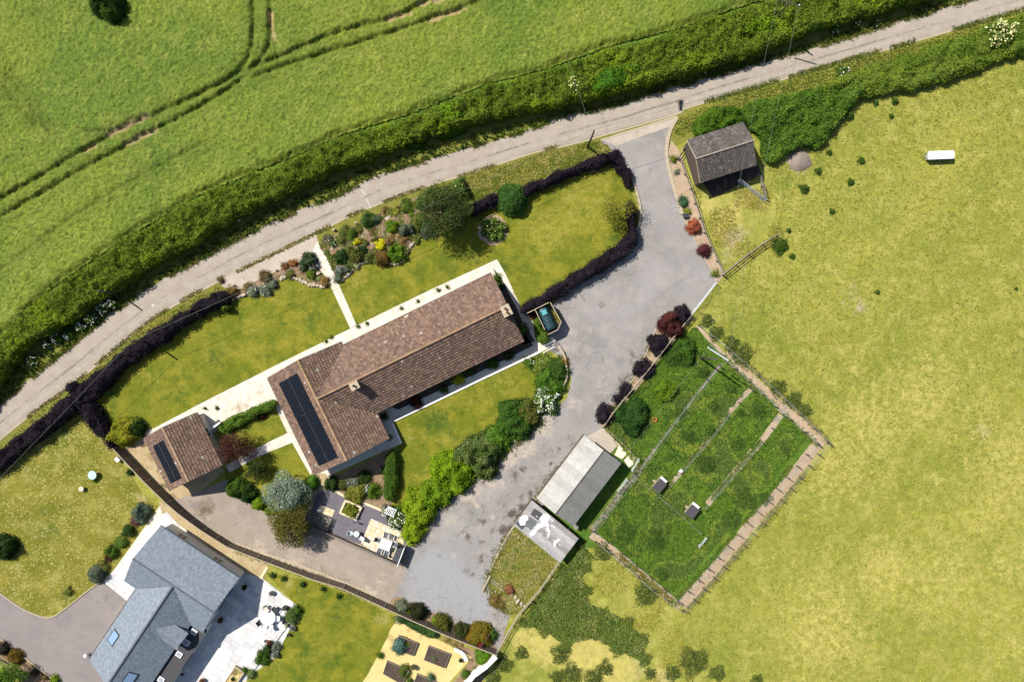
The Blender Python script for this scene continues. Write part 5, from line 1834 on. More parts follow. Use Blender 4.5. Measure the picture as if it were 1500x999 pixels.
# cow parsley heads over the hedge bottom
for i, (px, py, r) in enumerate(((152, 452, 10), (134, 468, 8), (163, 444, 8), (118, 478, 8), (100, 490, 8), (84, 497, 8), (66, 505, 7), (45, 528, 7), (1222, 44, 6), (1254, 38, 5), (1283, 33, 5), (1034, 108, 4), (1070, 90, 3))):
    lab, gr = ('white flowered cow parsley clump at the foot of the hedge', 'cow parsley along the lane') if i < 8 else ('small white flowered clump in the far verge under the hedge', 'small cow parsley on the far verge')
    shrub('cow_parsley', lab, px, py, r, .9, G_MID, 'wildflower', gr, dens=60, flower=(WHITE, 22 if i < 8 else 12, .17, .2), lump=.3)
shrub('field_bush', 'dark leafy bush standing in the crop', 155, 4, 24, 2.6, G_DARK + [C(92, 120, 36)], dens=90, leaf=.22, lump=.3, wob=.2)
tree('climbing_bush', 'pale flowering bush growing out of the field hedge by the pole', 843, 126, 13, 3.6, [C(140, 156, 60), C(120, 144, 50)], 900, .2, 14, base=.2, flower=(C(236, 236, 150, 1.7), 110, .2), cat='shrub')
mass('bright_sapling_hedge', 'bright green maple stretch of the field hedge near the pole', 'hedge', [(868, 118), (890, 100), (925, 90), (938, 108), (905, 126), (875, 136)], 2.85, [C(88, 138, 32), C(74, 122, 30), C(104, 152, 40)], .24, 50, lump=.14, zk=.85)
mass('bright_sapling_hedge', 'lime green stretch of the field hedge above the rockery', 'hedge', [(638, 160), (660, 152), (678, 166), (670, 178), (646, 180)], 2.8, [C(132, 168, 34), C(116, 152, 30)], .22, 50, lump=.14, zk=.85)
mass('bright_sapling_hedge', 'yellow green stretch of the field hedge under the power lines', 'hedge', [(1074, 36), (1092, 22), (1110, 20), (1132, 30), (1120, 48), (1090, 52)], 2.85, [C(136, 168, 30), C(112, 146, 30), C(96, 134, 30)], .24, 50, lump=.18, zk=.85)
shrub('nettle_patch', 'dark nettles at the hedge foot opposite the rockery', 610, 210, 14, 1.0, G_NETTLE, dens=110, sq=.45, ang=-.35, lump=.3)
shrub('nettle_patch', 'long dark nettle patch at the hedge foot beside the lane', 662, 193, 20, 1.0, G_NETTLE, dens=110, sq=.4, ang=-.35, lump=.3)

# ---- copper hedges round the front garden
PH = dict(leaf=.17, dens=105, edge=.4, lump=.24, patch=1.4, jit=.26, spik=.06, zk=.7, up=.35, smooth=2, fray=.12)
mass('copper_hedge', 'dark copper hedge along the verge beside the daisy lawn', 'hedge', [(-40, 690), (0, 659), (60, 613), (96, 580), (112, 600), (50, 648), (0, 685), (-40, 718)], 1.7, G_PURPLE, **PH)
mass('copper_hedge', 'long dark copper hedge between the lane verge and front lawn', 'hedge', [(100, 576), (116, 566), (166, 526), (200, 498), (260, 460), (318, 427), (332, 430), (333, 438), (280, 468), (240, 500), (186, 534), (140, 580), (124, 594), (112, 596)], 1.7, G_PURPLE, **PH)
mass('copper_hedge', 'dark copper hedge running back to the garage fence', 'hedge', [(114, 600), (130, 588), (146, 610), (158, 634), (170, 656), (160, 656), (140, 634), (124, 614)], 1.6, G_PURPLE, **PH)
shrub('copper_bush', 'round copper bush sticking out of the hedge corner', 104, 568, 8, 1.5, G_PURPLE)
mass('copper_hedge', 'short dark copper hedge between tree and clipped dome', 'hedge', [(684, 303), (724, 284), (732, 290), (722, 300), (690, 314)], 1.4, G_PURPLE, **PH)
mass('copper_hedge', 'dark copper hedge round the garden corner by the drive entrance', 'hedge', [(758, 276), (810, 255), (888, 225), (905, 221), (916, 240), (926, 268), (917, 270), (904, 246), (890, 239), (800, 272), (766, 288)], 1.4, G_PURPLE, **PH)
mass('copper_hedge', 'dark copper hedge curving along the driveway to the oil tank', 'hedge', [(918, 296), (929, 300), (932, 330), (933, 354), (905, 384), (864, 405), (816, 436), (775, 458), (765, 448), (816, 417), (864, 386), (912, 352), (920, 330)], 1.5, G_PURPLE, **PH)

# ---- field-side thickets
mass('nettle_bank', 'broad dark green nettle bank behind the barn', 'thicket', [(1082, 166), (1117, 147), (1187, 133), (1236, 124), (1262, 138), (1236, 166), (1217, 193), (1200, 212), (1167, 215), (1147, 230), (1133, 238), (1117, 227), (1115, 200), (1100, 187)], 1.3, G_NETTLE, .2, 95, lump=.32, patch=1.2, spik=.14, flower=(WHITE, .12, .16, .55), jit=.3, edge=.8)
mass('bramble_hedge', 'bushy bramble hedge between lane verge and meadow', 'hedge', [(1190, 132), (1233, 112), (1300, 88), (1400, 58), (1530, 18), (1530, 66), (1473, 82), (1440, 100), (1417, 107), (1367, 123), (1300, 135), (1264, 139), (1240, 126)], 1.5, [C(116, 142, 44), C(98, 126, 40), C(142, 162, 52), C(126, 148, 58)], .2, 70, lump=.26, patch=2, jit=.4, edge=.8)
mass('barn_bush', 'bright green bush behind the barn roof', 'shrub', [(1018, 190), (1024, 172), (1045, 158), (1080, 160), (1090, 176), (1060, 188), (1030, 200)], 2.0, [C(94, 132, 34), C(80, 114, 34), C(112, 146, 40)], .2, 80, lump=.25)
tree('elder_bush', 'elder bush covered in cream blossom at the lane edge', 1465, 52, 26, 3.0, [C(110, 138, 48), C(92, 122, 42)], 2600, .2, 26, base=.1, flower=(CREAM, 420, .24), cat='shrub', trunk_r=.1)
shrub('elder_bush', 'small white flowering elder on the verge above the nettles', 1236, 104, 8, 1.3, G_MID, flower=(WHITE, 14, .18))
for i, (px, py, r, h) in enumerate(((1310, 149, 6, .6), (1243, 170, 8, .8), (1305, 171, 4, .4), (1214, 224, 5, .5), (1198, 251, 6, .5), (1261, 236, 6, .5), (1245, 267, 6, .6), (1177, 277, 8, .8), (1218, 310, 5, .5), (1160, 376, 5, .4), (1285, 428, 4, .4), (1155, 338, 4, .4), (1488, 423, 3, .3), (1282, 152, 5, .4))):
    weed('thistle_clump', 'small dark green weed clump alone in the meadow grass', px, py, r * .85, h * .85, [C(92, 124, 48), C(78, 108, 44), C(104, 132, 54)], 'weeds', 'weed clumps in the meadow', nb=int(9 * r * r))
weed('dock_clump', 'round green dock clump beside the end of the rail fence', 1141, 361, 12, .7, [C(92, 124, 44), C(78, 110, 40)], nb=1100)
for (px, py, r) in ((1086, 520, 17), (1070, 503, 12), (1048, 488, 12), (1035, 470, 10)):
    weed('dock_clump', 'spreading dock clump outside the paddock beside the power pole', px, py, r, .4, [C(112, 128, 60), C(96, 116, 54), C(128, 140, 70), C(84, 106, 48)], 'weeds', 'docks beside the power pole')
for (px, py, r) in ((1140, 568, 13), (1162, 586, 14), (1180, 601, 10)):
    weed('dock_clump', 'spreading dock clump outside the long chipped walk', px, py, r, .4, [C(112, 128, 60), C(96, 116, 54), C(128, 140, 70), C(84, 106, 48)], 'weeds', 'docks along the chipped walk')
weed('dock_clump', 'round dark weed clump outside the paddock corner walk', 945, 870, 18, .4, [C(112, 128, 60), C(96, 116, 54), C(128, 140, 70), C(84, 106, 48)], 'weeds', None)
weed('dock_clump', 'dark weed clump between low shed and paddock walk', 882, 808, 14, .4, [C(112, 128, 60), C(96, 116, 54), C(128, 140, 70), C(84, 106, 48)], 'weeds', None)
G_WEED = [C(92, 116, 44), C(78, 104, 40), C(112, 128, 56), C(100, 120, 46)]
WBK = [(766, 912), (790, 872), (822, 834), (852, 802), (866, 810), (850, 850), (864, 884), (905, 902), (945, 935), (942, 966), (905, 952), (870, 932), (830, 942), (800, 925)]
WC = np.array(WBK, float).mean(0)
WIN = [(822, 838), (848, 812), (858, 815), (844, 850), (858, 888), (896, 908), (932, 938), (930, 952), (900, 942), (868, 924), (832, 930), (802, 914), (778, 906), (796, 874)]
mass('weed_bank', 'broad bank of tall green weeds beyond the yard fence', 'thicket', WIN, .18, [C(130, 148, 66), C(112, 134, 58), C(146, 158, 80), C(104, 128, 54)], .2, 110, lump=.7, patch=1.0, jit=.7, edge=2.0, up=.25, spik=.16, fray=.5)
tufts('weed_bank_grass', 'tall seeding grass standing in the weed bank', 'grass', WBK, 3600, .32, [C(124, 142, 64), C(108, 130, 56), C(146, 156, 82)], patch=1.0, lean=.9, width=.05)
for (px, py, r) in ((738, 972, 13), (722, 992, 12), (764, 955, 10), (820, 958, 14), (836, 985, 16), (870, 990, 14), (886, 978, 12), (815, 990, 10), (952, 985, 9), (985, 985, 12), (1015, 968, 22), (1050, 985, 12), (1108, 995, 9)):
    weed('weed_clump', 'ragged green weed clump on the dry ground beyond the yard', px, py, r, .42, [C(116, 130, 62), C(98, 116, 54), C(130, 140, 72), C(86, 106, 48)], 'weeds', 'weed clumps on the dry ground')

for k_, (px, py) in enumerate(resample(np.array(WBK, float), 15)):
    if k_ % 2 == 0:
        weed('bank_weed', 'ragged weed clump on the rim of the weed bank', px + rng.uniform(-4, 4), py + rng.uniform(-4, 4), rng.uniform(7, 12), .36, [C(120, 138, 62), C(104, 126, 54), C(138, 150, 74)], 'weeds', 'weeds on the rim of the weed bank')
# ---- meadow and paddock grass blades
MEAD = [(1062, 404), (1145, 350), (1120, 250), (1180, 225), (1240, 170), (1300, 140), (1440, 105), (1530, 70), (1530, 1030), (1000, 1030), (1005, 895), (1215, 650), (1110, 530), (1030, 470)]
tufts('meadow_grass', 'long pale yellow meadow grass across the open field', 'grass', MEAD, 24000, .09, [C(184, 180, 76), C(168, 166, 62), C(200, 192, 98), C(152, 156, 56), C(180, 174, 84)], patch=2.2, lean=1.2, width=.045, blades=4)
tufts('meadow_grass', 'pale grass around the yard end of the field', 'grass', [(860, 890), (880, 800), (1000, 895), (1010, 1030), (960, 1030), (930, 930)], 2600, .09, [C(190, 182, 84), C(174, 170, 70), C(164, 162, 64), C(200, 184, 104)], patch=1.3, clump=(2.5, .42), lean=1.2, width=.045, blades=4)
tufts('meadow_grass', 'thin dry grass before the barn', 'grass', [(1008, 262), (1040, 294), (1122, 266), (1150, 350), (1065, 398)], 2600, .09, [C(200, 184, 104), C(180, 172, 82), C(166, 164, 70)], patch=1.2, clump=(2.2, .42), lean=1.2, width=.045, blades=4)
tufts('paddock_long_grass', 'lush long green grass in the fenced paddock strips', 'grass', PAD, 26000, .24, [C(104, 138, 48), C(118, 150, 52), C(90, 122, 48), C(142, 162, 62), C(106, 130, 58)], patch=2.6, lean=1.1, width=.045,
      hole=[[(1018, 480), (1055, 530), (1200, 660), (1212, 648), (1070, 515), (1025, 474)], [(1216, 650), (998, 898), (978, 876), (1186, 634)], [(860, 780), (872, 775), (1002, 880), (996, 894)],
            [(1052, 532), (930, 690), (866, 776), (876, 780), (940, 694), (1062, 534)], [(1095, 566), (974, 712), (986, 718), (1108, 572)], [(1137, 605), (1028, 737), (1042, 744), (1153, 610)], [(884, 626), (935, 690), (925, 690), (880, 640)]])
for (px, py, r, h) in ((1045, 595, 9, .6), (1070, 570, 10, .6), (1035, 680, 16, .6), (1010, 640, 14, .5), (1085, 605, 8, .5), (1110, 600, 14, .5), (1090, 730, 20, .5), (1070, 760, 16, .5), (960, 790, 22, .5), (920, 780, 20, .45), (970, 840, 12, .5), (1150, 660, 12, .4), (1120, 730, 10, .4), (1080, 650, 14, .5), (1040, 630, 10, .5), (995, 605, 10, .5), (1030, 545, 10, .7), (1005, 530, 10, .7), (985, 525, 14, .8)):
    weed('paddock_weed', 'tufted dark green weed in the paddock grass', px, py, r, h, [C(88, 120, 48), C(74, 104, 44), C(104, 130, 56)], 'weeds', 'weeds in the paddock strips')
shrub('currant_bush', 'large dark green bush inside the paddock near the shed apron', 927, 611, 23, 1.6, [C(60, 96, 40), C(72, 110, 44), C(52, 82, 36)], leaf=.2, lump=.25)
shrub('currant_bush', 'lime green bush inside the paddock beside the rail fence', 974, 575, 16, 1.1, [C(126, 156, 40), C(110, 142, 36)], leaf=.18, lump=.35, wob=.25)
shrub('paddock_bush', 'leafy green bush in the paddock corner under the maroon maple', 1000, 515, 18, 1.0, [C(86, 122, 40), C(74, 108, 38)], leaf=.2, lump=.4, wob=.25)
tufts('compost_weeds', 'dry weeds and grass on the rough plot below the low shed', 'grass', [(745, 792), (756, 770), (820, 824), (800, 858), (766, 898), (745, 900), (722, 872), (714, 848), (730, 815)], 2600, .12, [C(180, 170, 90), C(146, 154, 66), C(200, 186, 122), C(130, 146, 58), C(190, 176, 116)], patch=1.0, lean=1.0)

# ---- garden trees and shrubs
tree('garden_tree', 'broad dense green tree at the end of the rockery', 650, 308, 43, 6.2, [C(86, 102, 48), C(72, 88, 42), C(100, 116, 58), C(62, 80, 40)], 17000, .19, 60, base=.16, trunk_r=.2)
shrub('dome_shrub', 'clipped round green dome between the two copper hedges', 750, 291, 21, 2.2, [C(82, 124, 52), C(70, 108, 46), C(96, 136, 60)], dens=190, leaf=.17, wob=.05, lump=.10)
for i, (px, py) in enumerate(((712, 327), (724, 325), (735, 333), (712, 340), (722, 347), (733, 346), (726, 336))):
    shrub('rose_bush', 'cream flowered rose bush in the round chipped bed', px, py, 7, .7, G_MID, 'shrub', 'roses in the round bed', flower=(C(240, 226, 170, 1.6), 12, .12, .1))
tree('pale_willow', 'airy yellow green tree overhanging the drive hedge', 905, 308, 32, 4.2, [C(150, 150, 48), C(136, 140, 46), C(122, 126, 44)], 2300, .17, 30, base=.25, sparse=.9, sq=.85, trunk_r=.08, csize=.42)
tree('blue_spruce', 'silvery blue green conifer on the side lawn', 420, 722, 35, 4.4, G_SILVER, 12000, .18, 44, base=.05, sq=.9, up=.2, trunk_r=.14)
tree('olive_tree', 'round olive brown tree at the edge of the concrete track', 425, 771, 33, 4.6, G_OLIVE, 14000, .16, 60, base=.22, trunk_r=.14)
tree('purple_maple', 'feathery dark maroon tree against the garage', 346, 655, 33, 3.8, [C(96, 60, 52), C(80, 50, 46), C(112, 74, 60)], 5200, .17, 34, base=.2, sq=.72, ang=.2, trunk_r=.1, sparse=.4)
tree('dark_conifer', 'spiky dark conifer on the side lawn beside the maroon tree', 372, 690, 22, 2.6, [C(66, 84, 40), C(56, 74, 36), C(80, 96, 46)], 2200, .18, 26, base=.08, sq=.7, ang=-.3, sparse=.5)
shrub('golden_shrub', 'yellow green shrub at the copper hedge end', 180, 630, 20, 2.0, [C(168, 168, 44), C(146, 152, 40), C(182, 178, 60)], lump=.3, wob=.2)
shrub('laurel', 'small dark shrub beside the yellow green shrub', 199, 628, 12, 1.3, G_DARK, lump=.3)
mass('side_hedge', 'leafy green hedge between terrace and side lawn', 'hedge', [(322, 622), (340, 610), (365, 600), (392, 588), (404, 590), (398, 600), (370, 612), (345, 626), (328, 634)], 1.2, [C(104, 138, 44), C(88, 120, 38), C(122, 150, 54)], .17, 110, lump=.25, edge=.3)
shrub('maroon_shrub', 'small maroon shrub at the end of the side hedge', 383, 606, 8, .7, G_MAROON)
for (px, py, r, h, lab, pal) in ((345, 715, 13, 1.3, 'leafy green shrub in front of the garage corner', G_MID), (362, 722, 12, 1.2, 'dark green shrub on the concrete track edge', G_DARK), (378, 738, 9, .9, 'lime green shrub beneath the silvery conifer', G_LIME), (456, 706, 9, 1.1, 'bright green shrub at the wing corner beside the silvery conifer', [C(104, 150, 44), C(86, 130, 40)]),
                             (395, 748, 7, .7, 'small yellow green shrub between conifer and olive tree', [C(140, 156, 50), C(122, 140, 44)]), (452, 712, 5, .6, 'small maroon shrub by the terrace path', G_MAROON)):
    shrub('garden_shrub', lab, px, py, r, h, pal, lump=.25)
# shrubbery between back lawn and drive
SB = [(800, 588, 20, 1.7, 'shrub smothered in white blossom at the drive bend', G_MID, (WHITE, 26, .2, .2)), (814, 542, 17, 1.3, 'dark green shrub beside the curved drive wall', [C(78, 108, 40), C(64, 92, 36)], None), (806, 560, 20, 1.4, 'bright green spreading shrub beside the curved drive wall', [C(96, 134, 42), C(82, 116, 38)], None),
      (795, 535, 15, 1.0, 'low pale flowering shrub at the gate end of the lawn', [C(130, 146, 60), C(112, 130, 52)], (CREAM, 3, .12)), (776, 532, 8, .7, 'small white flowered shrub beside the paved path', G_MID, (WHITE, 10, .12)), (825, 530, 8, .6, 'orange brown heather by the gate', [C(160, 134, 66), C(146, 120, 60)], None),
      (775, 604, 17, 1.5, 'brownish green shrub beside the white blossom', [C(110, 112, 48), C(94, 100, 44)], None), (752, 616, 26, 2.0, 'rounded dark green shrub between lawn and drive', [C(80, 116, 40), C(68, 100, 36)], None), (728, 645, 18, 1.7, 'bright green shrub between two darker shrubs on the drive side', [C(104, 142, 44), C(88, 124, 40)], None),
      (702, 664, 33, 2.4, 'large variegated shrub between lawn and drive', [C(92, 112, 48), C(116, 132, 72), C(74, 94, 42)], (C(206, 212, 160), 4, .12)), (663, 696, 29, 2.3, 'large lime green shrub between lawn and drive', G_LIME, None), (638, 724, 22, 2.1, 'lime green bush in the middle of the lawn shrubbery', [C(120, 152, 34), C(106, 138, 30)], None),
      (615, 742, 26, 2.2, 'yellow lime bush at the patio end of the shrubbery', [C(146, 168, 36), C(126, 152, 32)], None), (604, 778, 17, 1.9, 'narrow lime bush beside the patio screen', [C(150, 172, 34), C(128, 154, 30)], None)]
for (px, py, r, h, lab, pal, fl) in SB:
    shrub('drive_shrub', lab, px, py, r * .98, h * .82, [np.asarray(k) * 1.25 for k in pal], flower=fl, lump=.34, leaf=.19, dens=125, wob=.24, fray=.15, spik=.1)
mass('box_hedge', 'clipped dark green hedge at the end of the terrace border', 'hedge', [(566, 668), (580, 662), (581, 712), (573, 734), (563, 726), (565, 695)], 1.4, G_MID, .14, 140, lump=.1, edge=.25)
for (px, py, r, h, lab, pal, fl) in ((485, 708, 10, .9, 'dark glossy shrub beside the terrace steps', G_DARK, None), (503, 711, 7, .7, 'small dark shrub in the terrace border', [C(92, 104, 40), C(74, 90, 36)], None), (520, 722, 15, .9, 'yellow green grassy shrub at the terrace edge', [C(152, 154, 62), C(132, 138, 54)], None),
                                    (516, 708, 10, .7, 'pale flowering plant in the terrace border', G_GREY, (WHITE, 10, .1)), (533, 699, 9, .9, 'dark round shrub in the terrace border', G_DARK, None), (547, 720, 10, .9, 'bright green shrub beside the terrace hedge', [C(120, 150, 46), C(104, 134, 42)], None),
                                    (538, 716, 8, .6, 'white flowered plant beside the terrace gravel', G_GREY, (WHITE, 18, .12, .1)), (562, 689, 6, .7, 'white rose against the clipped terrace hedge', G_MID, (WHITE, 22, .13, .1)), (582, 756, 15, 1.2, 'white hydrangea beside the slatted patio seat', G_MID, (WHITE, 26, .18, .2)), (565, 748, 8, .9, 'small white hydrangea behind the slatted patio seat', G_GREY, (WHITE, 26, .15, .2)), (566, 700, 5, .5, 'small green tuft by the terrace hedge', G_MID, None)):
    shrub('terrace_plant', lab, px, py, r, h, pal, flower=fl, lump=.3)
# narrow beds against the house
for (px, py, r, h, lab, pal, fl) in ((671, 557, 8, .9, 'golden yellow shrub against the bungalow back wall', [C(212, 204, 40), C(180, 178, 36)], None), (650, 570, 6, .6, 'green shrub beside the golden one under the back eaves', G_MID, None), (690, 545, 6, .6, 'low green plant under the back eaves near the door', G_MID, None), (610, 590, 9, .6, 'dark red plant under the back eaves', G_MAROON, None), (722, 533, 8, .7, 'green plant on the gate side of the back door', G_MID, None), (745, 521, 7, .6, 'green plant near the back corner of the bungalow', G_DARK, None), (765, 482, 8, 1.0, 'white flowered shrub beside the chimney gable', G_MID, (WHITE, 14, .12)),
                                    (727, 407, 6, .8, 'green climber at the front corner of the gable', G_MID, None), (733, 420, 5, .8, 'dark green shrub against the gable wall', G_DARK, None), (570, 640, 4, .5, 'pale tuft at the wing corner', G_GREY, None), (562, 610, 6, .6, 'dark green plant in the inner wing corner', G_DARK, None)):
    shrub('border_plant', lab, px, py, r, h, pal, flower=fl, lump=.3)
for (px, py) in ((525, 478), (538, 474), (588, 452), (612, 441), (642, 425), (655, 420), (478, 500), (485, 494), (300, 598), (318, 598)):
    shrub('path_plant', 'small sprig growing at the front wall beside the white path', px, py, 3, .3, G_MID, 'plant', 'sprigs along the front wall', dens=120)
# oil tank enclosure planting
mass('tank_hedge', 'green hedge between the oil tank screen and the paved corner', 'hedge', [(783, 468), (790, 466), (798, 484), (803, 498), (795, 503), (788, 497), (784, 482)], 1.3, [C(112, 138, 44), C(96, 124, 40)], .15, 120, lump=.2, edge=.25)
shrub('tank_creeper', 'yellow green creeper along the drive side of the tank screen', 816, 462, 9, 1.4, [C(176, 172, 56), C(150, 156, 50)], sq=.35, ang=1.1, lump=.3)
shrub('tank_creeper', 'dark shrub behind the far corner of the tank screen', 781, 462, 6, .8, G_MAROON)
shrub('tank_creeper', 'yellow creeper at the copper hedge end of the tank screen', 788, 451, 6, 1.2, [C(150, 156, 44), C(170, 166, 56)], sq=.5, ang=-.4)
# drive border plants
for (px, py, r, h, lab, pal) in ((987, 233, 5, .5, 'small round green shrub at the barn end of the chipped border', [C(130, 140, 50)]), (992, 252, 4, .4, 'low pale plant in the chipped border beside the barn', G_GREY), (1001, 295, 8, .6, 'spiky blue green plant in the chipped border', [C(86, 124, 84), C(72, 106, 72)]), (1006, 309, 6, .4, 'yellow green plant beside the dark planter', [C(150, 154, 60)]), (1016, 332, 10, .9, 'orange red shrub in the chipped border', [C(196, 108, 74), C(176, 92, 66), C(204, 130, 90)]), (1031, 366, 9, .9, 'dark red shrub in the chipped border', [C(112, 58, 62), C(96, 50, 56)]), (1048, 401, 6, .5, 'small green shrub at the gate end of the chipped border', [C(130, 142, 60)])):
    shrub('border_shrub', lab, px, py, r, h, pal, lump=.3, wob=.2)
for (px, py, r, h, lab, pal) in ((1001, 459, 11, 1.4, 'dark plum shrub beside the galvanised gate', G_PURPLE), (984, 476, 16, 1.7, 'maroon maple beside the rail fence', G_MAROON), (966, 504, 15, 1.3, 'broad plum shrub below the maroon maple', G_PURPLE), (943, 540, 13, 1.2, 'round plum shrub halfway down the rail fence', G_PURPLE), (916, 571, 9, .9, 'small plum shrub above the smallest one on the rail fence', G_PURPLE), (906, 585, 8, .8, 'smallest plum shrub on the rail fence', G_PURPLE), (887, 607, 14, 1.2, 'plum shrub at the shed end of the rail fence', G_PURPLE)):
    shrub('plum_shrub', lab, px, py, r, h, pal, lump=.3, wob=.2)
# yard border along the long fence
for (px, py, r, h, lab, pal) in ((589, 889, 9, .9, 'pale grey green round shrub on the yard border', G_GREY), (598, 896, 5, .5, 'small lime shrub between two round shrubs on the yard border', G_LIME), (612, 897, 12, 1.3, 'very dark round shrub on the yard border', [C(62, 64, 36), C(54, 56, 34)]), (648, 912, 12, 1.2, 'olive round shrub on the yard border', [C(116, 120, 46), C(98, 104, 42)]), (638, 910, 6, .6, 'yellow green sprig beside the olive shrub', G_LIME), (676, 925, 11, 1.1, 'dark olive round shrub on the yard border', [C(82, 90, 42), C(70, 78, 38)]), (701, 933, 18, 1.6, 'large round yellow green shrub with red patch in the yard corner', [C(144, 138, 40), C(126, 124, 38), C(150, 104, 40)]), (702, 942, 7, 1.75, 'crimson growth on the large round yard shrub', [C(150, 60, 50), C(130, 50, 46)]), (720, 930, 8, .9, 'green shrub at the yard corner post', G_MID), (708, 962, 11, 1.3, 'bright green round shrub inside the white wall', [C(124, 166, 44), C(108, 148, 40)])):
    shrub('yard_shrub', lab, px, py, r, h, pal, lump=.2)
mass('ivy_hedge', 'dark ivy strip along the gravel garden fence', 'hedge', [(588, 904), (612, 916), (636, 926), (634, 934), (608, 922), (586, 912)], .8, [C(70, 106, 56), C(58, 90, 46), C(96, 126, 60)], .14, 110, lump=.25, edge=.2, flower=(C(226, 220, 150, 1.5), 1.5, .12))
for (px, py, r, h, lab, pal, fl) in ((584, 908, 6, .6, 'yellow flowered plant at the gravel garden corner', G_GREY, (C(226, 216, 120, 1.5), 14, .12)), (632, 925, 7, .7, 'pale leaved shrub at the end of the ivy strip', [C(126, 156, 90), C(110, 140, 76)], None), (557, 960, 5, .4, 'green tuft at the lawn edge of the gravel garden', G_MID, None), (600, 998, 5, .5, 'leafy pot plant at the bottom raised bed', G_MID, None), (630, 992, 5, .6, 'blue green plant behind the bottom raised bed', [C(110, 138, 96)], None), (670, 940, 8, .4, 'straw coloured grasses along the brown border', [C(196, 170, 110), C(160, 146, 80)], None), (655, 936, 6, .3, 'dry grass tuft along the brown border', [C(180, 160, 90)], None), (682, 988, 7, .6, 'green shrub in the brown border', G_MID, None), (697, 982, 5, .5, 'small blue green shrub in the brown border', [C(96, 120, 84)], None)):
    shrub('gravel_garden_plant', lab, px, py, r, h, pal, flower=fl, lump=.3)
# neighbour's planting
for (px, py, r, h, lab, pal) in ((4, 803, 16, 1.8, 'dark green bush at the far side of the daisy lawn', G_DARK), (98, 866, 7, .7, 'pale yellow shrub near the curved drive edge', [C(176, 178, 96), C(150, 156, 70)]), (206, 752, 12, 1.2, 'silvery shrub at the top of the pale patio border', [C(120, 136, 116), C(100, 118, 98)]), (199, 763, 8, .7, 'reddish spiky plant below the silvery shrub', [C(124, 92, 82), C(104, 80, 72)]), (187, 778, 9, .8, 'dark green shrub in the pale patio border', G_DARK), (176, 795, 8, .8, 'bright green shrub in the pale patio border', [C(116, 142, 56), C(96, 120, 48)]), (163, 808, 9, .8, 'leafy green shrub above the red cordyline', G_MID), (158, 818, 6, .7, 'red spiky cordyline in the patio border', G_MAROON),
                                 (151, 831, 8, .7, 'olive green shrub in the patio border', [C(116, 120, 60)]), (140, 842, 11, 1.3, 'grey leaved shrub at the drive corner', [C(118, 130, 108), C(98, 112, 92)]), (3, 806, 6, 1.0, 'leafy edge growth of the dark lawn bush', G_MID), (20, 964, 10, 1.1, 'orange brown shrub in the lower drive border', [C(140, 112, 46), C(120, 98, 44)]), (3, 950, 9, .9, 'dark shrub in the lower drive border', [C(70, 62, 50)]), (50, 985, 6, .5, 'small dark plant in the lower drive border', [C(84, 76, 62)]), (66, 992, 5, .5, 'dry brown plant in the lower drive border', [C(130, 110, 70)]), (79, 996, 6, .7, 'lime green plant in the lower drive border', G_LIME), (184, 704, 0.1, .1, '', [])):
    if lab:
        shrub('neighbour_shrub', lab, px, py, r, h, pal, lump=.3, wob=.2)
tree('corner_tree', 'bright green leafy tree below the drive border fence', 14, 995, 26, 3.4, [C(104, 142, 40), C(88, 124, 36), C(120, 158, 50)], 3600, .2, 30, base=.2, trunk_r=.1)
shrub('lawn_shrub', 'small dark shrub against the long fence on the daisy lawn', 190, 692, 5, .5, G_DARK)
shrub('lawn_shrub', 'small bright plant by the blue lawn table', 137, 704, 3, .5, G_LIME)
for (px, py, r, h, lab, pal) in ((428, 903, 10, 1.0, 'green shrub on the outer corner of the pale patio', [C(112, 134, 68), C(94, 116, 56)]), (435, 893, 6, .8, 'dark topped shrub beside the outer patio pots', G_MID), (404, 948, 7, .8, 'pale leaved shrub beside the low patio rail', G_GREY), (385, 965, 10, .9, 'green shrub on the lawn edge of the pale patio', G_MID), (392, 950, 7, .7, 'dark green shrub behind the low patio rail', G_DARK), (367, 987, 7, .7, 'pale green shrub at the lower patio corner', [C(116, 138, 76)]), (357, 981, 5, .6, 'round box plant by the patio planter', G_MID)):
    shrub('patio_shrub', lab, px, py, r, h, pal, lump=.3)
for (px, py) in ((395, 838), (412, 842), (440, 850), (470, 858), (493, 868)):
    shrub('fence_plant', 'small dark plant at the foot of the long fence', px + 4, py + 5, 4, .4, G_DARK, 'plant', 'plants along the long fence', dens=150)

# ---- rockery
ROCK = []


def rock_mesh(seed):
    r = np.random.default_rng(seed)
    m = MB()
    n = 7
    V = []
    for z, k in ((0, 1.0), (.55, .95), (1.0, .6)):
        for i in range(n):
            a = 2 * math.pi * i / n
            rr = k * (.75 + .4 * r.uniform())
            V.append((rr * math.cos(a) * .5, rr * math.sin(a) * .5, z + r.uniform(-.08, .08) * (z > 0)))
    F = [(j * n + i, j * n + (i + 1) % n, (j + 1) * n + (i + 1) % n, (j + 1) * n + i) for j in range(2) for i in range(n)]
    F.append(tuple(2 * n + i for i in range(n)))
    k = r.uniform(.85, 1.15)
    m.add(V, F, C(222, 206, 180) * k)
    me = m.mesh('rock')
    me.materials.append(M['stone'])
    return me


ROCKS = [rock_mesh(i) for i in range(6)]


def stone(parent, px, py, sx, sy, sz, rz, z0=0.0, name='stone'):
    p = W(px, py)
    o = bpy.data.objects.new(name, ROCKS[int(rng.integers(0, 6))])
    COL.objects.link(o)
    o.parent = parent
    L = np.array((p.x, p.y, z0))
    o.location = L - off_of(parent)
    o.scale = (sx, sy, sz)
    o.rotation_euler = (0, 0, rz)
    return o


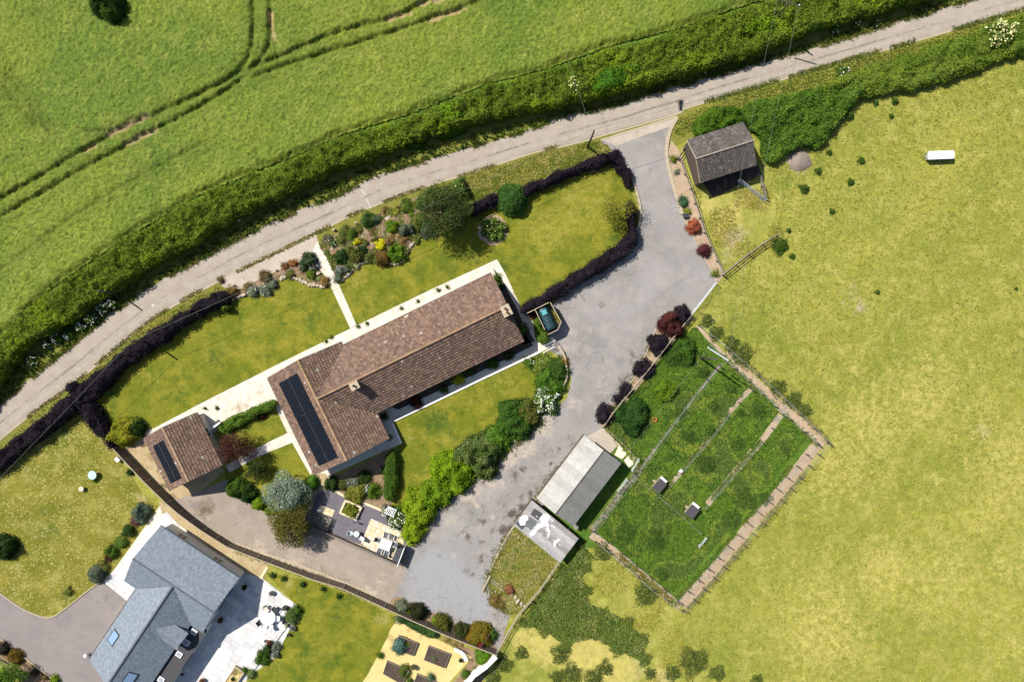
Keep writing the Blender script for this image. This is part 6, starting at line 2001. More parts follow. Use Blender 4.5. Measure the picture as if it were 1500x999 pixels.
def rockery(lab, outline, hmax, edge_lines, loose):
    P = WP(catmull(outline, 3, True))
    c = P.mean(0)
    root = thing('rockery', lab, 'rockery', (c[0], c[1], 0))
    x0, y0 = P.min(0)
    x1, y1 = P.max(0)
    g = .25
    X, Y = np.meshgrid(np.arange(x0, x1 + g, g), np.arange(y0, y1 + g, g))
    ins = inside(X, Y, P)
    d = seg_dist(X, Y, P, True)
    Z = .03 + hmax * np.clip(d / 1.2, 0, 1) ** .7 * (.7 + .6 * vnoise(X, Y, 1.0, 5)) + .03 * rng.uniform(-1, 1, X.shape)
    idx = -np.ones(X.shape, int)
    idx[ins] = np.arange(ins.sum())
    q = ins[:-1, :-1] & ins[1:, :-1] & ins[1:, 1:] & ins[:-1, 1:]
    F = np.stack([idx[:-1, :-1][q], idx[:-1, 1:][q], idx[1:, 1:][q], idx[1:, :-1][q]], 1)
    mb = MB()
    mb.add(np.stack([X[ins], Y[ins], np.maximum(Z[ins], .03)], 1), F)
    mb.prism(P, 0.0, .028)
    part('soil_bed', mb, M['soil'], root)
    for ln in edge_lines:
        T = resample(catmull(ln, 6), 5.2, closed=False)
        for (px, py) in T:
            stone(root, px + rng.uniform(-.8, .8), py + rng.uniform(-.8, .8), rng.uniform(.35, .65), rng.uniform(.28, .45), rng.uniform(.2, .34), rng.uniform(0, 3))
    for (px, py, s_) in loose:
        stone(root, px, py, s_ * S, s_ * S * rng.uniform(.5, .8), .25, rng.uniform(-.2, .8), z0=hmax * .5)
    return root


rockery('large planted rockery with stone edging between lane and front lawn', [(468, 358), (500, 340), (540, 320), (590, 298), (640, 276), (668, 270), (672, 300), (640, 330), (614, 350), (604, 366), (588, 386), (566, 384), (552, 376), (530, 388), (512, 402), (498, 412), (488, 398), (478, 376)], .35,
        [[(500, 411), (510, 403), (516, 395), (527, 387), (540, 382), (549, 375)], [(568, 384), (580, 387), (592, 380), (597, 366), (604, 358), (612, 350)]],
        [(488, 365, 9), (532, 347, 6), (538, 341, 4), (540, 360, 5), (545, 358, 6), (568, 321, 10), (571, 318, 7), (595, 313, 5), (569, 343, 6), (562, 345, 5), (556, 341, 5), (578, 337, 4), (600, 325, 4), (605, 318, 4), (520, 352, 4), (515, 362, 4), (550, 330, 4), (590, 345, 5), (606, 345, 5), (521, 389, 5), (530, 375, 4), (490, 337, 6), (522, 327, 5)])
rockery('smaller stone edged rockery between the pale layby and front lawn', [(330, 424), (352, 424), (372, 414), (398, 402), (432, 386), (456, 380), (470, 400), (482, 412), (476, 420), (458, 416), (446, 408), (428, 404), (410, 408), (392, 420), (368, 430), (340, 438)], .22,
        [[(340, 438), (350, 434), (358, 432)], [(412, 409), (420, 405), (432, 408), (446, 413), (452, 417), (462, 418), (474, 420)]],
        [(343, 418, 5), (336, 424, 4), (467, 401, 8), (418, 402, 4), (405, 396, 4)])
tufts('rockery_cover', 'low creeping plants between the stones of the large rockery', 'ground cover', [(470, 360), (540, 322), (640, 278), (668, 272), (640, 330), (604, 362), (590, 380), (566, 380), (530, 384), (500, 408), (488, 396)], 3000, .16, [C(126, 130, 62), C(104, 120, 48), C(150, 146, 80), C(92, 112, 44)], patch=.9, lean=1.6, width=.07, zbase=.27, clump=(.8, .4))
YP = [C(218, 206, 40, 1.8), C(196, 190, 50, 1.9)]
RK = [(480, 352, 8, .5, 'pink and grey cushion plant at the lane corner of the rockery', [C(140, 130, 110), C(110, 116, 76)], (C(226, 206, 206, 1.6), 10, .1)), (487, 356, 8, .5, 'white daisies near the top of the front path', G_MID, (WHITE, 22, .12, .2)), (505, 340, 8, .5, None, 0, None), (517, 344, 9, .6, None, 1, None), (512, 357, 8, .5, None, 1, None), (526, 338, 7, .5, None, 0, None),
      (523, 354, 7, .5, 'yellow flowering clump in the middle of the rockery', YP, None), (557, 358, 9, .7, 'round bright yellow shrub in the rockery', [C(222, 212, 36, 1.8), C(200, 194, 36, 1.9)], None), (580, 370, 13, 1.2, 'round bright green bush above the rockery edge', [C(120, 156, 44), C(104, 138, 40)], None), (561, 376, 12, .8, 'rust brown shrub at the rockery edge', [C(140, 112, 56), C(118, 96, 50)], None), (540, 322, 11, 1.0, 'dark green shrub near the lane in the rockery', [C(84, 116, 52), C(72, 100, 48)], None), (552, 322, 8, .7, None, 2, None), (574, 332, 10, .6, 'lime green cushion plant in the rockery', G_LIME, None), (590, 336, 9, .7, None, 2, None), (601, 336, 8, .7, None, 2, None), (580, 310, 7, .6, 'pale yellow bush near the lane in the rockery', [C(176, 172, 70), C(156, 156, 60)], None),
      (602, 313, 6, .5, 'small lime bush below the big tree', G_LIME, None), (598, 303, 10, .8, None, 1, None), (618, 322, 10, .9, None, 1, None), (625, 335, 12, .9, None, 2, None), (610, 330, 9, .6, None, 0, None), (500, 376, 11, .9, 'dark green shrub beside the front path', [C(66, 98, 42), C(56, 84, 38)], None), (520, 371, 12, .7, None, 0, None), (530, 367, 9, .6, 'deep green dwarf conifer in the rockery', G_DARK, None), (497, 396, 7, .5, 'lavender with mauve flowers beside the front path', G_GREY, (C(190, 170, 206, 1.7), 26, .1, .1)), (507, 394, 6, .5, None, 2, None), (495, 408, 7, .4, None, 2, None), (521, 388, 6, .3, 'pale succulent cushion by the edging stones', [C(190, 196, 150), C(168, 178, 130)], None), (525, 380, 4, .3, 'coral flowered plant by the edging stones', [C(206, 130, 96)], None), (541, 377, 8, .4, None, 0, None), (576, 344, 7, .4, 'straw gold grass clump in the rockery', [C(196, 168, 90), C(176, 150, 80)], None), (588, 350, 10, .4, None, 3, None), (572, 352, 8, .4, None, 3, None), (546, 340, 7, .4, None, 3, None), (534, 357, 7, .5, None, 0, None), (550, 352, 7, .4, None, 0, None), (565, 309, 6, .3, None, 3, None), (500, 352, 7, .4, None, 0, None), (483, 366, 5, .4, None, 1, None), (540, 332, 7, .5, None, 1, None), (614, 300, 9, .7, None, 1, None), (632, 290, 10, .8, None, 1, None)]
GEN = [('low olive cushion plant among the rockery stones', [C(122, 128, 58), C(104, 114, 52)], 'olive cushion plants'), ('leafy mid green clump among the rockery stones', [C(104, 130, 46), C(88, 114, 42)], 'mid green rockery clumps'), ('grey green clump among the rockery stones', [C(112, 128, 100), C(94, 112, 84)], 'grey green rockery clumps'), ('dry brown cushion plant among the rockery stones', [C(166, 138, 88), C(146, 122, 76)], 'brown cushion plants')]
for (px, py, r, h, lab, pal, fl) in RK:
    if lab is None:
        lab_, pal_, gr_ = GEN[pal]
        shrub('rockery_plant', lab_, px, py, r, h + .25, pal_, 'plant', gr_, lump=.35, wob=.25)
    else:
        shrub('rockery_plant', lab, px, py, r, h + .25, pal, 'plant', None, flower=fl, lump=.3, wob=.2)
for (px, py, r, h, lab, pal, fl) in ((341, 428, 9, .6, 'russet cushion plant at the copper hedge end of the small rockery', [C(146, 116, 58), C(124, 102, 52)], None), (388, 405, 8, .6, 'brown leaved clump beside the pale layby', [C(132, 114, 74), C(114, 100, 66)], None), (370, 426, 8, .6, 'white flowered plant on the lawn side of the small rockery', G_GREY, (WHITE, 16, .1)), (388, 424, 9, .6, 'larger white flowered plant on the lawn side of the small rockery', G_GREY, (WHITE, 16, .1)), (400, 416, 7, .5, 'grey green plant at the middle of the small rockery', G_GREY, None), (417, 390, 6, .4, 'rust coloured plant beside the layby kerb', [C(140, 104, 66)], None), (430, 386, 6, .4, 'orange brown plant by the layby', [C(176, 116, 64)], None), (424, 401, 7, .5, 'olive plant in the small rockery', [C(124, 126, 66)], None), (452, 381, 11, 1.0, 'dark bushy shrub by the front path bench', [C(84, 106, 64), C(72, 92, 56)], None), (444, 393, 7, .6, 'dark green clump below the bench', [C(80, 100, 60)], (WHITE, 4, .1)), (457, 395, 6, .5, 'white and pink flowers beside the bench', G_GREY, (C(236, 224, 226, 1.5), 26, .1, .1)), (456, 403, 7, .6, 'bright green ball shrub below the bench', [C(128, 148, 50), C(112, 132, 44)], None), (475, 412, 7, .4, 'straw brown grass at the path end of the small rockery', [C(170, 142, 80), C(150, 128, 72)], None), (467, 408, 5, .4, 'pale green plant beside the square stone', [C(150, 160, 90)], None), (362, 420, 7, .4, 'brown grass at the back of the small rockery', [C(140, 126, 80)], None), (322, 410, 5, .4, 'dry tuft at the tip of the pale layby', [C(130, 112, 72)], None)):
    shrub('rockery_plant', lab, px, py, r, h + .15, pal, 'plant', None, flower=fl, lump=.3, wob=.2)
shrub('lawn_tree', 'lone little green tree on the front lawn beside the copper hedge', 331, 452, 7, 1.2, [C(120, 142, 46), C(72, 96, 40)], lump=.5, wob=.35)
shrub('rockery_shrub', 'white flowering shrub behind the big tree', 672, 277, 15, 1.6, [C(104, 130, 50), C(88, 112, 46)], flower=(C(226, 230, 170, 1.6), 5, .13))

DRY = [C(150, 142, 70), C(120, 126, 48), C(172, 158, 90)]
fringe('lane_edge_grass', 'grass straggling over the field side edge of the lane', 'grass', ROAD_N, 5200, .18, .24, [C(112, 124, 46), C(92, 108, 40), C(140, 136, 64)])
fringe('lane_edge_grass', 'grass straggling over the garden side edge of the lane', 'grass', ROAD_S[2:8] + ROAD_S[9:16], 2200, .12, .14, DRY)
fringe('lane_edge_grass', 'grass straggling over the meadow side edge of the lane', 'grass', ROAD_S[17:], 1800, .16, .2, [C(126, 136, 54), C(106, 122, 46)])
fringe('drive_edge_weeds', 'weeds along the shrubbery edge of the drive', 'weeds', [(830, 580), (800, 612), (760, 645), (700, 698), (640, 742), (606, 800)], 900, .3, .2, [C(104, 124, 48), C(120, 112, 60)])
fringe('drive_edge_weeds', 'weeds along the plum border edge of the drive', 'weeds', [(985, 460), (965, 475), (950, 509), (931, 550), (901, 589), (878, 620)], 300, .2, .14, DRY)
fringe('drive_edge_weeds', 'weeds at the foot of the sheds beside the track', 'weeds', [(856, 640), (786, 731), (753, 770), (718, 840), (722, 872), (748, 905)], 800, .28, .18, DRY + [C(104, 122, 44)])
fringe('drive_edge_weeds', 'weeds along the yard side of the long fence', 'weeds', [(300, 782), (345, 806), (400, 822), (500, 860), (570, 890), (640, 920), (725, 955)], 900, .22, .16, DRY)
fringe('walk_edge_grass', 'grass creeping over the edges of the upper chipped walk', 'grass', [(1024, 484), (1050, 514), (1096, 560), (1146, 606), (1198, 652)], 700, .2, .2, [C(104, 138, 52), C(126, 140, 60)])
fringe('walk_edge_grass', 'grass creeping over the meadow edge of the upper chipped walk', 'grass', [(1030, 478), (1068, 512), (1110, 548), (1160, 592), (1212, 644)], 700, .2, .16, DRY)
fringe('walk_edge_grass', 'grass creeping over the inner edge of the lower walk', 'grass', [(1192, 646), (1140, 704), (1080, 776), (990, 878)], 900, .16, .22, [C(104, 138, 52), C(126, 140, 60)])
fringe('walk_edge_grass', 'grass creeping over the meadow edge of the lower walk', 'grass', [(1212, 654), (1160, 716), (1100, 788), (1004, 896)], 900, .16, .16, DRY)
fringe('walk_edge_grass', 'grass creeping over the narrow paddock walks', 'grass', [(1056, 530), (1000, 600), (935, 690), (870, 775)], 700, .3, .22, [C(104, 138, 52), C(126, 140, 60)])
fringe('walk_edge_grass', 'grass creeping over the middle paddock walk', 'grass', [(1100, 568), (1050, 630), (980, 712)], 600, .2, .22, [C(104, 138, 52), C(126, 140, 60)])
fringe('walk_edge_grass', 'grass creeping over the last paddock walk', 'grass', [(1144, 607), (1090, 675), (1036, 738)], 600, .22, .22, [C(104, 138, 52), C(126, 140, 60)])
fringe('walk_edge_grass', 'grass creeping over the short chipped walk', 'grass', [(866, 782), (900, 808), (950, 850), (996, 888)], 800, .35, .16, DRY + [C(104, 138, 52)])
litter('drive_litter', 'pale stones and clippings along the copper hedge foot', [(936, 352), (905, 390), (864, 411), (816, 442)], 420, .3, [C(226, 214, 200), C(140, 120, 100), C(190, 176, 160), C(100, 88, 76)])
litter('drive_litter', 'fallen bark and stones along the drive shrubbery', [(834, 580), (805, 618), (770, 650), (700, 702), (645, 745), (608, 800)], 900, .5, [C(214, 198, 176), C(120, 100, 82), C(176, 160, 140), C(92, 78, 66)])
litter('drive_litter', 'dead leaves and stones beside the sheds', [(850, 650), (786, 735), (745, 785), (712, 850), (730, 900), (735, 930)], 700, .45, [C(120, 92, 70), C(196, 180, 160), C(92, 74, 60), C(220, 206, 184)])
litter('drive_litter', 'scattered leaves along the plum border', [(975, 470), (950, 512), (926, 556), (896, 592)], 320, .4, [C(110, 92, 78), C(190, 170, 146), C(86, 70, 62)])
litter('drive_litter', 'gravel crumbs across the lower yard', [(600, 860), (650, 880), (700, 905), (735, 930)], 500, 1.2, [C(214, 208, 200), C(130, 118, 106), C(176, 168, 160)], .08)
litter('track_litter', 'leaf litter along the concrete track', [(290, 765), (350, 800), (460, 838), (560, 876)], 420, .5, [C(120, 104, 86), C(214, 198, 178), C(98, 84, 70)])

# ================================================================== FENCES, WALLS, KERBS
def along(P, step):
    """points along a polyline at even steps, with headings"""
    P = np.asarray(P, float)
    L = np.concatenate([[0], np.cumsum(np.linalg.norm(np.diff(P, axis=0), axis=1))])
    n = max(1, round(L[-1] / step))
    t = np.linspace(0, L[-1], n + 1)
    return np.stack([np.interp(t, L, P[:, 0]), np.interp(t, L, P[:, 1])], 1)


def rail_fence(name, label, pts, h, nrail, mat, step=2.0, post=.1, rail_h=.1, group=None, wire=False, zpx=None, mesh=False):
    P = WP(pts, h * .9 if zpx is None else zpx)
    Q = along(P, step)
    root = thing(name, label, 'fence', (Q[0][0], Q[0][1], 0), group)
    for i, q in enumerate(Q):
        dd = Q[min(i + 1, len(Q) - 1)] - Q[max(i - 1, 0)]
        cube('post', root, (q[0], q[1], h / 2), (post, post, h * rng.uniform(1, 1.06)), mat, math.atan2(dd[1], dd[0]))
    for i in range(len(Q) - 1):
        for k in range(nrail):
            z = h * (k + 1) / nrail - .06
            a, b = Q[i], Q[i + 1]
            if wire:
                rail('wire', root, (*a, z), (*b, z), .012, .012, M['wire'])
            else:
                d = (b - a) / np.linalg.norm(b - a)
                o_ = np.array([-d[1], d[0]]) * (post * .5 + .02)
                rail('rail', root, (*(a + o_ - d * .05), z + rng.uniform(-.015, .015)), (*(b + o_ + d * .05), z + rng.uniform(-.015, .015)), .04, rail_h, mat)
    return root


def panel_fence(name, label, pts, h, mat, capmat, step=1.85, zpx=1.8, thick=.05, boards=True):
    P = WP(pts, zpx)
    Q = along(P, step)
    root = thing(name, label, 'fence', (Q[0][0], Q[0][1], 0))
    for i in range(len(Q) - 1):
        a, b = Q[i], Q[i + 1]
        d = (b - a)
        L = np.linalg.norm(d)
        ang = math.atan2(d[1], d[0])
        c = (a + b) / 2
        if boards:
            n = 10
            for k in range(n):
                t = (k + .5) / n
                p = a + d * t
                cube('board', root, (p[0], p[1], h / 2), (L / n - .012, thick * (.5 if k % 2 else .8), h - .06), mat, ang)
        else:
            cube('panel', root, (c[0], c[1], h / 2), (L - .1, thick, h - .05), mat, ang)
        cube('capping', root, (c[0], c[1], h + .02), (L - .1, thick + .06, .05), capmat, ang)
    for i, q in enumerate(Q):
        dd = Q[min(i + 1, len(Q) - 1)] - Q[max(i - 1, 0)]
        cube('post', root, (q[0], q[1], h / 2 + .03), (.1, .1, h + .1), capmat, math.atan2(dd[1], dd[0]))
    return root


def kerb_line(name, label, pts, w, h, mat, step=.9, zoff=0.0, smooth=5, cat='kerb'):
    P = WP(catmull(pts, smooth) if smooth else pts)
    Q = along(P, step)
    root = thing(name, label, cat, (Q[0][0], Q[0][1], 0))
    for i in range(len(Q) - 1):
        a, b = Q[i], Q[i + 1]
        d = b - a
        L = np.linalg.norm(d)
        cube('kerb_stone', root, ((a[0] + b[0]) / 2, (a[1] + b[1]) / 2, h / 2), (L - .012, w, h * rng.uniform(.97, 1.03)), mat, math.atan2(d[1], d[0]))
    return root


M['fence_brown'] = plain('brown_fence', C(142, 124, 108), 0.9, 0.18, 5)
panel_fence('boundary_fence', 'long close boarded fence between the two properties', [(164, 657), (208, 704), (250, 745), (290, 775), (331, 801), (382, 821), (460, 850), (500, 862), (540, 880), (600, 908), (660, 934), (727, 960)], 1.7, M['fence_brown'], M['wood'])
root = thing('garden_wall', 'white rendered garden wall beside the brown border', 'wall', tuple(W(707, 980)))
P_ = WP([(727, 962), (712, 977), (694, 990), (676, 1012)], 1.6)
for i in range(3):
    a, b = P_[i], P_[i + 1]
    d = b - a
    ang = math.atan2(d[1], d[0])
    cube('wall_panel', root, (*((a + b) / 2), .78), (np.linalg.norm(d), .26, 1.56), M['wall_white'], ang)
    cube('coping', root, (*((a + b) / 2), 1.6), (np.linalg.norm(d) + .04, .42, .07), M['white'], ang)
rail_fence('lower_fence', 'rail fence below the lower drive border', [(-40, 950), (0, 974), (20, 986), (60, 1020)], 1.0, 3, M['wood'], 1.8)
kerb_line('drive_kerb', 'pale kerb curving round the daisy lawn', [(-40, 845), (0, 868), (30, 889), (62, 903), (80, 902), (97, 890), (125, 868), (149, 850)], .13, .12, M['kerb'])
kerb_line('drive_kerb', 'pale kerb along the lower drive border', [(-40, 908), (0, 934), (40, 965), (110, 1018)], .13, .12, M['kerb'])
kerb_line('drive_kerb', 'narrow pale kerb round the copper hedge corner of the drive', [(905, 226), (922, 254), (934, 288), (938, 312), (935, 332), (930, 342)], .28, .22, M['kerb'])
kerb_line('drive_kerb', 'broad pale kerb along the barn side of the drive entrance', [(992, 172), (982, 190), (977, 210), (976, 226), (979, 246), (987, 276), (999, 314)], .42, .14, M['kerb'])
kerb_line('drive_kerb', 'thin kerb along the chipped border below the barn', [(999, 316), (1013, 342), (1035, 384), (1050, 412)], .14, .12, M['kerb'])
kerb_line('drive_kerb', 'thin pale kerb along the plum shrub border', [(985, 460), (965, 475), (950, 509), (931, 550), (901, 589), (878, 620)], .12, .12, M['kerb'])
kerb_line('entrance_sill', 'pale stone sill across the drive entrance', [(880, 206), (940, 187), (991, 171)], .22, .045, M['kerb'], smooth=0)
kerb_line('path_kerb', 'white raised kerb along the back path of the bungalow', [(792, 515), (700, 558), (640, 587), (576, 617)], .2, .14, M['white'], step=1.4, smooth=0)
kerb_line('path_kerb', 'short white kerb at the corner of the wing path', [(575, 619), (588, 649)], .2, .14, M['white'], step=1.3, smooth=0)
kerb_line('bend_wall', 'low curved pale wall at the bend of the drive', [(818, 507), (826, 520), (829, 538), (830, 552), (826, 562), (820, 568)], .24, .5, M['kerb'], step=.8, cat='wall')
kerb_line('track_kerb', 'long worn concrete strip along the lower track', [(345, 796), (400, 815), (460, 836), (540, 868)], .3, .03, M['kerb'], step=1.5)
kerb_line('lawn_edging', 'pale edging where the cream path meets the back lawn', [(392, 830), (380, 850)], .3, .06, M['sand_edge'], step=1.0, smooth=0)
kerb_line('yard_edging', 'rough pale edging beside the low shed and compost plot', [(856, 640), (786, 731), (753, 770), (735, 800), (718, 835)], .2, .08, M['kerb'], step=.8)

rail_fence('drive_rail_fence', 'timber rail fence behind the plum shrubs', [(1013, 461), (980, 502), (952, 538), (928, 568), (902, 598), (884, 624)], 1.15, 3, M['wood'], 1.9)
rail_fence('drive_rail_fence', 'timber rail fence behind the chipped drive border', [(997, 232), (1005, 254), (1016, 284), (1027, 320), (1036, 346), (1048, 372), (1061, 402)], 1.0, 2, M['wood_grey'], 1.9, rail_h=.08)
rail_fence('field_rail_fence', 'timber rail fence running into the meadow', [(1061, 402), (1088, 380), (1112, 362), (1141, 343)], 1.15, 3, M['wood_grey'], 1.9)
rail_fence('yard_fence', 'pale rail fence between the yard and the weed bank', [(727, 960), (745, 928), (761, 901), (790, 868), (819, 826)], 1.1, 3, M['wood'], 2.0)
rail_fence('shed_pad_fence', 'low board fence between the shed apron and paddock', [(884, 625), (905, 643), (925, 664), (936, 676)], .7, 2, M['wood'], 1.5)
rail_fence('barn_rails', 'short weathered rails at the road end of the barn', [(994, 230), (1003, 216)], 1.1, 3, M['wood'], 1.2)
rail_fence('barn_pen', 'broken grey rails beside the open barn front', [(1112, 255), (1119, 272), (1122, 288)], 1.1, 3, M['wood_grey'], 1.4)
WF = dict(wire=True, post=.09, step=2.3)
rail_fence('paddock_fence', 'wire fence on posts along the inner edge of the upper chipped walk', [(1036, 503), (1058, 524), (1100, 562), (1145, 604), (1196, 650)], 1.2, 4, M['wood_dark'], zpx=0, **WF)
rail_fence('paddock_fence', 'wire fence on posts along the meadow edge of the upper chipped walk', [(1022, 476), (1068, 514), (1112, 552), (1160, 596), (1211, 646)], 1.2, 4, M['wood_dark'], zpx=0, **WF)
rail_fence('paddock_fence', 'wire fence on posts along the meadow edge of the lower grey walk', [(1211, 648), (1150, 722), (1090, 792), (1050, 838), (1001, 892)], 1.3, 4, M['wood_dark'], zpx=0, wire=True, post=.11, step=1.85)
rail_fence('paddock_fence', 'wire fence on posts along the inner edge of the lower grey walk', [(1194, 648), (1136, 716), (1076, 786), (1036, 832), (992, 880)], 1.3, 4, M['wood_dark'], zpx=0, wire=True, post=.11, step=1.85)
rail_fence('paddock_fence', 'wire fence on posts along the inner edge of the short chipped walk', [(868, 776), (905, 804), (950, 842), (992, 878)], 1.1, 4, M['wood_dark'], zpx=0, **WF)
rail_fence('paddock_fence', 'wire fence on posts outside the short chipped walk', [(872, 792), (905, 818), (950, 858), (998, 893)], 1.1, 4, M['wood_dark'], zpx=0, **WF)
rail_fence('paddock_fence', 'wire fence on posts beside the grey walk nearest the sheds', [(1052, 535), (1026, 566), (996, 606), (957, 658), (936, 686)], 1.2, 4, M['wood_dark'], zpx=0, **WF)
rail_fence('paddock_fence', 'wire fence on posts behind the long shed', [(930, 694), (900, 733), (866, 776)], 1.2, 4, M['wood_dark'], zpx=0, **WF)
rail_fence('paddock_fence', 'wire fence on posts down the middle paddock strip', [(1100, 570), (1072, 598), (1046, 634), (1016, 669), (978, 712)], 1.1, 3, M['wood_dark'], zpx=0, **WF)
rail_fence('paddock_fence', 'wire fence on posts down the paddock strip nearest the meadow', [(1145, 606), (1118, 642), (1088, 677), (1058, 712), (1030, 744)], 1.1, 3, M['wood_dark'], zpx=0, **WF)
rail_fence('cross_fence', 'low pale cross rail behind the two hen houses', [(926, 696), (958, 722), (992, 750), (1027, 782)], .9, 1, M['wood_grey'], 2.6, post=.08, rail_h=.06)


def gate(name, label, a, b, h, mat, nb=5, brace=True, cat='gate'):
    A, B = np.array(W(*a, h * .7))[:2], np.array(W(*b, h * .7))[:2]
    d = (B - A) / np.linalg.norm(B - A)
    root = thing(name, label, cat, (*A, 0))
    for q in (A, B):
        mb = MB()
        mb.tube([(*q, .05 if q is not A else 0), (*q, h + .06)], .04, 8)
        part('stile', mb, mat, root)
    for k in range(nb):
        mb = MB()
        z = .15 + (h - .17) * k / (nb - 1)
        mb.tube([(*A, z), (*B, z)], .022, 6)
        part('bar', mb, mat, root)
    if brace:
        mb = MB()
        mb.tube([(*A, .15), (*((A + B) / 2), h - .02)], .018, 6)
        mb.tube([(*B, .15), (*((A + B) / 2), h - .02)], .018, 6)
        part('brace', mb, mat, root)
    return root


gate('field_gate', 'galvanised five bar gate between driveway and meadow', (1050, 414), (1014, 460), 1.2, M['galv'])
gate('field_gate', 'galvanised gate leaning out from the barn front', (1083, 263), (1122, 293), 1.2, M['galv'], 6)
gate('paddock_gate', 'small grey gate in the paddock walk behind the shed', (936, 672), (926, 690), 1.1, M['galv'], 4)
gate('paddock_gate', 'grey gate in the paddock walk below the cross rail', (919, 702), (905, 720), 1.1, M['galv'], 4)
gate('paddock_hurdle', 'small pale hurdle inside the lower paddock', (1024, 801), (1035, 788), .9, M['galv'], 4, cat='hurdle')
gate('garden_gate', 'slender metal garden gate between paved corner and drive', (798, 506), (813, 499), 1.0, M['galv'], 4, cat='gate')
rail_fence('garden_rail', 'pale rail fence along the garden side of the gate', [(797, 517), (812, 509)], .9, 3, M['white'], 1.2, post=.07, rail_h=.06)


# ---- poles and cables
def pole(label, base, h, arm=None, name='utility_pole'):
    p = W(*base)
    root = thing(name, label, 'pole', (p.x, p.y, 0))
    mb = MB()
    mb.tube([(p.x, p.y, 0), (p.x, p.y, h * .5), (p.x, p.y, h)], [.13, .115, .095], 10)
    part('shaft', mb, M['pole'], root, True)
    if arm is not None:
        a, b = W(*arm[0], h), W(*arm[1], h)
        mb = MB()
        mb.bar((a.x, a.y, h - .18), (b.x, b.y, h - .18), .13, .13)
        part('crossarm', mb, M['galv'] if base[1] > 100 else M['pole'], root)
        for t in (.02, .98):
            q = a.lerp(b, t)
            mb = MB()
            mb.lathe((q.x, q.y, h - .115), [(.03, 0), (.07, .05), (.05, .09), (.07, .13), (.03, .2)], 10)
            part('insulator', mb, M['white'], root)
    else:
        mb = MB()
        mb.lathe((p.x, p.y, h), [(.1, 0), (.11, .02), (.02, .06)], 10)
        part('pole_cap', mb, M['pole'], root)
    return root


pole('wooden power pole with a pale crossarm in the paddock', (1025, 524), 7.6, ((1037, 509), (1067, 528)))
pole('wooden telegraph pole on the verge by the drive entrance', (861, 216), 6.6, name='telegraph_pole')
pole('wooden pole rising from the copper hedge', (222, 500), 4.6, name='telegraph_pole')
pole('wooden pole half hidden in the field hedge above the lane', (174, 430), 4.2, name='telegraph_pole')
pole('wooden power pole in the field hedge at the lane top', (1128, 38), 7.6, ((1138, -2), (1172, 8)))


def cable(label, a, b, sag=.6, r=.016, group=None):
    a, b = np.array(a, float), np.array(b, float)
    T = np.linspace(0, 1, 24)
    pts = [a + (b - a) * t - np.array([0, 0, 4 * sag * t * (1 - t)]) for t in T]
    mb = MB()
    mb.tube(pts, r, 5)
    o = part('overhead_cable', mb, M['cable'])
    return tag(o, label, 'cable', group)


c1, c2 = W(1038, 510, 7.55), W(1066, 527, 7.55)
t1, t2 = W(1139, 0, 7.55), W(1171, 8, 7.55)
cable('power cable from the lane top pole to the lane side of the paddock crossarm', t1, c1, .8, .012)
cable('power cable from the lane top pole to the meadow side of the paddock crossarm', t2, c2, .8, .012)
cable('power cable running from the crossarm over the sheds', c1, W(620, 1060, 7.4), .9, .012)
cable('power cable running from the crossarm over the paddock and weed bank', c2, W(655, 1080, 7.4), .9, .012)
tp = W(867, 191, 6.55)
cable('thin telephone wire from the verge pole over the field hedge', tp, W(810, 20, 6.5), .4, .012)
cable('thin telephone wire from the verge pole across the front lawn to the hedge pole', tp, np.array(W(222, 500, 0)) + np.array([-.0, 0, 4.55]) * 1.0, .5, .016)
cable('thin telephone wire from the hedge pole over the daisy lawn', np.array(W(222, 500, 0)) + np.array([0, 0, 4.55]), W(-60, 760, 4.6), .3, .016)
cable('thin telephone wire from the verge pole over the drive entrance', tp, W(1150, 110, 6.4), .3, .018)

# ================================================================== OBJECTS
# oil tank and its screen
scr = thing('tank_screen', 'timber screen with pale top rails round the oil tank', 'screen', tuple(W(803, 468)))
TS = [(772, 459), (784, 453), (804, 443), (806, 443), (822, 472), (817, 483), (803, 490)]
TW = WP(TS, 1.7)
TW2 = WP([(784, 454), (798, 483)], 1.7)
for Pq in (TW, TW2):
    for i in range(len(Pq) - 1):
        a, b = Pq[i], Pq[i + 1]
        d = b - a
        L = np.linalg.norm(d)
        if L < .3:
            continue
        ang = math.atan2(d[1], d[0])
        nbd = max(2, int(L / .16))
        for k in range(nbd):
            p = a + d * (k + .5) / nbd
            cube('board', scr, (*p, .83), (L / nbd - .01, .025, 1.6), M['wood_dark'], ang)
        cube('top_rail', scr, (*((a + b) / 2), 1.68), (L, .1, .06), M['wood'], ang)
tk = W(801, 467, 1.0)
tang = math.atan2(*(np.array(W(807, 480)) - np.array(W(797, 458)))[1::-1])
tank = thing('oil_tank', 'dark green ribbed oil tank with a teal cover', 'tank', (tk.x, tk.y, 0))
tu = np.array([math.cos(tang), math.sin(tang), 0])
mb = MB()
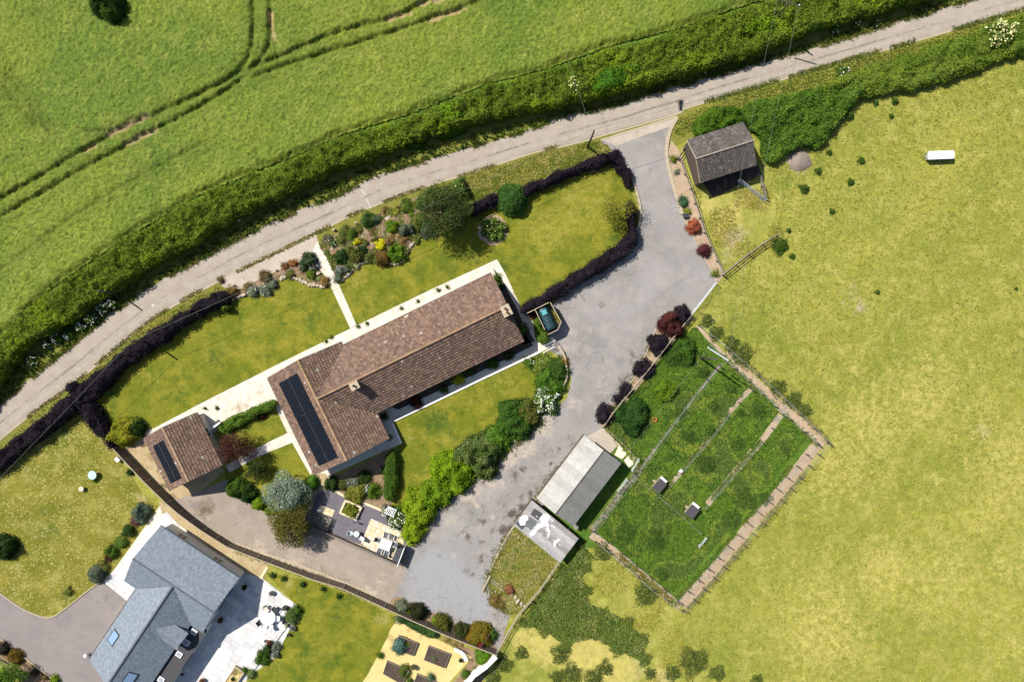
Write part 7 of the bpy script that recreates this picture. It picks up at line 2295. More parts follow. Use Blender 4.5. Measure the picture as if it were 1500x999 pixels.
# ribbed rounded body
prof = []
n_ = 20
for t in np.linspace(-1.42, 1.42, 28):
    rr = .66 * (1 if abs(t) < 1.28 else .9) * (1 + .025 * math.cos(t * 18))
    prof.append((t, rr))
V = []
for (t, rr) in prof:
    for k in range(n_):
        a = 2 * math.pi * k / n_
        ca, sa = math.cos(a), math.sin(a)
        x = rr * np.sign(ca) * abs(ca) ** .7
        z = rr * .95 * np.sign(sa) * abs(sa) ** .7
        V.append(np.array([tk.x, tk.y, .86]) + tu * t + np.array([-tu[1], tu[0], 0]) * x + np.array([0, 0, z]))
F = [(i * n_ + k, i * n_ + (k + 1) % n_, (i + 1) * n_ + (k + 1) % n_, (i + 1) * n_ + k) for i in range(len(prof) - 1) for k in range(n_)]
F += [tuple(range(n_ - 1, -1, -1)), tuple((len(prof) - 1) * n_ + k for k in range(n_))]
mb.add(V, F)
part('tank_body', mb, M['tank'], tank, True)
for t in (-.7, .7):
    cube('foot', tank, np.array([tk.x, tk.y, .12]) + tu * t, (.25, 1.0, .24), M['kerb'], tang)
cv = np.array([tk.x, tk.y, 1.54]) - tu * .85
cube('access_cover', tank, cv, (.62, .62, .16), M['teal'], tang)
mb = MB()
mb.lathe(np.array([tk.x, tk.y, 1.46]) + tu * .3, [(.16, 0), (.16, .1), (.05, .14)], 12)
part('filler_cap', mb, M['darkmetal'], tank)

# white covered field feeder with drawbar
fa, fb = W(1359.5, 228.5, .8), W(1396, 227, .8)
dv_ = fb - fa
fang = math.atan2(dv_.y, dv_.x)
fc_ = (fa + fb) / 2
fd = thing('field_trailer', 'long white covered trailer alone in the meadow', 'trailer', (fc_.x, fc_.y, 0))
fu = np.array([math.cos(fang), math.sin(fang), 0])
fv = np.array([-fu[1], fu[0], 0])
fo = np.array([fc_.x, fc_.y, 0])
cube('body', fd, fo + (0, 0, .62), (3.0, .82, .55), M['galv'], fang)
mb = MB()
V = []
for t in (-1.56, 1.56):
    for (x, z) in ((-.5, .9), (-.5, .95), (-.25, 1.03), (0, 1.06), (.25, 1.03), (.5, .95), (.5, .9)):
        V.append(fo + fu * t + fv * x + np.array([0, 0, z]))
F = [(i, i + 1, 8 + i, 7 + i) for i in range(6)] + [(6, 5, 4, 3, 2, 1, 0), (7, 8, 9, 10, 11, 12, 13), (0, 7, 13, 6)]
mb.add(V, F)
part('cover', mb, M['white'], fd)
for s_ in (-1, 1):
    mb = MB()
    c0 = fo + fu * .2 + fv * s_ * .46 + np.array([0, 0, .26])
    mb.tube([c0 - fv * .07, c0 + fv * .07], .26, 16)
    w_ = part('wheel', mb, M['darkmetal'], fd)
    mb = MB()
    mb.tube([c0 + fv * s_ * .071 - fv * .012, c0 + fv * s_ * .071 + fv * .012], .13, 12)
    part('hub', mb, M['galv'], w_)
mb = MB()
mb.tube([fo - fu * 1.5 + fv * .35 + (0, 0, .5), fo - fu * 2.0 + (0, 0, .45)], .035, 6)
mb.tube([fo - fu * 1.5 - fv * .35 + (0, 0, .5), fo - fu * 2.0 + (0, 0, .45)], .035, 6)
mb.tube([fo - fu * 1.95 + (0, 0, .45), fo - fu * 1.95], .03, 6)
part('drawbar', mb, M['darkmetal'], fd)
for s_ in (-1, 1):
    mb = MB()
    mb.tube([fo - fu * 1.4 + fv * s_ * .3 + (0, 0, .4), fo - fu * 1.4 + fv * s_ * .3], .03, 6)
    part('leg', mb, M['galv'], fd)

# heap of chippings
hp = W(1170, 236)
g_ = .18
X, Y = np.meshgrid(np.arange(-2.2, 2.21, g_), np.arange(-2.2, 2.21, g_))
rr = np.hypot(X * 1.0, Y * 1.05) * (1 + .25 * (vnoise(X + 50, Y + 50, 1.1, 3) - .5))
Z = np.clip(.55 * (1 - (rr / 1.45) ** 1.6), -.02, 1) + .05 * (vnoise(X, Y, .3, 8) - .5) * (rr < 1.5) + .01
ins = rr < 1.55
idx = -np.ones(X.shape, int)
idx[ins] = np.arange(ins.sum())
q = ins[:-1, :-1] & ins[1:, :-1] & ins[1:, 1:] & ins[:-1, 1:]
F = np.stack([idx[:-1, :-1][q], idx[:-1, 1:][q], idx[1:, 1:][q], idx[1:, :-1][q]], 1)
mb = MB()
mb.add(np.stack([X[ins] + hp.x, Y[ins] + hp.y, Z[ins]], 1), F)
M['heap'] = surf('stone_heap', C(176, 160, 146), C(164, 148, 134), C(190, 174, 160), big=1, mid=2, fine=9, var=.3, bump=.8, bdist=.05)
tag(part('gravel_heap', mb, M['heap']), 'low heap of grey brown chippings beside the nettle bank', 'heap')


def hen_house(px4, lab):
    P4 = [np.array(W(*p, 1.0)) for p in px4]
    c = sum(P4) / 4
    ex = P4[1] - P4[0]
    ey = P4[3] - P4[0]
    lx, ly = np.linalg.norm(ex), np.linalg.norm(ey)
    ang = math.atan2(ex[1], ex[0])
    root = thing('hen_house', lab, 'hen house', (c[0], c[1], 0))
    ux, uy = ex / lx, ey / ly
    cube('cabin', root, (c[0], c[1], .58), (lx - .12, ly - .12, .62), M['wood'], ang)
    mb = MB()
    q = [P4[k].copy() for k in range(4)]
    for k in range(4):
        q[k][2] = 1.06 if k in (0, 1) else .93
    mb.add(q + [p - np.array([0, 0, .05]) for p in q], [(3, 2, 1, 0), (4, 5, 6, 7), (0, 1, 5, 4), (1, 2, 6, 5), (2, 3, 7, 6), (3, 0, 4, 7)])
    part('roof', mb, M['felt'], root)
    for sx in (-1, 1):
        for sy in (-1, 1):
            p = c + ux * sx * (lx / 2 - .14) + uy * sy * (ly / 2 - .14)
            cube('leg', root, (p[0], p[1], .135), (.07, .07, .27), M['wood_dark'], ang)
    p = c - uy * (ly / 2 + .12)
    cube('nest_box', root, (p[0], p[1], .55), (lx * .8, .34, .32), M['white'], ang)
    mb = MB()
    a = c - ux * (lx / 2 - .02)
    mb.bar((a[0], a[1], .3), (a[0] - ux[0] * .55, a[1] - ux[1] * .55, .03), .28, .03)
    part('ramp', mb, M['wood'], root)


hen_house([(967, 700), (977, 709), (966, 723), (955, 714)], 'small hen house with black felt roof nearer the long shed')
hen_house([(1014, 738), (1025, 747), (1015, 761), (1003, 752)], 'small hen house with black felt roof nearer the lower walk')
# loose slabs and planks by the shed apron
sl = 0
for (pts, lab) in (([(908, 649), (918, 665), (911, 672), (900, 666)], 'large pale slab on the ground at the shed end'), ([(924, 664), (935, 673), (921, 685), (914, 674)], 'pale boards laid beside the paddock gate'), ([(899, 668), (906, 674), (902, 678), (896, 672)], 'small pale frame leaning by the shed corner')):
    mb = MB()
    mb.prism(WP(pts), .03, .11, C(236, 226, 200, 1.6))
    tag(part('slab', mb, M['sandstone']), lab, 'slab')
fx = W(958, 614)
pot = thing('orange_tub', 'small orange tub beside the large paddock bush', 'tub', (fx.x, fx.y, 0))
mb = MB()
mb.lathe((fx.x, fx.y, 0), [(.2, 0), (.27, .35), (.29, .36), (.29, .4), (.24, .4), (.22, .1)], 14)
part('tub', mb, M['orange'], pot)
fx = W(1003.5, 317)
pl = thing('dark_planter', 'small black box planter in the chipped drive border', 'planter', (fx.x, fx.y, 0))
cube('box', pl, (fx.x, fx.y, .2), (.62, .42, .4), M['darkmetal'], .2)
cube('rim', pl, (fx.x, fx.y, .42), (.68, .48, .04), M['darkmetal'], .2)
wh = W(998, 690, .3)
feeder = thing('drinker', 'white drinker at the end of the middle paddock walk', 'drinker', (wh.x, wh.y, 0))
mb = MB()
mb.lathe((wh.x, wh.y, 0), [(.3, 0), (.3, .06), (.2, .08), (.22, .4), (.06, .5)], 14)
part('drum', mb, M['white'], feeder, True)

# timber and white offcuts on the compost plot
for k, (a, b, w, lab) in enumerate((((718, 842), (706, 866), .22, 'pale timber baulk at the compost plot corner'), ((720, 848), (742, 862), .12, 'long grey plank lying on the compost plot'), ((719, 851), (739, 866), .12, 'shorter grey plank lying on the compost plot'))):
    A_, B_ = W(*a), W(*b)
    mb = MB()
    mb.bar((A_.x, A_.y, .14 if k == 0 else .08), (B_.x, B_.y, .14 if k == 0 else .08), w, .22 if k == 0 else .05)
    tag(part('timber', mb, M['wood'] if k == 0 else M['wood_grey']), lab, 'timber')
rk = thing('stone_pile', 'pile of pale stones at the lower corner of the compost plot', 'stones', tuple(W(760, 880)))
for (px, py, s_) in ((755, 874, 7), (759, 879, 8), (764, 884, 8), (769, 887, 7), (757, 882, 6), (774, 884, 5), (750, 870, 5)):
    stone(rk, px, py, s_ * S * .8, s_ * S * .6, .3, rng.uniform(0, 3))
rk = thing('stone_pile', 'few white stones by the pale timber baulk', 'stones', tuple(W(712, 866)))
for (px, py, s_) in ((708, 866, 5), (712, 868, 5), (721, 868, 4), (726, 866, 4)):
    stone(rk, px, py, s_ * S * .8, s_ * S * .6, .22, rng.uniform(0, 3))
shrub('rust_shrub', 'rusty red plant at the end of the compost plot planks', 746, 864, 7, .5, [C(176, 116, 84), C(150, 104, 70)], 'plant', lump=.4)
shrub('rust_shrub', 'rusty brown weeds at the drive corner of the compost plot', 727, 880, 12, .35, [C(150, 124, 66), C(130, 116, 60)], 'weeds', lump=.5, dens=70)

# manhole cover in the drive
mh = W(881, 447)
mco = thing('manhole_cover', 'square manhole cover with a round lid in the driveway', 'manhole', (mh.x, mh.y, 0))
cube('frame', mco, (mh.x, mh.y, .022), (.62, .62, .016), M['iron'], .5)
mb = MB()
mb.lathe((mh.x, mh.y, .0305), [(.24, 0), (.24, .008), (.02, .009)], 18, C(150, 142, 138))
part('lid', mb, M['drive2'], mco)

# front path bench and pots
bq = W(461, 385, .4)
bn = thing('garden_bench', 'small dark bench beside the front path', 'bench', (bq.x, bq.y, 0))
bang = R(-62)
bu = np.array([math.cos(bang), math.sin(bang), 0])
bv = np.array([-bu[1], bu[0], 0])
bo = np.array([bq.x, bq.y, 0])
for k in range(4):
    cube('seat_slat', bn, bo + bv * (-.16 + .11 * k) + (0, 0, .44), (1.25, .09, .03), M['wood_grey'], bang)
for k in range(3):
    cube('back_slat', bn, bo - bv * .24 + (0, 0, .58 + .12 * k), (1.25, .03, .09), M['wood_grey'], bang)
for sx in (-.55, .55):
    for sy in (-.18, .2):
        cube('leg', bn, bo + bu * sx + bv * sy + (0, 0, .21), (.06, .06, .42), M['wood_dark'], bang)


# ---- patio: sandstone flags, furniture
def flags(name, root, poly_px, z0, z1, size, mat, tone, ang, gap=.015, seed=3, vary=True, zpx=0.0):
    P = WP(poly_px, zpx)
    u = np.array([math.cos(ang), math.sin(ang)])
    v = np.array([-u[1], u[0]])
    L = np.stack([P @ u, P @ v], 1)
    a0, b0 = L.min(0)
    a1, b1 = L.max(0)
    r = np.random.default_rng(seed)
    b = b0
    cnt = 0
    while b < b1 - .05:
        hh = size * (r.choice([.7, 1.0, 1.0]) if vary else 1)
        a = a0 - r.uniform(0, size * .5 if vary else 0)
        while a < a1 - .02:
            ww = size * (r.choice([.75, 1.0, 1.4]) if vary else 1)
            x0, x1, y0, y1 = a, a + ww, b, b + hh
            # clip the flag to the outline
            poly = [(x0, y0), (x1, y0), (x1, y1), (x0, y1)]
            Lc = L if np.sum(L[:, 0] * np.roll(L[:, 1], -1) - np.roll(L[:, 0], -1) * L[:, 1]) > 0 else L[::-1]
            out = poly
            for i in range(len(Lc)):
                p, q = Lc[i], Lc[(i + 1) % len(Lc)]
                inp, out = out, []
                if not inp:
                    break
                for k in range(len(inp)):
                    c, d = inp[k], inp[(k + 1) % len(inp)]
                    sc = (q[0] - p[0]) * (c[1] - p[1]) - (q[1] - p[1]) * (c[0] - p[0])
                    sd = (q[0] - p[0]) * (d[1] - p[1]) - (q[1] - p[1]) * (d[0] - p[0])
                    if sc >= 0:
                        out.append(c)
                    if (sc >= 0) != (sd >= 0):
                        t = sc / (sc - sd)
                        out.append((c[0] + (d[0] - c[0]) * t, c[1] + (d[1] - c[1]) * t))
            a += ww
            if len(out) < 3:
                continue
            o2 = np.array(out)
            ar = abs(np.sum(o2[:, 0] * np.roll(o2[:, 1], -1) - np.roll(o2[:, 0], -1) * o2[:, 1])) / 2
            if ar < .06:
                continue
            c = o2.mean(0)
            o2 = c + (o2 - c) * (1 - gap * 2 / max(.3, math.sqrt(ar)))
            w = [u * k[0] + v * k[1] for k in o2]
            mb = MB()
            mb.prism(w, z0, z1 + r.uniform(-.003, .003), np.asarray(tone[r.integers(0, len(tone))]) * r.uniform(.94, 1.06))
            part(name, mb, mat, root)
            cnt += 1
        b += hh
    return cnt


ST = [C(240, 222, 190, 1.65), C(232, 212, 176, 1.65), C(244, 230, 204, 1.65), C(236, 214, 170, 1.65)]
pt = thing('sandstone_terrace', 'warm sandstone flagged dining terrace on the slate gravel', 'patio', tuple(W(565, 795)))
flags('flagstone', pt, [(543.5, 759), (594, 781), (590, 804), (582, 827), (528, 797)], .02, .06, .62, M['sandstone'], ST, R(-24))
pt = thing('sandstone_terrace', 'small sandstone flagged strip near the silvery conifer', 'patio', tuple(W(479, 748)))
flags('flagstone', pt, [(469, 739), (491, 747), (486.5, 757), (464, 749)], .02, .058, .6, M['sandstone'], ST, R(-24), seed=9)
kerb_line('terrace_edging', 'cream stone edging between terrace border and slate gravel', [(487, 716), (507, 728), (540, 739), (596, 763)], .3, .1, M['sand_edge'], step=.8, smooth=0)
kerb_line('terrace_edging', 'cream stone edging along the balustrade side of the slate gravel', [(494, 786), (530, 800)], .3, .07, M['sand_edge'], step=.8, smooth=0)
# timber steps
stp = thing('timber_steps', 'grey timber steps between slate gravel and the olive tree', 'steps', tuple(W(478, 768)))
S4 = WP([(474, 756), (487, 760), (479, 779), (464, 772)])
for k in range(7):
    t0, t1_ = k / 7, (k + .9) / 7
    q = [S4[0] * (1 - t0) + S4[3] * t0, S4[1] * (1 - t0) + S4[2] * t0, S4[1] * (1 - t1_) + S4[2] * t1_, S4[0] * (1 - t1_) + S4[3] * t1_]
    mb = MB()
    mb.prism(q, .032, .22 if k < 4 else .12)
    part('tread', mb, M['wood_grey'], stp)
dk = WP([(487, 759), (493, 761), (485, 780), (479, 778)])
mb = MB()
mb.prism(dk, .035, .07)
tag(part('dark_mat', mb, M['darkmetal']), 'narrow dark mat beside the grey timber steps', 'mat')
# stone screen between terrace and olive tree
rail_fence('terrace_screen', 'low timber screen between terrace and silvery conifer', [(462, 720), (452, 745)], 1.1, 4, M['wood_grey'], 1.1, rail_h=.12)
sb_ = thing('stone_sett_bank', 'sloping stone paved bank beside the olive tree', 'bank', tuple(W(458, 760)))
flags('sett', sb_, [(451, 744), (476, 755), (466, 778), (442, 770)], .0, .05, .3, M['stone'], [C(160, 150, 128), C(146, 138, 116), C(172, 162, 138)], R(-24), seed=21)
# balustrade
rail_fence('terrace_balustrade', 'dark balustrade with pale top rail along the terrace edge above the track', [(450, 771), (494, 788), (536, 806), (581, 827)], 1.0, 1, M['wood_grey'], 1.9, post=.08, rail_h=.06, zpx=.9)
bal = [o for o in bpy.data.objects if o.name.startswith('terrace_balustrade')][0]
Qb = along(WP([(450, 771), (494, 788), (536, 806), (581, 827)], .9), 1.9)
for i in range(len(Qb) - 1):
    a, b = Qb[i], Qb[i + 1]
    d = b - a
    cube('panel', bal, (*((a + b) / 2), .46), (np.linalg.norm(d) - .12, .03, .8), M['fence_brown'], math.atan2(d[1], d[0]))
ps = thing('patio_screen', 'tall dark screen at the drive end of the dining terrace', 'screen', tuple(W(587, 813)))
a, b = WP([(582, 829), (592, 803)], 1.5)
d = b - a
cube('panel', ps, (*((a + b) / 2), .78), (np.linalg.norm(d), .05, 1.5), M['wood_dark'], math.atan2(d[1], d[0]))
cube('top_rail', ps, (*((a + b) / 2), 1.56), (np.linalg.norm(d) + .1, .09, .05), M['white'], math.atan2(d[1], d[0]))
for q in (a, b):
    cube('post', ps, (*q, .78), (.09, .09, 1.56), M['white'], math.atan2(d[1], d[0]))
# square planter
pq = [(506, 733), (529, 743), (521, 760), (498, 751)]
pw = WP(pq, .35)
pln = thing('square_planter', 'square cream stone planter with golden green shrub on the slate gravel', 'planter', (*pw.mean(0), 0))
for i in range(4):
    a, b = pw[i], pw[(i + 1) % 4]
    d = b - a
    cube('stone_side', pln, (*((a + b) / 2), .2), (np.linalg.norm(d) + (.1 if i % 2 else -.12), .24, .38), M['sand_edge'], math.atan2(d[1], d[0]))
mb = MB()
mb.prism(pw.mean(0) + (pw - pw.mean(0)) * .85, .0, .28)
part('soil', mb, M['dark_soil'], pln)
shrub('planter_shrub', 'golden green shrub filling the square stone planter', 513, 747, 11, 1.0, [C(150, 158, 54), C(128, 140, 46)], lump=.3)
# statue on the planter corner
sq_ = W(522, 762)
stt = thing('garden_statue', 'small dark bird figure on a post beside the square planter', 'statue', (sq_.x, sq_.y, 0))
mb = MB()
mb.lathe((sq_.x, sq_.y, 0.03), [(.16, 0), (.16, .06), (.05, .1), (.04, .7), (.09, .74)], 10)
part('stand', mb, M['galv'], stt)
mb = MB()
mb.tube([(sq_.x - .3, sq_.y, .86), (sq_.x - .1, sq_.y, .88), (sq_.x + .12, sq_.y + .02, .92), (sq_.x + .22, sq_.y + .02, 1.0), (sq_.x + .33, sq_.y + .02, .99)], [.02, .09, .1, .06, .015], 8)
part('bird', mb, M['darkmetal'], stt, True)


def chair(name, label, px, py, face, mat, frame, group=None, w=.56):
    p = W(px, py, .45)
    root = thing(name, label, 'chair', (p.x, p.y, 0.0), group)
    fx_, fy_ = math.cos(face), math.sin(face)
    f = np.array([fx_, fy_, 0])
    sdv = np.array([-fy_, fx_, 0])
    o = np.array([p.x, p.y, 0.0])
    z0 = .06
    cube('seat', root, o + (0, 0, z0 + .40), (.52, w, .08), mat, face)
    mb = MB()
    mb.bar(o - f * .27 + (0, 0, z0 + .44), o - f * .38 + (0, 0, z0 + .86), .05, w, up=tuple(sdv))
    part('backrest', mb, mat, root)
    for s_ in (-1, 1):
        cube('armrest', root, o + sdv * s_ * (w / 2 + .03) + (0, 0, z0 + .6), (.5, .05, .03), frame, face)
        for t in (-.22, .22):
            cube('leg', root, o + sdv * s_ * (w / 2 + .02) + f * t + (0, 0, z0 / 2 + .3), (.04, .04, .54), frame, face)
    return root


tq = [W(560, 787, .78), W(576, 793, .78), W(569, 808, .78), W(553, 801, .78)]
tc_ = sum(tq, Vector()) / 4
tab = thing('dining_table', 'square white garden table on the sandstone terrace', 'table', (tc_.x, tc_.y, 0))
tang2 = math.atan2((tq[1] - tq[0]).y, (tq[1] - tq[0]).x)
cube('table_top', tab, (tc_.x, tc_.y, .78), (1.4, 1.3, .05), M['white'], tang2)
tu2 = np.array([math.cos(tang2), math.sin(tang2), 0])
tv2 = np.array([-tu2[1], tu2[0], 0])
to2 = np.array([tc_.x, tc_.y, 0])
for sx in (-1, 1):
    for sy in (-1, 1):
        cube('leg', tab, to2 + tu2 * sx * .6 + tv2 * sy * .55 + (0, 0, .405), (.07, .07, .69), M['galv'], tang2)
for (su, sv_, lab) in ((-.35, 1.0, 'grey cushioned chair on the gravel side of the white table beside the corner chair'), (.4, 1.0, 'grey cushioned chair on the gravel side of the white table toward the lime bush'), (1.08, .35, 'grey cushioned chair between white table and storage box'), (.5, -1.0, 'grey cushioned chair on the balustrade side of the white table'), (-.4, -1.0, 'white framed chair on the balustrade side of the white table near the bistro set'), (-1.08, .1, 'grey cushioned chair on the bistro side of the white table')):
    pp = to2 + tu2 * su + tv2 * sv_
    kx = HC / (HC - .45)
    fdir = math.atan2(to2[1] - pp[1], to2[0] - pp[0])
    if abs(sv_) > .9:
        fdir = math.atan2(*( -tv2 * np.sign(sv_))[1::-1])
    else:
        fdir = math.atan2(*( -tu2 * np.sign(su))[1::-1])
    px_, py_ = pp[0] * kx / S + 750, 499.5 - pp[1] * kx / S
    chair('patio_chair', lab, px_, py_, fdir + rng.uniform(-.15, .15), M['grey_fabric'], M['white'], 'chairs round the white patio table')
bx_ = W(582.5, 812, .5)
bxt = thing('storage_box', 'long dark grey cushion box beside the tall patio screen', 'box', (bx_.x, bx_.y, 0))
bxa = math.atan2(*(np.array(W(592, 803)) - np.array(W(582, 829)))[1::-1])
cube('body', bxt, (bx_.x, bx_.y, .28), (1.85, .72, .44), M['dkgrey_fabric'], bxa)
cube('lid', bxt, (bx_.x, bx_.y, .53), (1.92, .78, .05), M['dkgrey_fabric'], bxa)
# bistro set
bp_ = W(522, 782, .7)
bt = thing('bistro_table', 'small round pale metal table on the slate gravel', 'table', (bp_.x, bp_.y, 0))
mb = MB()
mb.lathe((bp_.x, bp_.y, .70), [(.36, 0), (.38, .02), (.36, .04)], 22)
part('table_top', mb, M['galv'], bt)
for k in range(3):
    a = k * 2.1 + .4
    mb = MB()
    mb.tube([(bp_.x + .3 * math.cos(a), bp_.y + .3 * math.sin(a), .032), (bp_.x + .05 * math.cos(a), bp_.y + .05 * math.sin(a), .4), (bp_.x + .25 * math.cos(a), bp_.y + .25 * math.sin(a), .70)], .018, 6)
    part('leg', mb, M['galv'], bt)
chair('bistro_chair', 'pale metal chair on the conifer side of the small round table', 514, 780, R(0), M['galv'], M['galv'], 'bistro chairs', w=.44)
chair('bistro_chair', 'pale metal chair on the terrace side of the small round table', 530, 788, R(150), M['galv'], M['galv'], 'bistro chairs', w=.44)
# slatted seat by the hydrangeas
sp_ = W(574, 747, .5)
ss = thing('slatted_seat', 'white slatted garden seat among the hydrangeas', 'bench', (sp_.x, sp_.y, 0))
sa_ = R(-24)
su_ = np.array([math.cos(sa_), math.sin(sa_), 0])
sv2 = np.array([-su_[1], su_[0], 0])
so_ = np.array([sp_.x, sp_.y, 0])
for k in range(6):
    cube('slat', ss, so_ + su_ * (-.5 + .2 * k) + (0, 0, 1.3), (.07, .9, .05), M['white'], sa_)
for s_ in (-1, 1):
    cube('side_rail', ss, so_ + sv2 * s_ * .46 + (0, 0, 1.25), (1.2, .06, .06), M['white'], sa_)
    for t in (-.55, .55):
        cube('post', ss, so_ + su_ * t + sv2 * s_ * .46 + (0, 0, .61), (.06, .06, 1.22), M['white'], sa_)
cube('seat', ss, so_ + (0, 0, .44), (1.1, .45, .05), M['white'], sa_)

# ---- neighbour's patio flags, table, pots
NP = thing('flagged_patio', 'pale flagged patio beside the slate house', 'patio', tuple(W(370, 900)))
SLT = [C(232, 230, 226, 1.6), C(222, 220, 218, 1.6), C(238, 236, 230, 1.6), C(212, 211, 210, 1.6)]
na = nb.ang
flags('slab', NP, [(300, 870), (362, 840), (384, 846), (440, 890), (404, 962), (372, 985), (340, 1015), (240, 1015), (262, 975)], .016, .05, .9, M['slab'], SLT, na, seed=5, gap=.012)
NP2 = thing('flagged_patio', 'pale flagged strip between the slate house and daisy lawn', 'patio', tuple(W(200, 800)))
flags('slab', NP2, [(166, 836), (236, 740), (262, 768), (205, 895), (152, 852)], .016, .05, .9, M['slab'], SLT, na, seed=6, gap=.012)
kerb_line('patio_drain', 'dark linear drain across the pale patio', [(440, 893), (418, 922), (398, 950), (362, 995)], .12, .056, M['darkmetal'], step=1.0, smooth=0, cat='drain')
rt = W(392, 904, .74)
rtt = thing('round_table', 'round white table with a closed crimson parasol on the pale patio', 'table', (rt.x, rt.y, 0))
mb = MB()
mb.lathe((rt.x, rt.y, .70), [(.8, 0), (.94, .02), (.96, .045), (.94, .06)], 32)
part('table_top', mb, M['white'], rtt)
mb = MB()
mb.lathe((rt.x, rt.y, .052), [(.35, 0), (.33, .04), (.07, .1), (.06, .6), (.3, .645)], 16)
part('pedestal', mb, M['galv'], rtt)
prs = thing('crimson_parasol', 'folded crimson cloth lying across the round white table', 'cloth', (rt.x + .1, rt.y + .9, .762))
mb = MB()
e0_ = np.array([rt.x + .02, rt.y + .55, .84])
e1_ = np.array([rt.x + .45, rt.y + 1.05, .86])
mb.tube([e0_, e0_ + (e1_ - e0_) * .35, e0_ + (e1_ - e0_) * .7, e1_], [.03, .07, .09, .04], 8)
part('cloth', mb, M['red'], prs, True)
for k, (a, lab, mt) in enumerate(((R(215), 'wicker chair at the house side of the round table', M['dkgrey_fabric']), (R(250), 'dark framed white cushioned chair below the round table', M['white']), (R(285), 'white cushioned chair at the lower side of the round table', M['white']), (R(350), 'pale chair at the lawn side of the round table', M['white']), (R(50), 'dark chair behind the crimson cloth', M['dkgrey_fabric']), (R(110), 'pale chair on the path side of the round table', M['wall_cream']))):
    p = np.array([rt.x + 1.15 * math.cos(a), rt.y + 1.15 * math.sin(a)])
    kx = HC / (HC - .45)
    chair('garden_chair', lab, p[0] * kx / S + 750, 499.5 - p[1] * kx / S, a + math.pi, mt, M['darkmetal'] if k in (0, 1, 4) else M['galv'], 'chairs round the white round table')


def potted(label, px, py, r, h, mat, pal=None, leafr=0, cat='pot', group=None):
    p = W(px, py)
    root = thing('plant_pot', label, cat, (p.x, p.y, 0), group)
    mb = MB()
    z0 = .05
    mb.lathe((p.x, p.y, z0 - .05), [(r * .7, 0), (r, h), (r * 1.08, h + .02), (r * 1.08, h + .07), (r * .9, h + .07), (r * .85, h * .8)], 16)
    part('pot', mb, mat, root, False)
    mb = MB()
    mb.lathe((p.x, p.y, h * .85 + z0 - .05), [(r * .8, 0), (r * .3, .03)], 12)
    part('compost', mb, M['dark_soil'], root)
    if pal:
        n = 260
        d = rng.normal(size=(n, 3))
        d /= np.linalg.norm(d, axis=1)[:, None]
        pos = np.array([p.x, p.y, h + leafr * .55]) + d * leafr * rng.uniform(.5, 1, n)[:, None]
        pos[:, 2] = np.maximum(pos[:, 2], h * .9)
        pc = np.array([np.asarray(q) for q in pal])
        mb = MB()
        leaves(mb, pos, .13, pc[rng.integers(0, len(pc), n)] * rng.uniform(.75, 1.25, n)[:, None], .4, out=d * .7)
        part('foliage', mb, M['leaf'], root)
    return root


M['pot_grey'] = plain('grey_pot', C(168, 166, 164), .7, .1, 4)
potted('clipped ball in a pot at the upper end of the house gable', 360, 858, .28, .4, M['darkmetal'], G_DARK, .36)
potted('orange leaved ball in a pot below the house gable', 325, 906, .28, .4, M['darkmetal'], [C(130, 104, 50), C(110, 90, 46)], .36)
potted('grey pot near the upper corner of the pale patio', 399, 867, .3, .4, M['pot_grey'], [C(160, 150, 130)], .2)
potted('dark round pot beside the drain on the pale patio', 419, 888, .3, .45, M['darkmetal'], G_GREY, .2)
potted('small dark pot at the outer end of the patio shrubs', 417, 910, .2, .3, M['darkmetal'])
potted('pale bowl pot beyond the drain beside the outer shrub', 430, 918, .34, .35, M['pot_grey'], G_GREY, .25)
potted('tall pot at the outer edge of the pale patio', 424, 928, .18, .4, M['darkmetal'])
potted('terracotta pot beside the drain with brown plant', 396, 939, .28, .35, M['terracotta'], [C(120, 84, 66)], .28)
potted('small grey pot on the house side of the drain', 390, 937, .16, .3, M['pot_grey'])
potted('large grey pot with pale plant on the back lawn edge', 405, 957, .36, .45, M['pot_grey'], G_GREY, .3)
potted('pale pot under the outer patio shrub', 421, 914, .24, .3, M['pot_grey'], [C(196, 196, 150)], .24)
potted('dark pot with shadowed plant on the lower patio steps', 343, 992, .25, .3, M['darkmetal'], G_DARK, .22)
potted('terracotta planter at the lower house corner', 298, 995, .32, .4, M['terracotta'], [C(150, 110, 80)], .2)
potted('small dark pot on the flat roof side of the patio', 268, 986, .16, .25, M['darkmetal'])
# low planter box on the lower patio
lp = WP([(345, 976), (357, 985), (340, 1010), (327, 1002)], .4)
lpt = thing('patio_planter', 'low rectangular stone planter on the lower patio', 'planter', (*lp.mean(0), 0))
for i in range(4):
    a, b = lp[i], lp[(i + 1) % 4]
    d = b - a
    cube('side', lpt, (*((a + b) / 2), .25), (np.linalg.norm(d) + (.08 if i % 2 else -.12), .16, .4), M['slab'] if False else M['kerb'], math.atan2(d[1], d[0]))
mb = MB()
mb.prism(lp.mean(0) + (lp - lp.mean(0)) * .88, .06, .36)
part('soil', mb, M['yellow_gravel'], lpt)
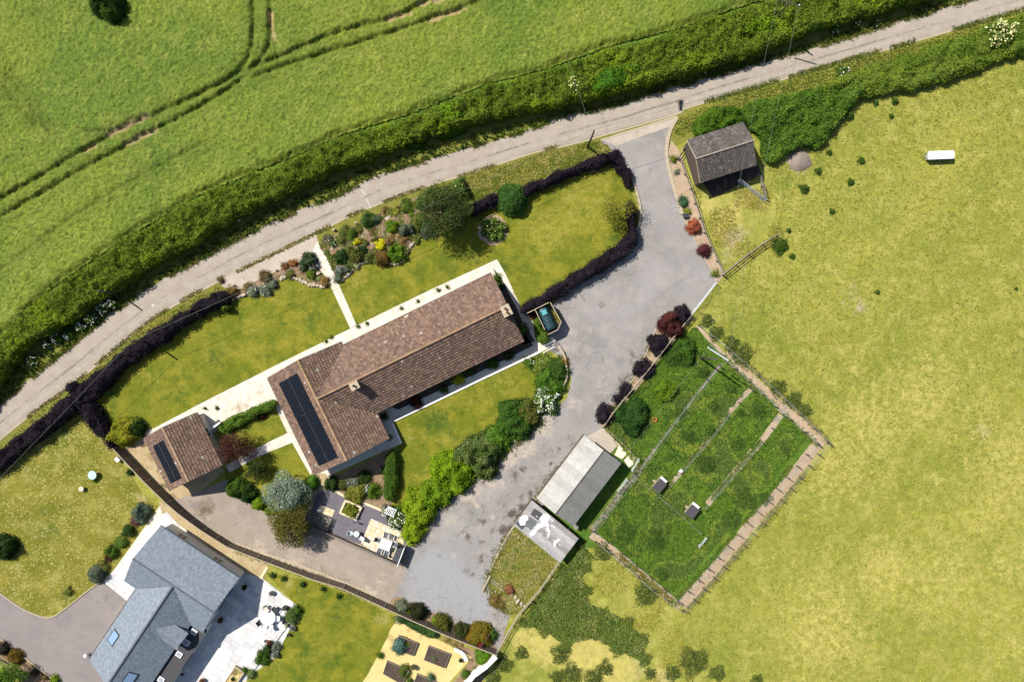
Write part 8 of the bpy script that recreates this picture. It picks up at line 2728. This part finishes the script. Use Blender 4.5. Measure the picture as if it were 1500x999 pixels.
# white light on the house wall and lawn tables
p = W(131, 957, 1.6)
wl_ = W(129.5, 957)
bn2 = thing('bin', 'small white bin at the drive corner of the slate house', 'bin', (wl_.x, wl_.y, 0))
mb = MB()
mb.lathe((wl_.x, wl_.y, .0), [(.2, .016), (.24, .6), (.25, .62), (.2, .7), (.05, .74)], 14)
part('body', mb, M['white'], bn2, True)
lt = W(135, 696, .6)
ltt = thing('lawn_table', 'round pale blue glass table on the daisy lawn', 'table', (lt.x, lt.y, 0))
mb = MB()
mb.lathe((lt.x, lt.y, .6), [(.5, 0), (.53, .015), (.5, .03)], 24)
part('table_top', mb, M['bluewhite'], ltt)
for k in range(4):
    a = k * math.pi / 2 + .5
    mb = MB()
    mb.tube([(lt.x + .42 * math.cos(a), lt.y + .42 * math.sin(a), .008), (lt.x + .3 * math.cos(a), lt.y + .3 * math.sin(a), .6)], .02, 6)
    part('leg', mb, M['galv'], ltt)
ls = W(119, 716, .4)
lst = thing('lawn_stool', 'small round pinkish stool on the daisy lawn', 'stool', (ls.x, ls.y, 0))
mb = MB()
mb.lathe((ls.x, ls.y, .40), [(.3, 0), (.33, .02), (.3, .05)], 20)
part('seat', mb, M['wall_cream'], lst)
for k in range(3):
    a = k * 2.09 + .5
    mb = MB()
    mb.tube([(ls.x + .28 * math.cos(a), ls.y + .28 * math.sin(a), .008), (ls.x + .2 * math.cos(a), ls.y + .2 * math.sin(a), .4)], .02, 6)
    part('leg', mb, M['wood_grey'], lst)
cb = W(175, 672)
cbt = thing('fence_box', 'white box standing against the daisy lawn side of the long fence', 'box', (cb.x, cb.y, 0))
cube('body', cbt, (cb.x, cb.y, .25), (.5, .4, .48), M['white'], R(-48))
cube('lid', cbt, (cb.x, cb.y, .52), (.56, .46, .05), M['white'], R(-48))
bw = W(350, 321)
bag = tag(part('dropped_sack', (lambda m: (m.lathe((bw.x, bw.y, .02), [(.1, 0), (.34, .08), (.3, .2), (.1, .27)], 9), m)[1])(MB()), M['white'], None, True), 'small white sack lying at the foot of the field hedge', 'sack')
# white end wall stub by the terrace hedge
a, b = WP([(308, 629), (322, 619)], 1.2)
tw_ = thing('terrace_stub_wall', 'short white wall between the garage and side hedge', 'wall', (*((a + b) / 2), 0))
cube('wall', tw_, (*((a + b) / 2), .6), (np.linalg.norm(b - a), .12, 1.2), M['wall_white'], math.atan2(*(b - a)[::-1]))
cube('coping', tw_, (*((a + b) / 2), 1.225), (np.linalg.norm(b - a) + .06, .2, .05), M['white'], math.atan2(*(b - a)[::-1]))


# ---- raised beds
def raised_bed(label, q, plants):
    P = WP(q, .3)
    root = thing('raised_bed', label, 'raised bed', (*P.mean(0), 0))
    for i in range(4):
        a, b = P[i], P[(i + 1) % 4]
        d = b - a
        cube('board', root, (*((a + b) / 2), .17), (np.linalg.norm(d) + (.06 if i % 2 else -.06), .06, .34), M['wood_grey'], math.atan2(d[1], d[0]))
    mb = MB()
    c = P.mean(0)
    mb.prism(c + (P - c) * .93, .0, .27)
    part('soil', mb, M['dark_soil'], root)
    for (nm, lab, px, py, r, h, pal) in plants:
        shrub(nm, lab, px, py, r, h, pal, 'plant', lump=.4)


raised_bed('raised bed half covered by blue green cabbages', [(584, 931), (612, 942), (605, 960), (577, 950)], [('cabbage_patch', 'blue green cabbages spilling over the raised bed', 585, 946, 11, .75, [C(92, 128, 116), C(76, 108, 98), C(110, 146, 130)]), ('leek_patch', 'bright green seedlings beside the cabbages', 593, 943, 7, .6, [C(130, 160, 60), C(112, 140, 52)])])
raised_bed('raised bed of bare dark soil with scattered seedlings', [(628, 946), (659, 958), (651, 978), (621, 966)], [('seedling', 'pale seedling row in the bare raised bed', 636, 963, 5, .36, [C(120, 124, 90)])])
raised_bed('raised bed with green bush at one end', [(567, 968), (599, 982), (589, 1002), (561, 986)], [('bean_bush', 'leafy bush at the end of the raised bed', 592, 984, 9, .7, [C(112, 126, 56), C(94, 110, 50)])])
raised_bed('raised bed at the bottom edge of the gravel garden', [(611, 987), (640, 999), (632, 1018), (604, 1006)], [])
cp = W(675, 953)
cbn = thing('curved_bench', 'curved white slatted bench in the gravel garden corner', 'bench', (cp.x, cp.y, 0))
cen = np.array([cp.x - .9, cp.y - 1.2, 0])
for k in range(9):
    a = R(10 + 9 * k)
    p0 = cen + np.array([math.cos(a), math.sin(a), 0]) * 1.35
    p1 = cen + np.array([math.cos(a), math.sin(a), 0]) * 1.8
    mb = MB()
    mb.bar((*p0[:2], .45), (*p1[:2], .45), .17, .04)
    part('slat', mb, M['white'], cbn)
for k in range(8):
    a0_, a1_ = R(8 + 9.6 * k), R(8 + 9.6 * (k + 1))
    mb = MB()
    mb.bar((*(cen + np.array([math.cos(a0_), math.sin(a0_), 0]) * 1.84)[:2], .8), (*(cen + np.array([math.cos(a1_), math.sin(a1_), 0]) * 1.84)[:2], .8), .05, .1)
    part('back_rail', mb, M['white'], cbn)
for a in (R(12), R(48), R(82)):
    for r_ in (1.42, 1.82):
        p0 = cen + np.array([math.cos(a), math.sin(a), 0]) * r_
        cube('leg', cbn, (*p0[:2], .215 if r_ < 1.5 else .4), (.06, .06, .43 if r_ < 1.5 else .8), M['white'], a)
potted('dark pot before the curved bench', 675, 965, .22, .35, M['darkmetal'], G_DARK, .2)
potted('pot with trimmed olive ball between the raised beds', 606, 974, .26, .4, M['pot_grey'], [C(120, 126, 80), C(104, 112, 70)], .36)
